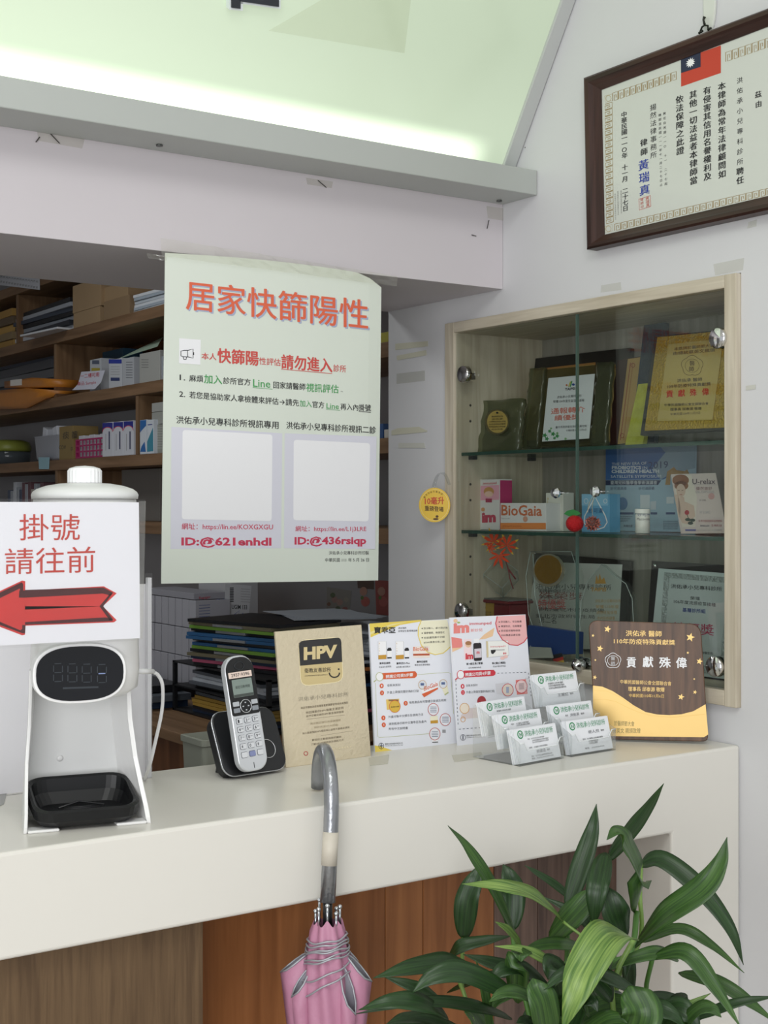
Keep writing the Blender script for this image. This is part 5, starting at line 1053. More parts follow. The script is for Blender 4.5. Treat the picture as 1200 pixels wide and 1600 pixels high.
for (s_, x0, x1, y, h, m_) in (('優然速舒', 805, 925, 352, 26, mat('7a4a50', .5)), ('GBL-CAPSULES', 800, 940, 378, 16, GRY), ('每日一包好放鬆', 830, 880, 440, 14, mat('5a5a60', .5)), ('NT $1280元', 835, 912, 530, 24, GRY), ('全系列通過國家品質檢驗', 822, 1000, 595, 16, mat('9a4a50', .5)), ('國際藥品認證', 836, 905, 632, 14, mat('4a4a60', .5)), ('生物科技', 920, 1000, 630, 20, mat('9a4a50', .5)), ('www.health-relax.tw 服務專線', 810, 1000, 664, 10, GRY)): T(s_, x0, y, x1, y, h, m_, layer=2)
S.rect(q(725, 0)[0], q(0, 658)[1], q(805, 0)[0], q(0, 670)[1], mat('5a5a9a', .5), 3); S.ell(*q(920, 410), 5, 5, mat('c89a98', .5), 1); S.done(t)
t, S = cbox(1134.5, 1140, 766, 838, 1.93, .06, Z2, 'medicine_box', 'thin pale box edge at the right end of the middle shelf', mat('c8ccd0', .5))

# -- bottom of the cabinet
SILV = mat('b9bebc', .3, .35, noise=.1, nscale=40)
t, S, pn = plank([(818, 862), (985, 876), (975, 1058), (786, 1058)], 2.075, Z0, 5, 'framed_award', 'wide black framed silver certificate at the back of the cabinet bottom', 'framed award', .01, BLKW)
sub(t, [(842, 878), (972, 882), (965, 1015), (806, 1012)], pn, .0015, .001, mat('dfe3df', .4), 'silver_sheet', 0)
for s_, x0, x1, y, h, m_ in (('洪佑承小兒專科診所', 838, 956, 916, 9, BLK), ('榮獲防疫優良診所', 842, 900, 922, 5, BLK), ('殊榮獎', 843, 912, 930, 12, mat('a04a48', .5)), ('參加臺北市防疫績優', 840, 945, 952, 6, BLK), ('臺北市政府衛生局', 838, 930, 962, 6, BLK), ('第二名', 843, 870, 968, 10, BLK)): S.text(s_, x0, y, x1, y+2, h, m_, 7)
S.done(t)
# crystal trophy with a medal
pn = (V((1.965, 0, Z0)), nL(4)); b_ = onP(850, 1045, *pn); t = thing('crystal_trophy', 'tall clear crystal trophy holding a round gold medal, in the cabinet bottom', 'trophy', (b_.x, b_.y, Z0))
sub(t, [(829, 862), (893, 862), (905, 900), (903, 960), (880, 1042), (858, 1052), (826, 960), (822, 900)], pn, 0, .014, CRYS, 'crystal_body', .0)
k = MB(); k.tube([onP(x, y, *pn)+pn[1]*.0005 for x, y in [(829, 862), (893, 862), (905, 900), (903, 960), (880, 1042), (858, 1052), (826, 960), (822, 900), (829, 862)]], .0008, CGLINT, 5); obj('edge_or_glint', k, t)  # pale tube added for bright reflections along the crystal outline
k = MB(); k.tube([onP(x, y, *pn)+pn[1]*.0005 for x, y in [(833, 866), (836, 930), (862, 1046)]], .0012, CGLINT, 5); obj('edge_or_glint', k, t)  # inner glint put in as a pale tube
k = MB(); k.box((b_.x-.03, b_.y-.035, Z0+.0003), (b_.x+.03, b_.y+.035, Z0+.012), CRYS); obj('crystal_foot', k, t, bevel=.002)
sub(t, [(857+24*math.cos(a), 891+26*math.sin(a)) for a in [2*PI*i/32 for i in range(32)]], pn, .003, .003, mat('b8b4a0', .2, .6), 'medal_rim'); sub(t, [(856+21*math.cos(a), 890+22.5*math.sin(a)) for a in [2*PI*i/32 for i in range(32)]], pn, .004, .0015, mat('a8843c', .3, .7, bump=1, bscale=70), 'gold_medal')
S = Sheet(pn[0]+pn[1]*.0003, pn[1])
for i, s_ in enumerate(('台北市醫師公會', '慢性病防治盃', '羽球錦標賽團體組', '民國一○五年')): S.text(s_, 843, 924+i*9, 872+i*2, 924+i*9, 5, BLK, 1)
S.text('特優獎', 841, 944, 884, 944, 16, mat('a8504e', .5), 2); S.done(t)
pn = (V((1.945, 0, Z0)), nL(4)); b_ = onP(945, 1048, *pn); t = thing('crystal_trophy', 'pointed arch crystal trophy with small gold text behind the walnut plaque', 'trophy', (b_.x, b_.y, Z0))
sub(t, [(940, 882), (958, 898), (978, 912), (988, 935), (990, 970), (985, 1048), (915, 1048), (906, 975), (908, 940), (920, 905)], pn, 0, .012, CRYS, 'crystal_body', .0)
k = MB(); k.tube([onP(x, y, *pn)+pn[1]*.0005 for x, y in [(915, 1048), (906, 975), (908, 940), (920, 905), (940, 882), (958, 898), (978, 912), (988, 935), (990, 970), (985, 1048)]], .0009, CGLINT, 5); obj('edge_or_glint', k, t)  # reflection along the arch drawn as a pale tube
S = Sheet(pn[0]+pn[1]*.0003, pn[1]); GT = mat('a88442', .5); S.poly([(930, 912), (932, 898), (935, 908), (937, 896), (940, 906), (944, 902), (947, 912)], GT, 1); S.text('TAIPEI', 923, 921, 947, 921, 6, GT, 1, off=.03)
for i, s_ in enumerate(('洪佑承小兒專科診所', '榮獲110年度', '流感疫苗接種', '合約院所績優')): S.text(s_, 930+i, 939+i*9, 970-i*3, 939+i*9, 5.5, GT, 1)
S.done(t)
# silver framed certificate on the right
pn = (V((1.955, 0, Z0)), nL(7)); b_ = onP(1075, 1075, *pn); t = thing('silver_award', 'silver framed certificate with embossed border at the bottom right of the cabinet', 'framed award', (b_.x, b_.y, Z0))
sub(t, [(1018, 876), (1150, 884), (1140, 1084), (1006, 1064)], pn, -.003, .008, mat('2c2a2a', .35), 'dark_frame', .001); sub(t, [(1029, 888), (1152, 897), (1140, 1062), (1013, 1046)], pn, -.001, .0018, mat('c6d4d4', .3, .2), 'silver_plate'); sub(t, [(1038, 894), (1148, 903), (1136, 1056), (1028, 1042)], pn, .0004, .001, mat('b4c0c0', .25, .5, bump=1.2, bscale=120), 'embossed_border'); sub(t, [(1046, 903), (1138, 911), (1124, 1044), (1036, 1030)], pn, .001, .001, mat('b6c2c2', .35, .15), 'certificate_sheet')
k = MB(); c_ = onP(1025, 884, *pn); k.ball(c_+pn[1]*.002, .004, CHROME, 6); obj('frame_screw', k, t)
S = Sheet(pn[0]+pn[1]*.0011, pn[1]); q = lambda x, y: (920+x*.23333, 850+y*.23333)
def T(s, x0, y0, x1, y1, h, m, **kw): a_ = q(x0, y0); b2 = q(x1, y1); S.text(s, a_[0], a_[1], b2[0], b2[1], h*.23333, m, **kw)
T('洪佑承小兒專科診所', 550, 282, 892, 302, 30, BK2, layer=1, off=.01); T('榮獲', 680, 362, 745, 366, 24, BK2, layer=1); T('106年度流感疫苗接種', 570, 384, 850, 408, 26, BK2, layer=1); T('基層診所組', 628, 440, 782, 452, 28, mat('3a4a8a', .5), layer=1, off=.02); T('績優獎', 560, 560, 838, 578, 76, mat('a83a58', .5), layer=1, off=.01); T('臺北市政府衛生局', 680, 725, 830, 733, 18, BK2, layer=1); S.done(t)
# red base with a clear cube and gold label
c_ = onX(765, 985, 1.945); t = thing('cube_trophy', 'clear crystal cube trophy balanced on a dark red base at the cabinet left', 'trophy', (c_.x+.02, c_.y, Z0))
zt = onX(765, 935, 1.945).z; ya, yb = onX(738, 960, 1.945).y, onX(796, 960, 1.945).y; RB = mat('6e2028', .3); k = MB()
k.box((1.950, yb+.006, Z0+.0004), (2.008, ya-.006, zt-.010), RB).box((1.943, yb, zt-.010), (2.014, ya, zt-.003), RB); obj('red_base', k, t, bevel=.002); k = MB(); k.box((1.945, yb+.002, zt-.0028), (2.012, ya-.002, zt), mat('6a6e6c', .3)); obj('grey_top', k, t)
k = MB(); card([(742, 941), (772, 943), (771, 972), (740, 970)], (1.9495, 0, 0), (-1, 0, 0), .001, mat('b99a4c', .35, .4), k); lb = obj('gold_label', k, t); S = Sheet((1.9494, 0, 0), (-1, 0, 0)); S.ring(756, 949, 3, 3.4, .5, BRN, 1, 14)
for i in range(3): S.text('臺北市醫師公會', 744, 956+i*4, 768, 957+i*4, 3, BRN, 1)
S.done(lb)
k = MB(); s_ = .031; cc = V((1.978, (ya+yb)/2+.004, zt+s_*1.38+.001)); Mc = Matrix.Translation(cc) @ Matrix.Rotation(.5, 4, 'Z') @ Matrix.Rotation(math.radians(33), 4, 'X') @ Matrix.Rotation(math.radians(32), 4, 'Y')
k.box((-s_/1.15, -s_/1.15, -s_/1.15), (s_/1.15, s_/1.15, s_/1.15), CRYS, Mc); lo = min(v.z for v in k.v); k.v = [v-V((0, 0, lo-zt-.0003)) for v in k.v]; cube = obj('crystal_cube', k, t)
cv = [v.copy() for v in k.v]
for a_, b_ in ((0, 1), (1, 2), (2, 3), (3, 0), (4, 5), (5, 6), (6, 7), (7, 4), (0, 4), (1, 5), (2, 6), (3, 7)): e_ = MB(); e_.tube([cv[a_], cv[b_]], .0006, CGLINT, 4); obj('edge_or_glint', e_, cube)  # pale tubes imitate bright reflections on the cube's edges
# maple leaf sprig
t = thing('maple_sprig', 'red and orange artificial maple leaves beside the crystal cube', 'artificial leaves', onX(790, 955, 1.93))
MR = mat('d8461c', .5, noise=.35, nscale=60); MY = mat('d8b03c', .5)
def maple(cx, cy, R, rot, name='maple_leaf', X=1.925, tilt_=0):
    k_ = MB(); n_ = V((-1, -.35, tilt_)).normalized(); p0_ = onX(cx, cy, X); o0 = p0_
    for j in range(7):
        an = rot+(-3+j)*.72; L_ = R*(1-.09*abs(j-3)); pts = [(cx, cy), (cx+L_*.42*math.sin(an-.26), cy-L_*.42*math.cos(an-.26)), (cx+L_*.72*math.sin(an-.12), cy-L_*.72*math.cos(an-.12)), (cx+L_*.72*math.sin(an+.12), cy-L_*.72*math.cos(an+.12)), (cx+L_*.42*math.sin(an+.26), cy-L_*.42*math.cos(an+.26))]
        w_ = [onP(x, y, p0_, n_) for x, y in pts]; w_ = w_ if (w_[1]-w_[0]).cross(w_[2]-w_[0]).dot(n_) > 0 else w_[::-1]; k_.slab(w_, n_, .0006, MR)
        tp = [(cx+L_*.72*math.sin(an-.12), cy-L_*.72*math.cos(an-.12)), (cx+L_*math.sin(an), cy-L_*math.cos(an)), (cx+L_*.72*math.sin(an+.12), cy-L_*.72*math.cos(an+.12))]
        w_ = [onP(x, y, p0_, n_) for x, y in tp]; w_ = w_ if (w_[1]-w_[0]).cross(w_[2]-w_[0]).dot(n_) > 0 else w_[::-1]; k_.slab(w_, n_, .0006, MY if cy < 868 else MR)
    obj(name, k_, t)
maple(771, 848, 25, -.3); maple(792, 853, 24, .35, X=1.918); maple(780, 868, 22, 2.9, X=1.912); maple(766, 856, 12, 1.2, X=1.91)
k = MB(); k.tube(bez([onX(784, 862, 1.926), onX(793, 885, 1.93), onX(797, 905, 1.932), onX(802, 920, 1.94)], 5), .0012, mat('7a3034', .5), 6); k.tube([onX(795, 890, 1.931), onX(806, 905, 1.94)], .0018, mat('7a3034', .5), 5); obj('stem', k, t)
# blue carton with a small flag mark and folded papers under it
t, S, pn = plank([(823, 1008), (899, 1020), (898, 1055), (816, 1056)], 1.915, Z0, 4, 'blue_box', 'dark blue carton with white Chinese text lying low in the cabinet', 'box', .02, mat('20407e', .4))
S.text('北', 827, 1012, 832, 1013, 8, WG, 2); S.text('再生', 828, 1028, 841, 1030, 9, WG, 2); S.poly([(862, 1024), (878, 1020), (880, 1026), (864, 1030)], BLK, 2); S.poly([(864, 1030), (880, 1026), (881, 1031), (866, 1035)], mat('b83a34', .5), 2); S.poly([(866, 1035), (881, 1031), (882, 1036), (868, 1040)], mat('c8a848', .5), 2); S.text('GERMANY', 870, 1040, 888, 1036, 5, WG, 3); S.done(t)
for i, (px, l) in enumerate((([(826, 1040), (858, 1042), (862, 1058), (826, 1058)], 'folded pale leaflet standing in front of the blue carton'),)):
    t, S, pn = plank(px, 1.90, Z0, 2, 'folded_leaflet', l, 'leaflet', .004, mat('a8aca6', .6), bevel=0, part='sheet')
# hanging ornament: ball chain, glitter apple and pine cone on the right knob
kc = onX(930, 772, fx-.012); t = thing('hanging_ornament', 'glitter red apple with green leaf and a pine cone hanging from the right knob', 'ornament', kc)
k = MB(); p1_ = onX(918, 800, fx-.020); p2_ = onX(926, 806, fx-.020)
for a_, b2 in ((kc, p2_), (kc+V((0, .002, 0)), p1_)):
    n_ = 16
    for i in range(n_+1): k.ball(a_.lerp(b2, i/n_)+V((-.004*math.sin(PI*i/n_), 0, 0)), .0010, mat('c8b88a', .25, .8), 3)
obj('ball_chain', k, t, stuff=False)
gm = mat('b8121a', .25, .3, noise=.6, nscale=500, bump=1, bscale=500); ac = onX(898, 818, fx-.024)
k = MB(); k.ball(ac, .0175, gm, 12, (1, 1, .94)); obj('glitter_apple', k, t, label='red glitter apple')
k = MB(); lp = [onX(x, y, fx-.026) for x, y in ((881, 803), (886, 798), (895, 796), (903, 799), (907, 803), (900, 806), (890, 807))]; k.slab(lp, (-1, 0, 0), .001, mat('2f7a3c', .4)) if (lp[1]-lp[0]).cross(lp[2]-lp[0]).x < 0 else k.slab(lp[::-1], (-1, 0, 0), .001, mat('2f7a3c', .4)); obj('green_leaf', k, t)
pcn = onX(926, 818, fx-.022); k = MB(); k.ball(pcn, .012, mat('4a2a24', .6), 8); PCM = mat('8a4c40', .5, noise=.3, nscale=80)
for i in range(60):
    ph_ = math.acos(1-2*(i+.5)/60); th_ = i*2.39996; d_ = V((math.sin(ph_)*math.cos(th_), math.sin(ph_)*math.sin(th_), math.cos(ph_))); s1 = d_.orthogonal().normalized(); s2 = d_.cross(s1)
    k.add([pcn+d_*.0105+s1*.0036, pcn+d_*.0105-s1*.0036, pcn+d_*.0165+s2*.0024, pcn+d_*.0105+s2*.0036], [(0, 1, 2), (0, 2, 3), (1, 3, 2), (0, 3, 1)], PCM)
obj('pine_cone', k, t, label='brown pine cone')
# ================================================================== OFFICE BEHIND: wall shelves
XS = 1.95; SD = .30
SH = wood('8a6c50', '6d5238', 'Y', 20, .5); SHD = wood('7a4f30', '5a371e', 'Z', 14, .55); SHV = wood('866a4e', '6a5038', 'Z', 20, .5)
t = thing('wall_shelf_unit', 'brown wooden wall shelves in the office behind the counter', 'shelf', (XS+.1, 4.5, 1.0))
ZL = {0: 2.375, 1: 2.138, 2: 1.897, 3: 1.660, 4: 1.436}
for k_, z in ZL.items(): obj('shelf_board', MB().box((XS, 2.72, z-.019), (XS+SD, 6.598, z+.019), SH), t, bevel=.001)
def ydiv(px, X=XS): return onX(px, 700, X).y
for z0, z1, px in ((ZL[1], ZL[2], 84), (ZL[2], ZL[3], 212), (ZL[3], ZL[4], 86), (ZL[0], ZL[1], 25)):
    y = ydiv(px); obj('divider', MB().box((XS+.004, y-.010, z1+.0195), (XS+SD, y+.010, z0-.0195), SHV), t, bevel=.001)
for z0, z1, a_, b_ in ((ZL[1], ZL[2], 84, 330), (ZL[2], ZL[3], 140, 300), (ZL[3], ZL[4], 88, 330), (ZL[0], ZL[1], 30, 330)):
    obj('back_board', MB().box((XS+SD-.006, ydiv(b_), z1+.0195), (XS+SD-.001, ydiv(a_)-.011, z0-.0195), SHD), t)
T_ = .0193
# generic shelf goods -------------------------------------------------
def sbox(x0, x1, ytop, lv, name, label, cat, m, d=.14, X=XS+.02, grp=None, zb=None, bevel=.001, print_=None):
    z = ZL[lv]+T_ if zb is None else zb
    ya, yb = onX(x0, 700, X).y, onX(x1, 700, X).y; zt = onX((x0+x1)/2, ytop, X).z
    t_ = thing(name, label, cat, (X+d/2, (ya+yb)/2, z), 0, grp); k_ = MB(); k_.box((X, yb+.0006, z+.0004), (X+d, ya-.0006, zt), m); obj('carton', k_, t_, bevel=bevel)
    if print_: S_ = Sheet((X, 0, 0), (-1, 0, 0)); print_(S_); S_.done(t_, 'printed_face')
    return t_
KR = mat('a58b6a', .6, noise=.06, nscale=8); KR2 = mat('8f775a', .6); WB = mat('c2c6cc', .5); WBD = mat('9aa0a8', .5)
def stack(x0, x1, y0, y1, lv, n, cols, names, labels, cats, d=.22, X=XS+.02, zb=None, grp=None, jit=.012):
    z = ZL[lv]+T_ if zb is None else zb; ya, yb = onX(x0, 700, X).y, onX(x1, 700, X).y; top = onX((x0+x1)/2, y0, X).z; h_ = (top-z)/n
    for i in range(n):
        j1, j2, jx = random.uniform(-jit, jit), random.uniform(-jit, jit), random.uniform(0, jit)
        k_ = MB(); M_ = rotm(((X+d/2), (ya+yb)/2, z+h_*i), random.uniform(-.03, .03)); hy = abs(ya-yb)/2
        k_.box((-d/2+jx, -hy+max(j1, 0), .0004), (d/2, hy+min(j2, 0), h_*.96), cols[i % len(cols)], M_)
        tag(obj(names, k_, None, bevel=.0008), labels[i], cats, grp)
# shelf 1 (upper): papers, files, cartons, binders
def lab(base, n, extra): return [f'{o} {base}, {extra}' for o in ['lowest', 'second lowest', 'third lowest', 'fourth lowest', 'fifth lowest', 'sixth lowest', 'seventh lowest', 'eighth lowest', 'ninth lowest'][:n-1]+['topmost']][:n]
YG = [mat('b08a48', .6), mat('8d7a5a', .6), mat('c09a54', .6), mat('6c5c48', .6)]
stack(-40, 20, 490, 519, 1, 5, YG, 'paper_bag', lab('folded brown paper bag', 5, 'at the far left of the top office shelf'), 'paper bag', grp='folded bags on the top office shelf')
FC = [mat('c6cad2', .5), mat('2a2e36', .5), mat('8e949e', .5), mat('16181c', .5), mat('3a4250', .5), mat('a4a9b2', .5), mat('1e2024', .5)]
stack(22, 112, 478, 510, 1, 7, FC, 'file_folder', lab('dark or grey file folder', 7, 'in the untidy pile left of the brown cartons'), 'folder', zb=ZL[1]+T_+.0098, grp='file folders on the top office shelf')
k = MB(); M_ = rotm(onX(60, 520, XS+.03)+V((.08, 0, 0)), .15, 0); zz = ZL[1]+T_
k = MB(); k.box((-.10, -.16, 0), (.10, .16, .008), mat('d4d8de', .3), Matrix.Translation((XS+.045, ydiv(80), zz+.002)) @ Matrix.Rotation(.08, 4, 'Z'))
o = obj('bubble_envelope', k, None, bevel=.002); o.location.z = zz+.0005; tag(o, 'flat white bubble envelope jutting out under the dark folders', 'envelope')
sbox(114.5, 156, 484, 1, 'carton', 'lower brown cardboard carton beside the folders on the top office shelf', 'carton', KR, .2, XS+.015, 'brown cartons on the top office shelf')
zt_ = onX(135, 484, XS+.015).z
sbox(113.5, 158, 440, 1, 'carton', 'upper brown cardboard carton stacked beside the folders', 'carton', KR, .2, XS+.017, 'brown cartons on the top office shelf', zb=zt_+.001)
sbox(162, 202, 466, 1, 'carton', 'lower brown carton beside the pile of white binders', 'carton', KR2, .2, XS+.012, 'brown cartons on the top office shelf')
zt_ = onX(182, 466, XS+.012).z
sbox(163, 200, 444, 1, 'carton', 'upper brown carton beside the pile of white binders', 'carton', KR, .2, XS+.03, 'brown cartons on the top office shelf', zb=zt_+.001)
stack(205, 285, 450, 484, 1, 6, [mat('c9d2da', .4), mat('aebac6', .4), mat('dfe4ea', .4)], 'plastic_folder', lab('pale plastic folder', 6, 'in the leaning pile above the medicine shelf'), 'folder', grp='white folders right on the top office shelf')
t = thing('notice_sheet', 'white typed notice taped to the highest office shelf edge, top left', 'notice', onX(30, 448, XS-.004))
k = MB(); card([(-20, 430), (62, 434), (62, 453), (-20, 443)], (XS-.003, 0, 0), (-1, 0, 0), .0006, mat('c9ccd4', .5), k); obj('paper', k, t)
S = Sheet((XS-.003, 0, 0), (-1, 0, 0)); 
for i in range(14): S.col('門診', 2+i*4.3, 433+i*.55, 2+i*4.3, 440+i*.7, 3.4, BK2, 1)
S.done(t)
# shelf 2
k0 = [mat('8a8e94', .4), mat('6a6e76', .4), mat('4c5260', .4)]
stack(-40, 82, 560, 604, 2, 6, k0, 'document_stack', lab('grey wrapped document bundle', 6, 'in the pile above the orange envelopes'), 'documents', d=.14, X=XS+.14, grp='documents on the second office shelf')
ENV = mat('c07a2c', .4, noise=.12, nscale=30)
def bag(px, X, label, m, th_=.05, nm='envelope'):
    """padded envelope: bulged pillow between the front outline and a back edge"""
    c_ = [onX(x, y, X) for x, y in px]; k_ = MB(); n_ = len(c_); mid = sum(c_, V((0, 0, 0)))/n_; vs = [p+V((th_*.15, 0, 0)) for p in c_]+[p*.55+mid*.45 for p in c_]+[V((p.x+(.11 if p.z > ZL[2]+T_+.003 else .012), p.y, p.z)) for p in c_]
    fs = [(i, (i+1) % n_, n_+(i+1) % n_, n_+i) for i in range(n_)]+[tuple(range(n_, 2*n_))]+[((i+1) % n_, i, 2*n_+i, 2*n_+(i+1) % n_) for i in range(n_)]+[tuple(reversed(range(2*n_, 3*n_)))]
    k_.add(vs, fs, m, True); return tag(obj(nm, k_, None), label, 'envelope', 'orange envelopes at the shelf edge')
bag([(-30, 612), (40, 606), (82, 610), (70, 622), (38, 638), (-30, 640)], XS-.02, 'crumpled orange padded envelope hanging over the second office shelf edge, lower', ENV, .04)
bag([(5, 596), (48, 590), (82, 592), (82, 604), (40, 606), (5, 606)], XS-.015, 'orange padded envelope with white address label lying on another one', ENV, .03)
k = MB(); card([(16, 594), (34, 592), (34, 602), (16, 603)], (XS-.0165, 0, 0), (-1, 0, 0), .0005, mat('e8e4dc', .5), k); tag(obj('address_label', k, None), 'white and red address label on the upper orange envelope', 'label')
def p_small(S_): S_.rect(144, 563, 155, 569, mat('5a6478', .5), 1); S_.rect(143, 575, 156, 580, mat('b8a83c', .5), 1)
sbox(140.5, 158, 561, 2, 'medicine_box', 'small white box with dark print standing behind the red handwritten note', 'box', WB, .06, XS+.05, 'medicine boxes on the second office shelf', print_=p_small)
def p_blue(S_):
    S_.poly([(170, 561.5), (190, 561.5), (190, 568), (170, 568)], mat('2a3a9c', .5), 1); S_.rect(173, 590, 187, 595, mat('2c3a6c', .5), 1)
    for i in range(4): S_.line([(173, 573+i*4), (187, 573+i*4)], .8, GRY, 1)
sbox(170, 190, 561, 2, 'medicine_box', 'white medicine box with a blue top band, left of two', 'box', WB, .08, XS+.01, 'medicine boxes on the second office shelf', print_=p_blue)
def p_lines(x0, x1, y0, y1, m_=GRY):
    def f(S_):
        y = y0
        while y < y1: S_.line([(x0, y), (x1, y)], .9, m_, 1); y += 4
    return f
sbox(191.5, 209, 559, 2, 'medicine_box', 'white medicine box with dark text, right of the blue banded one', 'box', mat('b4b8be', .5), .09, XS+.012, 'medicine boxes on the second office shelf', print_=p_lines(197, 207, 566, 592, mat('4a4e58', .5)))
sbox(218, 250, 550, 2, 'medicine_box', 'large pale grey medicine carton at the right of the second office shelf', 'box', mat('a9aaa6', .5), .1, XS+.014, 'medicine boxes on the second office shelf', print_=p_lines(221, 232, 562, 578, mat('6a6c6a', .5)))
sbox(250.5, 300, 552, 2, 'medicine_box', 'pale medicine carton half hidden behind the green poster', 'box', WBD, .1, XS+.02, 'medicine boxes on the second office shelf')
sbox(160, 192, 547, 2, 'storage_box', 'dark teal box standing at the back behind the white medicine boxes', 'box', mat('2c5068', .5), .08, XS+.17, None)
k = MB(); k.slab([onX(x, y, XS+.03+(0 if i > 1 else .12)) for i, (x, y) in enumerate(((208, 549), (254, 527), (246, 541), (186, 560)))][::-1], (-.6, 0, .8), .001, mat('b4ccb8', .4))
zmin = min(v.z for v in k.v); tag(obj('leaflet_sheet', k, None), 'pale green leaflet lying tilted on top of the medicine boxes', 'leaflet')
t = thing('handwritten_note', 'white paper note with red handwriting hanging from the second office shelf', 'note', onX(140, 585, XS-.001))
nt_px = [(127, 581), (164, 578.5), (158, 597), (148, 608), (113, 609.5), (122, 600)]
k = MB(); card(nt_px, (XS-.0014, 0, 0), (-1, 0, 0), .0006, mat('d4d6e4', .5), k); obj('paper', k, t)
S = Sheet((XS-.0015, 0, 0), (-1, 0, 0)); HW = mat('c03848', .5); S.text('一二樓可用', 126, 588, 155, 585, 7, HW, 1, off=.01); S.text('藥品 Sample', 121, 600, 150, 597, 6, HW, 1); S.done(t)
# shelf 3
t = thing('food_container', 'round stacked clear tubs with a yellow-green lid at the left of the third shelf', 'container', V((XS+.12, ydiv(14, XS+.12), ZL[3]+T_)))
Mz = Matrix.Translation((XS+.12, ydiv(14, XS+.12), ZL[3]+T_+.0004)); k = MB(); k.lathe([(.078, 0), (.088, .004), (.092, .055), (.09, .058)], Mz, glass('cfd8dc', tint=.45, milk='8a9298', rough=.1), 28); obj('tub', k, t)
k = MB(); k.lathe([(.086, .059), (.093, .062), (.095, .075), (.088, .098), (.06, .108), (.001, .110)], Mz, mat('8c9440', .4), 28); obj('lid', k, t)
t = thing('storage_tub', 'translucent white plastic tub filled with small packs on the third office shelf', 'tub', V((XS+.07, ydiv(68), ZL[3]+T_)))
ya, yb, zt = ydiv(48), ydiv(88), onX(68, 682, XS+.01).z; cy_m = (ya+yb)/2; k = MB(); rings = []
for z, g in ((ZL[3]+T_+.0005, -.014), (ZL[3]+T_+.012, -.006), (zt, 0), (zt+.002, .003), (zt, -.003), (ZL[3]+T_+.014, -.010)): rings.append([V((x, y, z)) for x, y in rrect_pts(XS+.075, cy_m, .065+g, (ya-yb)/2+g, .02, 4)])
loftrings(k, rings, mat('a6aab4', .35)); obj('tub_body', k, t)
for i, (px, a_) in enumerate(((58, .25), (77, -.15))):
    y_ = ydiv(px); k = MB(); k.box((-.05, -.022, -.03), (.05, .022, .075), mat('c9ccd4', .5), Matrix.Translation((XS+.075, y_, ZL[3]+.075)) @ Matrix.Rotation(a_, 4, 'X')); tag(obj('tissue_pack', k, None, bevel=.002), ['white tilted pack standing up in the translucent tub', 'grey-white pack leaning the other way in the tub'][i], 'pack')
def p_cardb(S_): S_.text('痰', 98, 681, 108, 680, 12, BK2, 1); S_.text('篩', 112, 680, 121, 679, 12, BK2, 1); S_.text('COV', 92, 699, 103, 699, 6, BK2, 1); S_.text('D', 111, 701, 114, 701, 5, BK2, 1)
sbox(92.5, 114, 666, 3, 'carton', 'yellow-brown open carton with handwritten black characters', 'carton', mat('8a7548', .6), .1, XS+.014, None, print_=p_cardb)
# magenta basket with windows
t = thing('plastic_basket', 'magenta perforated plastic basket holding small white boxes', 'basket', V((XS+.06, ydiv(138), ZL[3]+T_)))
ya, yb = ydiv(115.5), ydiv(159); zb_ = ZL[3]+T_; zt = onX(137, 685, XS).z; MG = mat('a01e5c', .4); k = MB(); hgt = zt-zb_
for r_ in range(4): zz = zb_+.0005+(hgt-.006)*r_/3; k.box((XS+.006, yb, zz), (XS+.009, ya, zz+.006), MG)
for c_ in range(9): y_ = yb+(ya-yb-.005)*c_/8; k.box((XS+.0062, y_, zb_+.0005), (XS+.0088, y_+.005, zt), MG)
obj('front_lattice', k, t, stuff=False)
for yy in (yb, ya-.003): k = MB(); k.box((XS+.0092, yy, zb_+.0005), (XS+.115, yy+.003, zt), MG); obj('basket_side', k, t)
k = MB(); k.box((XS+.116, yb, zb_+.0005), (XS+.119, ya, zt), MG); obj('basket_back', k, t); k = MB(); k.box((XS+.0092, yb+.0035, zb_+.0005), (XS+.115, ya-.0035, zb_+.003), MG); obj('basket_bottom', k, t)
bw_ = (ya-yb-.012)/5
for i in range(5):
    y_ = yb+.006+bw_*i; k = MB(); k.box((XS+.016, y_+.0008, zb_+.004), (XS+.10, y_+bw_-.0008, zt+.014-.003*(i % 2)), mat('c8cbd2', .5)); tag(obj('medicine_box', k, None, bevel=.001), ('white box standing rightmost in the magenta basket', 'white box second from the right in the magenta basket', 'white box in the middle of the magenta basket', 'white box second from the left in the magenta basket', 'white box standing leftmost in the magenta basket')[i], 'box', 'small boxes in the magenta basket')
NV = mat('242c86', .5)
for i, (x0, x1, l) in enumerate(((160, 176.5, 'left'), (177, 192.5, 'middle'), (193, 208.5, 'right'))):
    def pr(S_, x0=x0, x1=x1):
        xm_ = (x0+x1)/2; yt = 661-i*1.2
        S_.poly([(x0+.3, yt), (x1-.3, yt-.6)]+[(x1-.3, yt+13)]+[(xm_+(x1-x0)/2*.96*math.cos(a), yt+13-7*math.sin(a)) for a in [PI*j/10 for j in range(11)]]+[(x0+.3, yt+13)], NV, 1)
        S_.line([(xm_+(x1-x0)/2*.96*math.cos(a), yt+13.6-7*math.sin(a)) for a in [PI*j/10 for j in range(11)]], 1, mat('c83a50', .5), 2)
        S_.line([(xm_+2.5, 674), (xm_+2.5, 702)], 2, mat('3a3e60', .5), 1); S_.line([(xm_-3, 678), (xm_-3, 704)], .8, GRY, 1)
    sbox(x0, x1, 660-i*1.2, 3, 'medicine_box', f'tall white medicine box with navy arched top, {l} of the three', 'box', mat('cdd0d8', .5), .09, XS+.004, 'navy topped boxes on the third office shelf', print_=pr)
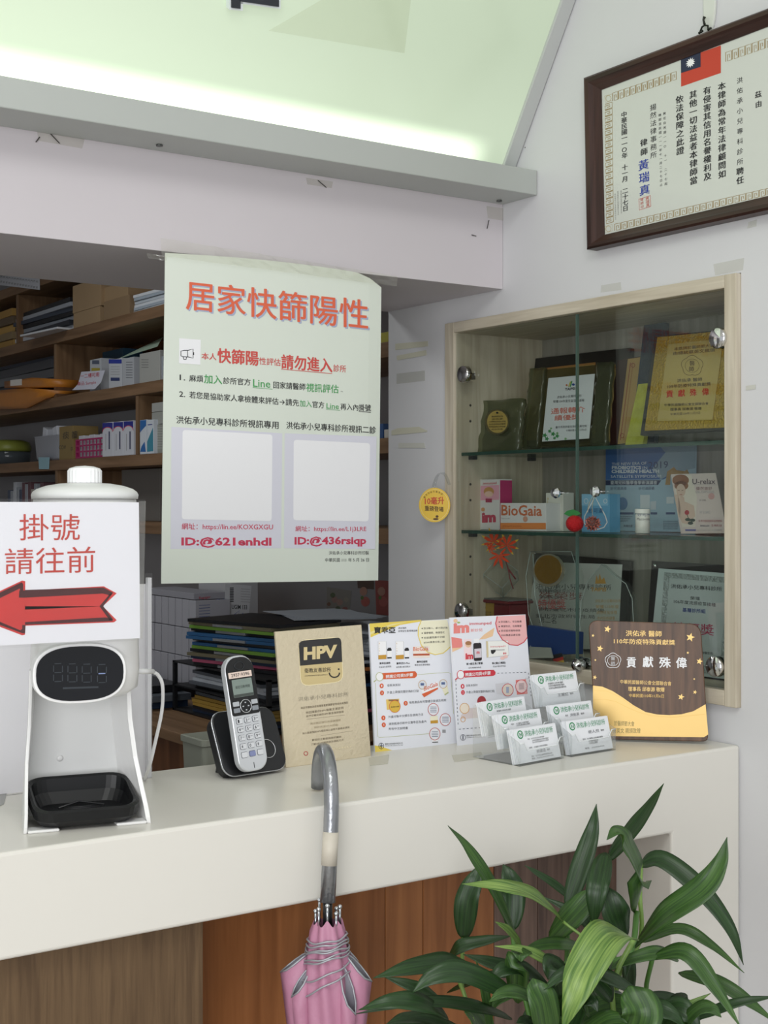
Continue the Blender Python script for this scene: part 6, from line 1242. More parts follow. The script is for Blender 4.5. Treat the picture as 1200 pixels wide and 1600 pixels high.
def p_b1(S_): S_.poly([(219, 657), (228.5, 656), (228.5, 665), (222, 672), (219, 676)], mat('2a66a8', .5), 1); S_.poly([(219, 706), (228, 706), (226, 690), (221, 698)], mat('2a66a8', .5), 1)
sbox(218.5, 229, 656, 3, 'medicine_box', 'slim white box with blue curves right of the shelf divider', 'box', mat('cdd4dc', .5), .08, XS+.006, 'boxes right of the third shelf divider', print_=p_b1)
def p_b2(S_): S_.poly([(230, 690), (239, 668), (239.5, 705), (230, 706)], mat('3f8aa0', .5), 1); S_.line([(231, 664), (238, 663)], 1.4, NV, 1)
sbox(229.6, 240, 656, 3, 'medicine_box', 'slim white and teal box beside the blue curved one', 'box', mat('cdd4dc', .5), .08, XS+.006, 'boxes right of the third shelf divider', print_=p_b2)
sbox(241, 300, 661, 3, 'medicine_box', 'clear wrapped grey carton beside the green poster edge, lowest', 'box', mat('8e9088', .4), .1, XS+.02, 'boxes right of the third shelf divider', print_=p_lines(243, 254, 668, 704, mat('b8bab4', .5)))
zt_ = onX(270, 661, XS+.02).z; sbox(237, 300, 641, 3, 'medicine_box', 'small pale carton on top of the wrapped grey carton', 'box', mat('9c9e98', .5), .1, XS+.022, 'boxes right of the third shelf divider', zb=zt_+.001)
zt_ = onX(268, 641, XS+.022).z; sbox(237, 300, 626, 3, 'medicine_box', 'topmost small pale carton right of the shelf divider', 'box', mat('a4a6a2', .5), .1, XS+.024, 'boxes right of the third shelf divider', zb=zt_+.001)
k = MB(); card([(60, 714.5), (77, 714.5), (76, 733), (61, 733)], (XS-.003, 0, 0), (-1, 0, 0), .0015, mat('93b8c4', .5), k); tag(obj('masking_label', k, None), 'small light blue label hanging on the third office shelf edge', 'label')
NTH = ['leftmost', 'second', 'third', 'fourth', 'fifth', 'sixth', 'seventh', 'eighth', 'ninth', 'tenth', 'eleventh', 'twelfth', 'thirteenth', 'fourteenth', 'fifteenth', 'sixteenth', 'seventeenth', 'eighteenth']
# shelf 4 (just above the dispenser) and below
for i in range(14):
    y0 = ydiv(0)+.05-.034*i; hh_ = random.uniform(.11, .15); k = MB(); k.box((XS+.05, y0-.031, ZL[4]+T_+.0004), (XS+.2, y0, ZL[4]+T_+hh_), random.choice([WBD, WB, mat('6a4a50', .5), mat('4a5468', .5), mat('b0a8a0', .5)]))
    if y0-.03 < ydiv(84)+.012: break
    tag(obj('file_box', k, None, bevel=.001), f'{NTH[i]} upright file from the left in the dark bay above the dispenser', 'file', 'upright files on the fourth office shelf')
sbox(97, 118, 752, 4, 'medicine_box', 'small white box beside the dispenser cap on the fourth office shelf', 'box', mat('a8a4a8', .5), .08, XS+.08)
sbox(190, 250, 733, 4, 'storage_box', 'large grey box on the fourth office shelf behind the poster edge', 'box', mat('75716c', .5), .12, XS+.12)
for i, (x0, x1, yt, m_) in enumerate(((582, 590, 668, 'b4b8bc'), (591, 599, 662, '3a5a8a'), (600, 607, 671, 'c8c4bc'))):
    sbox(x0, x1, yt, 3, 'medicine_box', ['pale', 'blue', 'cream'][i]+' box seen in the gap between poster and wall on the third office shelf', 'box', mat(m_, .5), .1, XS+.01, 'boxes in the gap right of the poster')
sbox(585, 607, 520, 2, 'storage_box', 'yellow and black box in the gap right of the poster, upper shelf', 'box', mat('a8a03c', .5), .12, XS+.01)
# ------------------------------------------------------------------ side cabinet with files, packs and the label carton
ZD = .98
t = thing('side_cabinet', 'brown wooden side cabinet loaded with packs and files behind the counter', 'cabinet', (1.8, 3.6, 0))
obj('cabinet_body', MB().box((1.47, 2.75, 0), (2.265, 4.9, ZD-.026), SHD), t, bevel=.002); obj('cabinet_top', MB().box((1.45, 2.73, ZD-.0255), (2.268, 4.92, ZD), SH), t, bevel=.002)
# office pack stack
XB = 1.75; yc_ = onX(305, 900, XB).y; PKM = mat('a8a8b0', .5); pw, phh = .044, .080; z00 = ZD+.030
k = MB(); k.box((XB-.08, yc_+.02, ZD+.0005), (XB+.108, yc_+.46, ZD+.028), mat('22262c', .5)); tag(obj('document_tray', k, None, bevel=.003), 'black flat tray under the wall of white packs', 'tray')
OR = ['nearest', 'second', 'third', 'fourth', 'fifth', 'sixth', 'seventh', 'eighth', 'farthest']; RW = ['bottom', 'middle', 'top']
def p_pack(): pass
for r_ in range(3):
    for c_ in range(9):
        y0 = yc_+pw*c_+random.uniform(0, .002); k = MB(); k.box((XB+random.uniform(0, .003), y0, z00+phh*r_), (XB+.11, y0+pw-.004, z00+phh*(r_+1)-.002), PKM)
        o_ = obj('medicine_pack', k, None, bevel=.0012); tag(o_, f'{OR[c_]} grey-white pack from the right in the {RW[r_]} row of the pack wall', 'box', 'wall of grey-white packs behind the phone')
        if r_ == 2 and c_ == 0:
            S = Sheet((0, y0, 0), (0, -1, 0)); S.text('Rapiger', 311, 935, 329, 933, 5, mat('b03a48', .5), 1, off=.01)
            for i in range(5): S.line([(311, 946+i*4.5), (328, 945+i*4.5)], 1, mat('4a5684', .5), 1)
            S.done(o_)
zp = z00+phh*3
k = MB(); k.box((XB+.002, yc_+.012, zp), (XB+.10, yc_+.33, zp+.018), mat('96969e', .5)); tag(obj('flat_box', k, None, bevel=.001), 'flat grey box lying on top of the pack wall', 'box')
# shipping carton with labels
Yk = yc_+.012; xa, xb = onY(331, 950, Yk).x+.03, onY(403, 950, Yk).x; xa = max(xa-.03, XB+.118)
t = thing('shipping_carton', 'grey-white shipping carton with barcode labels beside the pack wall', 'carton', ((xa+xb)/2, Yk+.1, ZD)); k = MB(); k.box((xa, Yk, ZD+.0005), (xb, Yk+.2, onY(370, 911, Yk).z), mat('a9a9ac', .5)); ob = obj('carton', k, t, bevel=.001)
S = Sheet((0, Yk, 0), (0, -1, 0)); S.poly([(352, 912), (393, 915), (388, 968), (350, 966)], mat('c4c6ca', .5), 1)
for i in range(9): S.rect(359, 918+i*2.6, 365, 919.6+i*2.6, BK2, 2)
S.text('UGIM 133', 362, 948, 386, 949, 7, BK2, 2, off=.02); S.line([(366, 960), (374, 954), (371, 964), (380, 958)], .8, mat('3a4aa0', .5), 2)
for i in range(6): S.line([(376, 920+i*4), (391, 921+i*4)], .8, GRY, 2)
for i in range(4): S.rect(338, 936+i*8, 344, 942+i*8, mat('3a5488', .5), 2)
S.col('每人一次', 350, 938, 349, 962, 6, mat('3a5488', .5), 2); S.done(ob)
# organiser with tiers of files
t = thing('file_organiser', 'black file organiser with open tiers under the pile of clipboards', 'organiser', (1.7, 3.1, ZD)); OB = mat('121418', .5)
ox0, ox1, oy0, oy1 = 1.60, 2.08, 2.80, 3.30
for z in (ZD+.002, ZD+.065, ZD+.125): obj('tier_board', MB().box((ox0, oy0, z), (ox1, oy1, z+.004), OB), t)
for x, y in ((ox0, oy0), (ox1-.01, oy0), (ox0, oy1-.01), (ox1-.01, oy1-.01)): obj('corner_post', MB().box((x, y, ZD+.0005), (x+.01, y+.01, ZD+.129), OB), t)
SC2 = {'g': mat('6f9a3c', .4), 'b': mat('2c5a86', .4), 'k': mat('1a1c20', .4), 'w': mat('b4bac2', .5), 'y': mat('6a6450', .5), 'p': mat('b85a78', .4), 'o': mat('b06a34', .4), 'n': mat('24344c', .4), 't': mat('3a3c3c', .4), 'c': mat('a8883c', .5), 'd': mat('545a62', .5)}
def pile(x, y, z, seq, w_, d_, hh, name, labf, grp, rz0=0.0, jit=.012, clip=False):
    for i, ch in enumerate(seq):
        M_ = rotm((x+random.uniform(-jit, jit), y+random.uniform(-jit, jit), z), rz0+random.uniform(-.06, .06)); k_ = MB(); k_.box((-w_/2, -d_/2, .0004), (w_/2, d_/2, hh-.0004), SC2[ch], M_)
        r_ = V((x, y, z)); t_ = thing(name, labf(i, ch, len(seq)), 'folder', r_, 0, grp); obj('cover', k_, t_)
        if clip and i % 2 == 0:
            c2 = MB(); c2.box((-w_/2-.005, -.055, .001), (-w_/2-.0005, .055, hh-.0012), mat('c4c8cc', .2, .8), M_); obj('metal_clip', c2, t_)
        z += hh
    return z
CN = dict(g='green', b='blue', k='black', w='white', y='olive', p='pink', o='orange', n='navy', t='charcoal', c='yellow', d='grey')
ORD = ['lowest', 'second lowest', 'third lowest', 'fourth lowest', 'fifth lowest', 'sixth lowest', 'seventh lowest', 'eighth lowest', 'ninth lowest', 'tenth lowest', 'eleventh lowest', 'twelfth lowest', 'thirteenth lowest', 'topmost']
def lf(txt): return lambda i, ch, n: f'{CN[ch]} {txt}, {ORD[i] if i < n-1 else "topmost"} of its pile'
pt = onZ(365, 1010, ZD+.16); px_, py_ = 1.735, 3.05
zq = pile(px_, py_, ZD+.130, 'kpnykgbtbbkgyk', .23, .31, .0085, 'clipboard', lf('clipboard left of the loose papers'), 'clipboards piled on the organiser', .25, clip=True)
zq2 = pile(px_+.26, py_-.06, ZD+.130, 'okwtwwwwwwdw', .22, .30, .0075, 'paper_folder', lf('folder with papers behind the gold plaque'), 'paper folders beside the clipboards', .1, jit=.02)
k = MB()
for i in range(3): k.box((-.10, -.15, .0006+i*.0012), (.11, .15, .0014+i*.0012), mat('a2a8b0', .5), rotm((px_+.16, py_-.01, max(zq, zq2)+.001), -.35+.12*i))
tag(obj('loose_papers', k, None), 'loose white papers spread across both folder piles', 'papers'); bpy.context.scene.objects['loose_papers']['kind'] = 'stuff'
for lvl, seq, nm, l, px2 in ((ZD+.0065, 'nkcccd', 'paper_folder', 'folder in the lower organiser tier behind the phone', 1.72), (ZD+.0695, 'kdwwd', 'paper_folder', 'folder in the middle organiser tier behind the phone', 1.72), (ZD+.0065, 'kkpk', 'paper_folder', 'folder in the lower organiser tier behind the plaque', 1.955), (ZD+.0695, 'kkb', 'paper_folder', 'folder in the middle organiser tier behind the plaque', 1.955)):
    pile(px2, 3.03, lvl, seq, .21, .36, .0085, nm, lf(l), 'folders inside the organiser', 0, jit=.006)
for i, (y_, z_, m_) in enumerate(((3.42, ZD, 'n'), (3.40, ZD+.02, 'd'), (3.44, ZD+.04, 'k'))):
    k = MB(); k.box((1.50, y_-.09, z_+.0006), (1.66, y_+.18, z_+.0185), SC2[m_]); tag(obj('ring_binder', k, None, bevel=.002), ['navy ring binder flat on the side cabinet, lowest of three', 'grey ring binder between the navy and the black one', 'black ring binder, topmost of the three left of the phone'][i], 'binder', 'flat binders left of the phone')
# grey plastic bin just behind the counter
bp = onY(324, 1150, 2.2); t = thing('plastic_bin', 'pale grey square plastic bin standing behind the counter beside the phone', 'bin', (bp.x, 2.2, .86)); k = MB(); rings = []
for z, h_ in ((.8605, .030), (.90, .036), (bp.z-.012, .042), (bp.z-.010, .045), (bp.z, .045), (bp.z+.001, .040), (bp.z-.03, .036)): rings.append([V((x, y, z)) for x, y in rrect_pts(bp.x+.012, 2.2, h_, h_, .008, 3)])
loftrings(k, rings, mat('8f9288', .45), smooth=False); obj('bin_body', k, t)
# pictures on the rear wall
t = thing('flower_print', 'small faded print of pink flowers on the grey office wall', 'picture', onX(530, 940, 2.268)); k = MB(); card([(511, 917), (549, 923), (546, 962), (510, 956)], (2.2685, 0, 0), (-1, 0, 0), .0006, mat('9c9a94', .5), k); obj('print', k, t)
S = Sheet((2.2685, 0, 0), (-1, 0, 0))
for x, y, r_, m_ in ((523, 937, 5, 'b09088'), (531, 941, 5, 'b89a90'), (539, 953, 5, 'a8746c'), (520, 930, 4, '6a7a5a'), (514, 944, 3, '8a6a5a'), (541, 937, 4, 'a8a498'), (528, 951, 4, '6e7a60')): S.ell(x, y, r_, r_, mat(m_, .5), 1, 12)
S.done(t)
for px, m_, l in (([(586, 906), (609, 908), (609, 962), (588, 960)], 'b0605a', 'red and pink baby picture on the office wall beside the wall corner'), ([(558, 905), (584, 906), (584, 921), (559, 919)], '6a5850', 'small dark photo strip on the office wall left of the baby picture')):
    t = thing('wall_picture', l, 'picture', onX(px[0][0]+5, px[2][1], 2.268)); k = MB(); card(px, (2.2685, 0, 0), (-1, 0, 0), .0006, mat(m_, .5), k); obj('print', k, t)
    S = Sheet((2.2685, 0, 0), (-1, 0, 0)); cx = px[0][0]+(10 if 'baby' in l else 9)
    if 'baby' in l: S.ell(cx, 924, 6, 7, mat('c89a88', .5), 1, 14); S.ell(cx+3, 940, 7, 8, mat('c4726a', .5), 1, 14); S.ell(cx-2, 934, 2.5, 3, mat('6a8a4a', .5), 2, 10)
    else: S.ell(cx, 912, 5, 4, mat('a88a7c', .5), 1, 12)
    S.done(t)
# ================================================================== UMBRELLA hooked over the counter edge
sh0 = V((1.0195, 1.610, 0)); tip = onZ(497, 1235, ZC)+V((0, .0, .002)); dr = V((tip.x-sh0.x, tip.y-sh0.y, 0)); R_ = dr.length/2; dr.normalize()
t = thing('umbrella', 'folded pink umbrella with silver hems and a silver hooked handle hung on the counter edge', 'umbrella', (sh0.x, sh0.y, ZC))
HM = mat('9a9ca0', .28, .75, bump=.15, bscale=200); zt = 1.176; pts = []
cen = sh0+dr*R_; zc_ = zt-.010-R_*.95
pts = [tip+V((0, 0, .010)), V((tip.x, tip.y, zc_))]
for i in range(1, 14):
    a = PI*i/14; p = cen+dr*(R_*math.cos(a)); pts.append(V((p.x, p.y, zc_+R_*1.0*math.sin(a))))
axis_b = onY(512, 1410, 1.600); pts += [V((sh0.x, sh0.y, zc_)), V((sh0.x, sh0.y, zc_-.02)).lerp(axis_b, .3), axis_b]
k = MB(); k.tube(pts, [.009, .0105]+[.0105]*(len(pts)-2), HM, 16); k.ball(pts[0], .0092, HM, 8); hd = obj('hooked_handle', k, t, label='silver grey hooked handle')
p1_, p2_ = onY(517, 1300, 1.606), onY(514, 1352, 1.603); k = MB(); k.tube([p1_, p2_], .0110, mat('c9c2b4', .5, noise=.12, nscale=50), 16); obj('tape_wrap', k, hd, label='worn cream tape wrapped round the handle')
k = MB(); k.tube([axis_b+V((0, 0, .004)), axis_b-V((0, 0, .045))], .0065, BLACKP, 12); obj('runner', k, t, label='black runner below the handle')
ub = V((axis_b.x, axis_b.y, 0)); Zt = axis_b.z-.020
# shaft and ferrule down to the tip
k = MB(); k.tube([V((ub.x, ub.y, Zt)), V((ub.x-.004, ub.y-.004, .33))], .0045, mat('2a2a2e', .4, .6), 8); k.tube([V((ub.x-.004, ub.y-.004, .335)), V((ub.x-.004, ub.y-.004, .29))], [.006, .003], CHROME, 8); obj('shaft', k, t)
NB = 8
for i in range(NB):
    a = 2*PI*i/NB+.2; c_, s1 = math.cos(a), math.sin(a); r0 = .0165
    k = MB(); top = V((ub.x+r0*c_, ub.y+r0*s1, Zt+.008+.006*(i % 3))); k.tube([top-V((0, 0, .03)), top], .0018, mat('b8bcc0', .2, .9), 6); k.ball(top, .0032, mat('d0d4d8', .15, .9), 5); obj('rib_tip', k, t)
PKF = mat('b9809a', .5, bump=.2, bscale=90); PKI = mat('8f8f98', .45, .3); HEM = mat('a6a8ae', .35, .3)
def axis(z): u = (Zt-z)/.6; return V((ub.x-.004*u, ub.y-.004*u, z))
view = math.atan2(-ub.y, -ub.x)
# inner wrapped core with wavy folds
k = MB(); vs = []; fs = []; n = 96; zs = [Zt-.004, Zt-.02, Zt-.05, Zt-.08, Zt-.12, Zt-.17, Zt-.24, Zt-.34, Zt-.46, Zt-.58]; rr0 = [.019, .023, .027, .030, .032, .033, .030, .024, .016, .007]
for z, r in zip(zs, rr0):
    for i in range(n):
        a = 2*PI*i/n; q_ = r*(1+.10*math.sin(8*a+z*30)+.05*math.sin(3*a+z*55)); vs.append(axis(z)+V((q_*math.cos(a), q_*math.sin(a), .004*math.sin(8*a) if z == zs[0] else 0)))
for j in range(len(zs)-1):
    for i in range(n): fs.append((j*n+i, (j+1)*n+i, (j+1)*n+(i+1) % n, j*n+(i+1) % n))
k.add(vs, fs, PKF, True); obj('canopy', k, t, label='pink wrapped fabric')
# silver hems winding round the neck of the canopy
def core_r(z):
    for i in range(len(zs)-1):
        if zs[i] >= z >= zs[i+1]: return rr0[i]+(rr0[i+1]-rr0[i])*(zs[i]-z)/(zs[i]-zs[i+1])
    return rr0[-1]
for j, (dz, tilt_, ph) in enumerate(((.026, .004, 0), (.033, .005, .6), (.037, .006, .2), (.043, .006, .9), (.049, .008, .4), (.055, .009, .7), (.072, .014, .3), (.090, .020, .5))):
    k = MB(); pts = []
    for i in range(33):
        a = 2*PI*i/32; z = Zt-dz+tilt_*math.cos(a-view-PI/2+ph)+.0012*math.sin(5*a+j); q_ = core_r(z)*1.13+.0004; pts.append(axis(z)+V((q_*math.cos(a), q_*math.sin(a), 0)))
    k.tube(pts, .0013, HEM, 6, cap=False); obj('hem', k, t, label='silver hem line')
# flared pleats: open fabric pockets with silver inside
def pleat(ang, R1, ztop, zroot, zend, w_, twist=.0, nm='pleat'):
    """V pocket: mouth rises from the tip (radius R1, height ztop) to the root near the shaft"""
    K = 12; o1 = []; o2 = []; vs = []; fs = []
    for j in range(K+1):
        s_2 = j/K; ring = []
        for i in range(9):
            u = i/8; side = -1 if u < .5 else 1; v = abs(u-.5)*2          # v=0 at the outer tip, 1 at the root
            rad = (.020+(R1-.020)*(1-v)**.8)*(1-s_2)**.75+.006*s_2; zm = ztop+(zroot-ztop)*v**1.2; z = zm+(zend-zm)*s_2
            wid = w_*math.sin(PI*min(1, v*.9+.08))*(1-s_2)**1.1*side*(1 if v > .01 else .3); a = ang+twist*s_2
            ring.append(axis(z)+V((math.cos(a)*rad-math.sin(a)*wid, math.sin(a)*rad+math.cos(a)*wid, 0)))
        vs += ring
        if j == 0: o1 = ring[:]
    for j in range(K):
        for i in range(8): fs.append((j*9+i, j*9+i+1, (j+1)*9+i+1, (j+1)*9+i))
    k_ = MB(); k_.add(vs, fs, PKF, True); o_ = obj(nm, k_, t)
    md = o_.modifiers.new('cloth', 'SOLIDIFY'); md.thickness = .0008; md.offset = 0
    c0 = sum((axis(v.z) for v in vs), V())/len(vs); k_ = MB(); vi = []
    for j in range(K+1):
        rg = vs[j*9:(j+1)*9]; cm = sum(rg, V())/9
        vi += [p+(cm-p)*.07 for p in rg]
    k_.add(vi[:9*(K-2)], [f for f in fs if max(f) < 9*(K-2)], PKI, True); obj('silver_lining', k_, o_)
    k_ = MB(); k_.tube(o1, .0014, HEM, 6); obj('pleat_hem', k_, o_)
view = math.atan2(-ub.y, -ub.x)          # direction towards the viewer
side_r = view+PI/2                        # viewer's right hand side
pleat(side_r-.15, .060, Zt-.085, Zt-.045, Zt-.40, .012)
pleat(side_r-.75, .050, Zt-.120, Zt-.050, Zt-.42, .010)
pleat(side_r+3.05, .064, Zt-.075, Zt-.045, Zt-.42, .012)
pleat(side_r-2.75, .052, Zt-.100, Zt-.060, Zt-.44, .009)
pleat(side_r+2.55, .050, Zt-.070, Zt-.050, Zt-.40, .010)
pleat(side_r+.5, .048, Zt-.070, Zt-.040, Zt-.38, .010)

# ================================================================== POTTED PLANT
pc = V((1.36, 1.36, 0))
t = thing('potted_plant', 'leafy green lucky bamboo plant with striped leaves standing in front of the counter', 'plant', pc)
POT = mat('8a5a48', .5, noise=.1, nscale=12); k = MB(); k.lathe([(.10, 0), (.115, .01), (.145, .24), (.155, .245), (.155, .27), (.143, .27), (.138, .24), (.05, .235)], Matrix.Translation(pc+V((0, 0, .0005))), POT, 28); obj('pot', k, t)
k = MB(); k.lathe([(.136, .0), (.13, .012), (.001, .016)], Matrix.Translation(pc+V((0, 0, .232))), mat('3a2a20', .9, bump=1, bscale=60), 24); obj('soil', k, t)
def leafmat(c1, c2, nm):
    m = bpy.data.materials.new(nm); m.use_nodes = True; nt = m.node_tree; b = nt.nodes['Principled BSDF']
    uv = nt.nodes.new('ShaderNodeUVMap'); uv.uv_map = 'UVMap'; sp = nt.nodes.new('ShaderNodeSeparateXYZ'); nt.links.new(uv.outputs[0], sp.inputs[0])
    mp = nt.nodes.new('ShaderNodeMapping'); mp.inputs['Scale'].default_value = (14, .8, 1); nt.links.new(uv.outputs[0], mp.inputs[0])
    n = nt.nodes.new('ShaderNodeTexNoise'); n.inputs['Scale'].default_value = 1.6; n.inputs['Detail'].default_value = 3; nt.links.new(mp.outputs[0], n.inputs['Vector'])
    cr = nt.nodes.new('ShaderNodeValToRGB'); e = cr.color_ramp.elements; e[0].position = .38; e[0].color = lin(c1); e[1].position = .68; e[1].color = lin(c2)
    nt.links.new(n.outputs['Fac'], cr.inputs[0]); nt.links.new(cr.outputs[0], b.inputs['Base Color']); b.inputs['Roughness'].default_value = .38; b.inputs['Specular IOR Level'].default_value = .45
    bp = nt.nodes.new('ShaderNodeBump'); bp.inputs['Strength'].default_value = .35; bp.inputs['Distance'].default_value = .001; nt.links.new(n.outputs['Fac'], bp.inputs['Height']); nt.links.new(bp.outputs[0], b.inputs['Normal'])
    b.inputs['Subsurface Weight'].default_value = 0; return m
LM = {'d': leafmat('1c3318', '2c4a22', 'leaf_dark'), 'm': leafmat('28451e', '46682c', 'leaf_mid'), 'l': leafmat('4a6c2e', '8aa456', 'leaf_light')}
def leaf(P, wpx, kind, face=0.0):
    """P: points along the midrib (base..tip) in the world; half width from pixels at its depth"""
    D = (P[len(P)//2]-EYE).dot(V((SN, CS, 0))); W_ = wpx/F*D/2*1.15
    c_ = bez(P, 7); n_ = len(c_); L_ = sum((c_[i+1]-c_[i]).length for i in range(n_-1)); vs = []; uv = []; s_ = 0
    for i, p in enumerate(c_):
        u = i/(n_-1); tg = (c_[min(i+1, n_-1)]-c_[max(i-1, 0)]).normalized(); vw = (EYE-p).normalized(); up = V((0, 0, 1))
        nrm = (vw*.75+up*.65); nrm = (nrm-tg*nrm.dot(tg)).normalized(); sd = tg.cross(nrm).normalized()
        if face: sd = (Matrix.Rotation(face, 3, tg) @ sd); nrm = (Matrix.Rotation(face, 3, tg) @ nrm)
        w_ = W_*(u**.55*(1-u)**1.05/.408 if u > .02 else .08); w_ = max(w_, .0008 if u < .98 else .0002)
        wav = .05*math.sin(u*17+wpx)*w_
        for j, q_ in enumerate((-1, -.5, 0, .5, 1)): vs.append(p+sd*(w_*q_)+nrm*(abs(q_)*w_*.30+wav*q_)); uv.append((.5+q_/2*(w_/W_ if W_ else 1), u*L_*8))
    fs = [(i*5+j, i*5+j+1, (i+1)*5+j+1, (i+1)*5+j) for i in range(n_-1) for j in range(4)]
    me = bpy.data.meshes.new('leaf'); o0 = pc; me.from_pydata([tuple(v-o0) for v in vs], [], fs); me.materials.append(LM[kind])
    ul = me.uv_layers.new(name='UVMap')
    for lp in me.loops: ul.data[lp.index].uv = uv[lp.vertex_index]
    me.polygons.foreach_set('use_smooth', [True]*len(fs)); me.update(); o_ = bpy.data.objects.new('leaf', me); COL.objects.link(o_); o_.parent = t
    md = o_.modifiers.new('thickness', 'SOLIDIFY'); md.thickness = .0006; return o_
def LP(lst, w_, kind, face=0.0): return leaf([PD(x, y, d) for x, y, d in lst], w_, kind, face)
LP([(808, 1472, 1.90), (768, 1385, 1.84), (730, 1325, 1.82), (700, 1290, 1.80)], 23, 'm')
LP([(880, 1440, 1.88), (835, 1402, 1.82), (785, 1386, 1.78), (722, 1381, 1.76)], 34, 'l')
LP([(886, 1420, 1.96), (908, 1355, 1.98), (925, 1300, 2.0), (932, 1256, 2.0)], 32, 'd')
LP([(950, 1345, 2.0), (985, 1302, 1.98), (1015, 1262, 1.96), (1037, 1224, 1.94)], 28, 'd')
LP([(992, 1425, 1.92), (1000, 1375, 1.86), (980, 1325, 1.82), (965, 1300, 1.80), (948, 1312, 1.78)], 42, 'm')
LP([(946, 1332, 1.92), (936, 1375, 1.86), (930, 1412, 1.85), (928, 1450, 1.86)], 36, 'd')
LP([(992, 1480, 1.88), (1040, 1432, 1.82), (1098, 1390, 1.80), (1125, 1350, 1.80), (1136, 1308, 1.80)], 46, 'm')
LP([(1000, 1352, 1.97), (1035, 1345, 1.95), (1093, 1390, 1.92), (1140, 1450, 1.90), (1162, 1508, 1.90)], 34, 'd')
LP([(1000, 1472, 1.95), (1060, 1452, 1.92), (1110, 1476, 1.90), (1163, 1520, 1.90)], 21, 'm')
LP([(1020, 1495, 1.82), (1072, 1490, 1.78), (1115, 1540, 1.76), (1158, 1606, 1.74)], 32, 'm')
LP([(990, 1468, 1.80), (952, 1462, 1.72), (915, 1515, 1.68), (897, 1560, 1.66), (878, 1612, 1.66)], 66, 'l')
LP([(912, 1480, 1.90), (860, 1476, 1.86), (812, 1486, 1.84)], 27, 'm')
LP([(910, 1545, 1.82), (850, 1500, 1.78), (815, 1484, 1.77), (773, 1478, 1.76)], 20, 'l')
LP([(744, 1514, 1.90), (700, 1506, 1.84), (640, 1514, 1.80), (583, 1528, 1.78)], 40, 'd')
LP([(800, 1592, 1.84), (740, 1574, 1.78), (660, 1566, 1.74), (556, 1584, 1.72)], 27, 'd')
LP([(724, 1468, 1.94), (730, 1410, 1.93), (742, 1375, 1.93), (750, 1350, 1.94)], 38, 'd')
LP([(800, 1455, 1.96), (802, 1400, 1.97), (795, 1370, 1.97), (786, 1350, 1.98)], 38, 'd')
LP([(858, 1472, 1.92), (896, 1432, 1.90), (920, 1405, 1.90), (938, 1386, 1.90)], 44, 'm')
LP([(975, 1470, 1.88), (962, 1430, 1.86), (955, 1405, 1.86), (948, 1384, 1.87)], 46, 'd')
LP([(856, 1620, 1.72), (848, 1570, 1.70), (838, 1545, 1.70), (832, 1528, 1.71)], 50, 'm')
LP([(990, 1625, 1.70), (1002, 1585, 1.69), (990, 1556, 1.70), (982, 1540, 1.71)], 66, 'm')
LP([(766, 1612, 1.84), (757, 1550, 1.80), (744, 1500, 1.78)], 17, 'm')
LP([(690, 1570, 1.92), (650, 1545, 1.90), (600, 1526, 1.90)], 26, 'd')
LP([(822, 1522, 1.90), (775, 1508, 1.88), (724, 1491, 1.88)], 27, 'd')
LP([(1060, 1520, 1.94), (1120, 1536, 1.90), (1170, 1566, 1.88), (1215, 1600, 1.88)], 26, 'm')
LP([(1036, 1592, 1.78), (1075, 1572, 1.76), (1110, 1552, 1.76)], 15, 'l')
LP([(1085, 1592, 1.86), (1150, 1568, 1.84), (1215, 1556, 1.84)], 18, 'd')
LP([(905, 1415, 2.0), (870, 1385, 2.0), (840, 1365, 2.0), (820, 1352, 2.0)], 14, 'd')
LP([(930, 1470, 1.96), (915, 1440, 1.95), (885, 1420, 1.96), (845, 1400, 1.97)], 20, 'd')
LP([(700, 1590, 1.76), (660, 1570, 1.72), (610, 1566, 1.70), (560, 1578, 1.70)], 38, 'd')
LP([(815, 1480, 1.86), (795, 1455, 1.84), (774, 1440, 1.83)], 18, 'l')
LP([(1060, 1500, 1.84), (1030, 1490, 1.82), (985, 1500, 1.81), (940, 1520, 1.8)], 26, 'm')
LP([(880, 1560, 1.86), (920, 1530, 1.84), (960, 1490, 1.84)], 30, 'd')
LP([(700, 1500, 1.92), (720, 1480, 1.9), (760, 1470, 1.9), (800, 1462, 1.9)], 24, 'd')
random.seed(11)
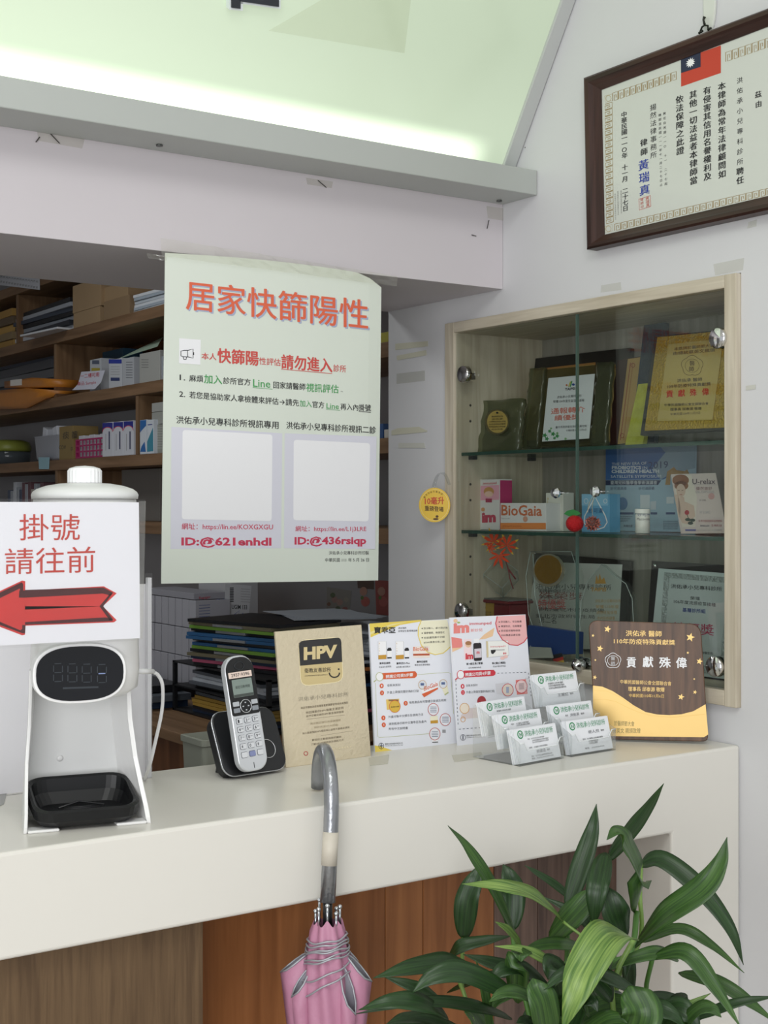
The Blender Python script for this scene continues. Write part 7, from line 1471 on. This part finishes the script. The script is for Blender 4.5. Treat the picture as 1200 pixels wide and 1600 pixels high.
for i in range(46):      # the leafy mass lower down
    bx = random.gauss(900, 95); by = random.uniform(1545, 1680); a = random.uniform(-1.35, 1.35); L_ = random.uniform(80, 150); d0 = random.uniform(1.74, 1.96)
    tx, ty = bx+L_*math.sin(a)*1.15, by-L_*math.cos(a)*.55; dr_ = random.uniform(10, 50)
    LP([(bx, by, d0), ((bx+tx)/2, (by+ty)/2-dr_*.6, d0-.03), (tx*.8+bx*.2, ty*.8+by*.2-dr_*.3, d0-.045), (tx, ty+dr_*.4, d0-.05)], random.uniform(24, 44), random.choice('ddddmm'), random.uniform(-.5, .5))
CN_ = mat('7a9a4c', .4); CN2 = mat('4f7a35', .45)
def stem(b0, pts, r, m=CN2): k_ = MB(); k_.tube(bez([b0]+[PD(*p) for p in pts], 6), r, m, 8); obj('stem', k_, t)
g = lambda dx_, dy_: pc+V((dx_, dy_, .24))
stem(g(.02, .02), [(935, 1590, 1.86), (985, 1490, 1.88), (995, 1425, 1.92)], .0042); stem(g(.04, .05), [(960, 1600, 1.92), (1000, 1470, 1.93), (1000, 1400, 1.93), (1002, 1350, 1.97)], .0032, CN_)
stem(g(-.02, .03), [(880, 1600, 1.88), (886, 1500, 1.92), (886, 1420, 1.96)], .0038); stem(g(-.05, .02), [(740, 1600, 1.90), (722, 1540, 1.92), (724, 1465, 1.94)], .003, CN_)
stem(g(-.03, -.02), [(830, 1600, 1.84), (812, 1530, 1.87), (808, 1468, 1.90)], .0032); stem(g(.0, .05), [(905, 1600, 1.92), (930, 1420, 1.96), (950, 1340, 2.0)], .003)
stem(g(-.01, -.03), [(960, 1600, 1.78), (960, 1530, 1.80), (990, 1468, 1.81)], .0036, CN_); stem(g(-.04, .0), [(770, 1612, 1.86), (800, 1500, 1.92), (800, 1452, 1.96)], .003)
stem(g(.05, .0), [(1040, 1640, 1.86), (1010, 1560, 1.86), (1020, 1494, 1.82)], .0032); stem(g(.03, -.03), [(925, 1600, 1.84), (900, 1540, 1.84), (935, 1490, 1.86), (880, 1440, 1.88)], .002, CN_)
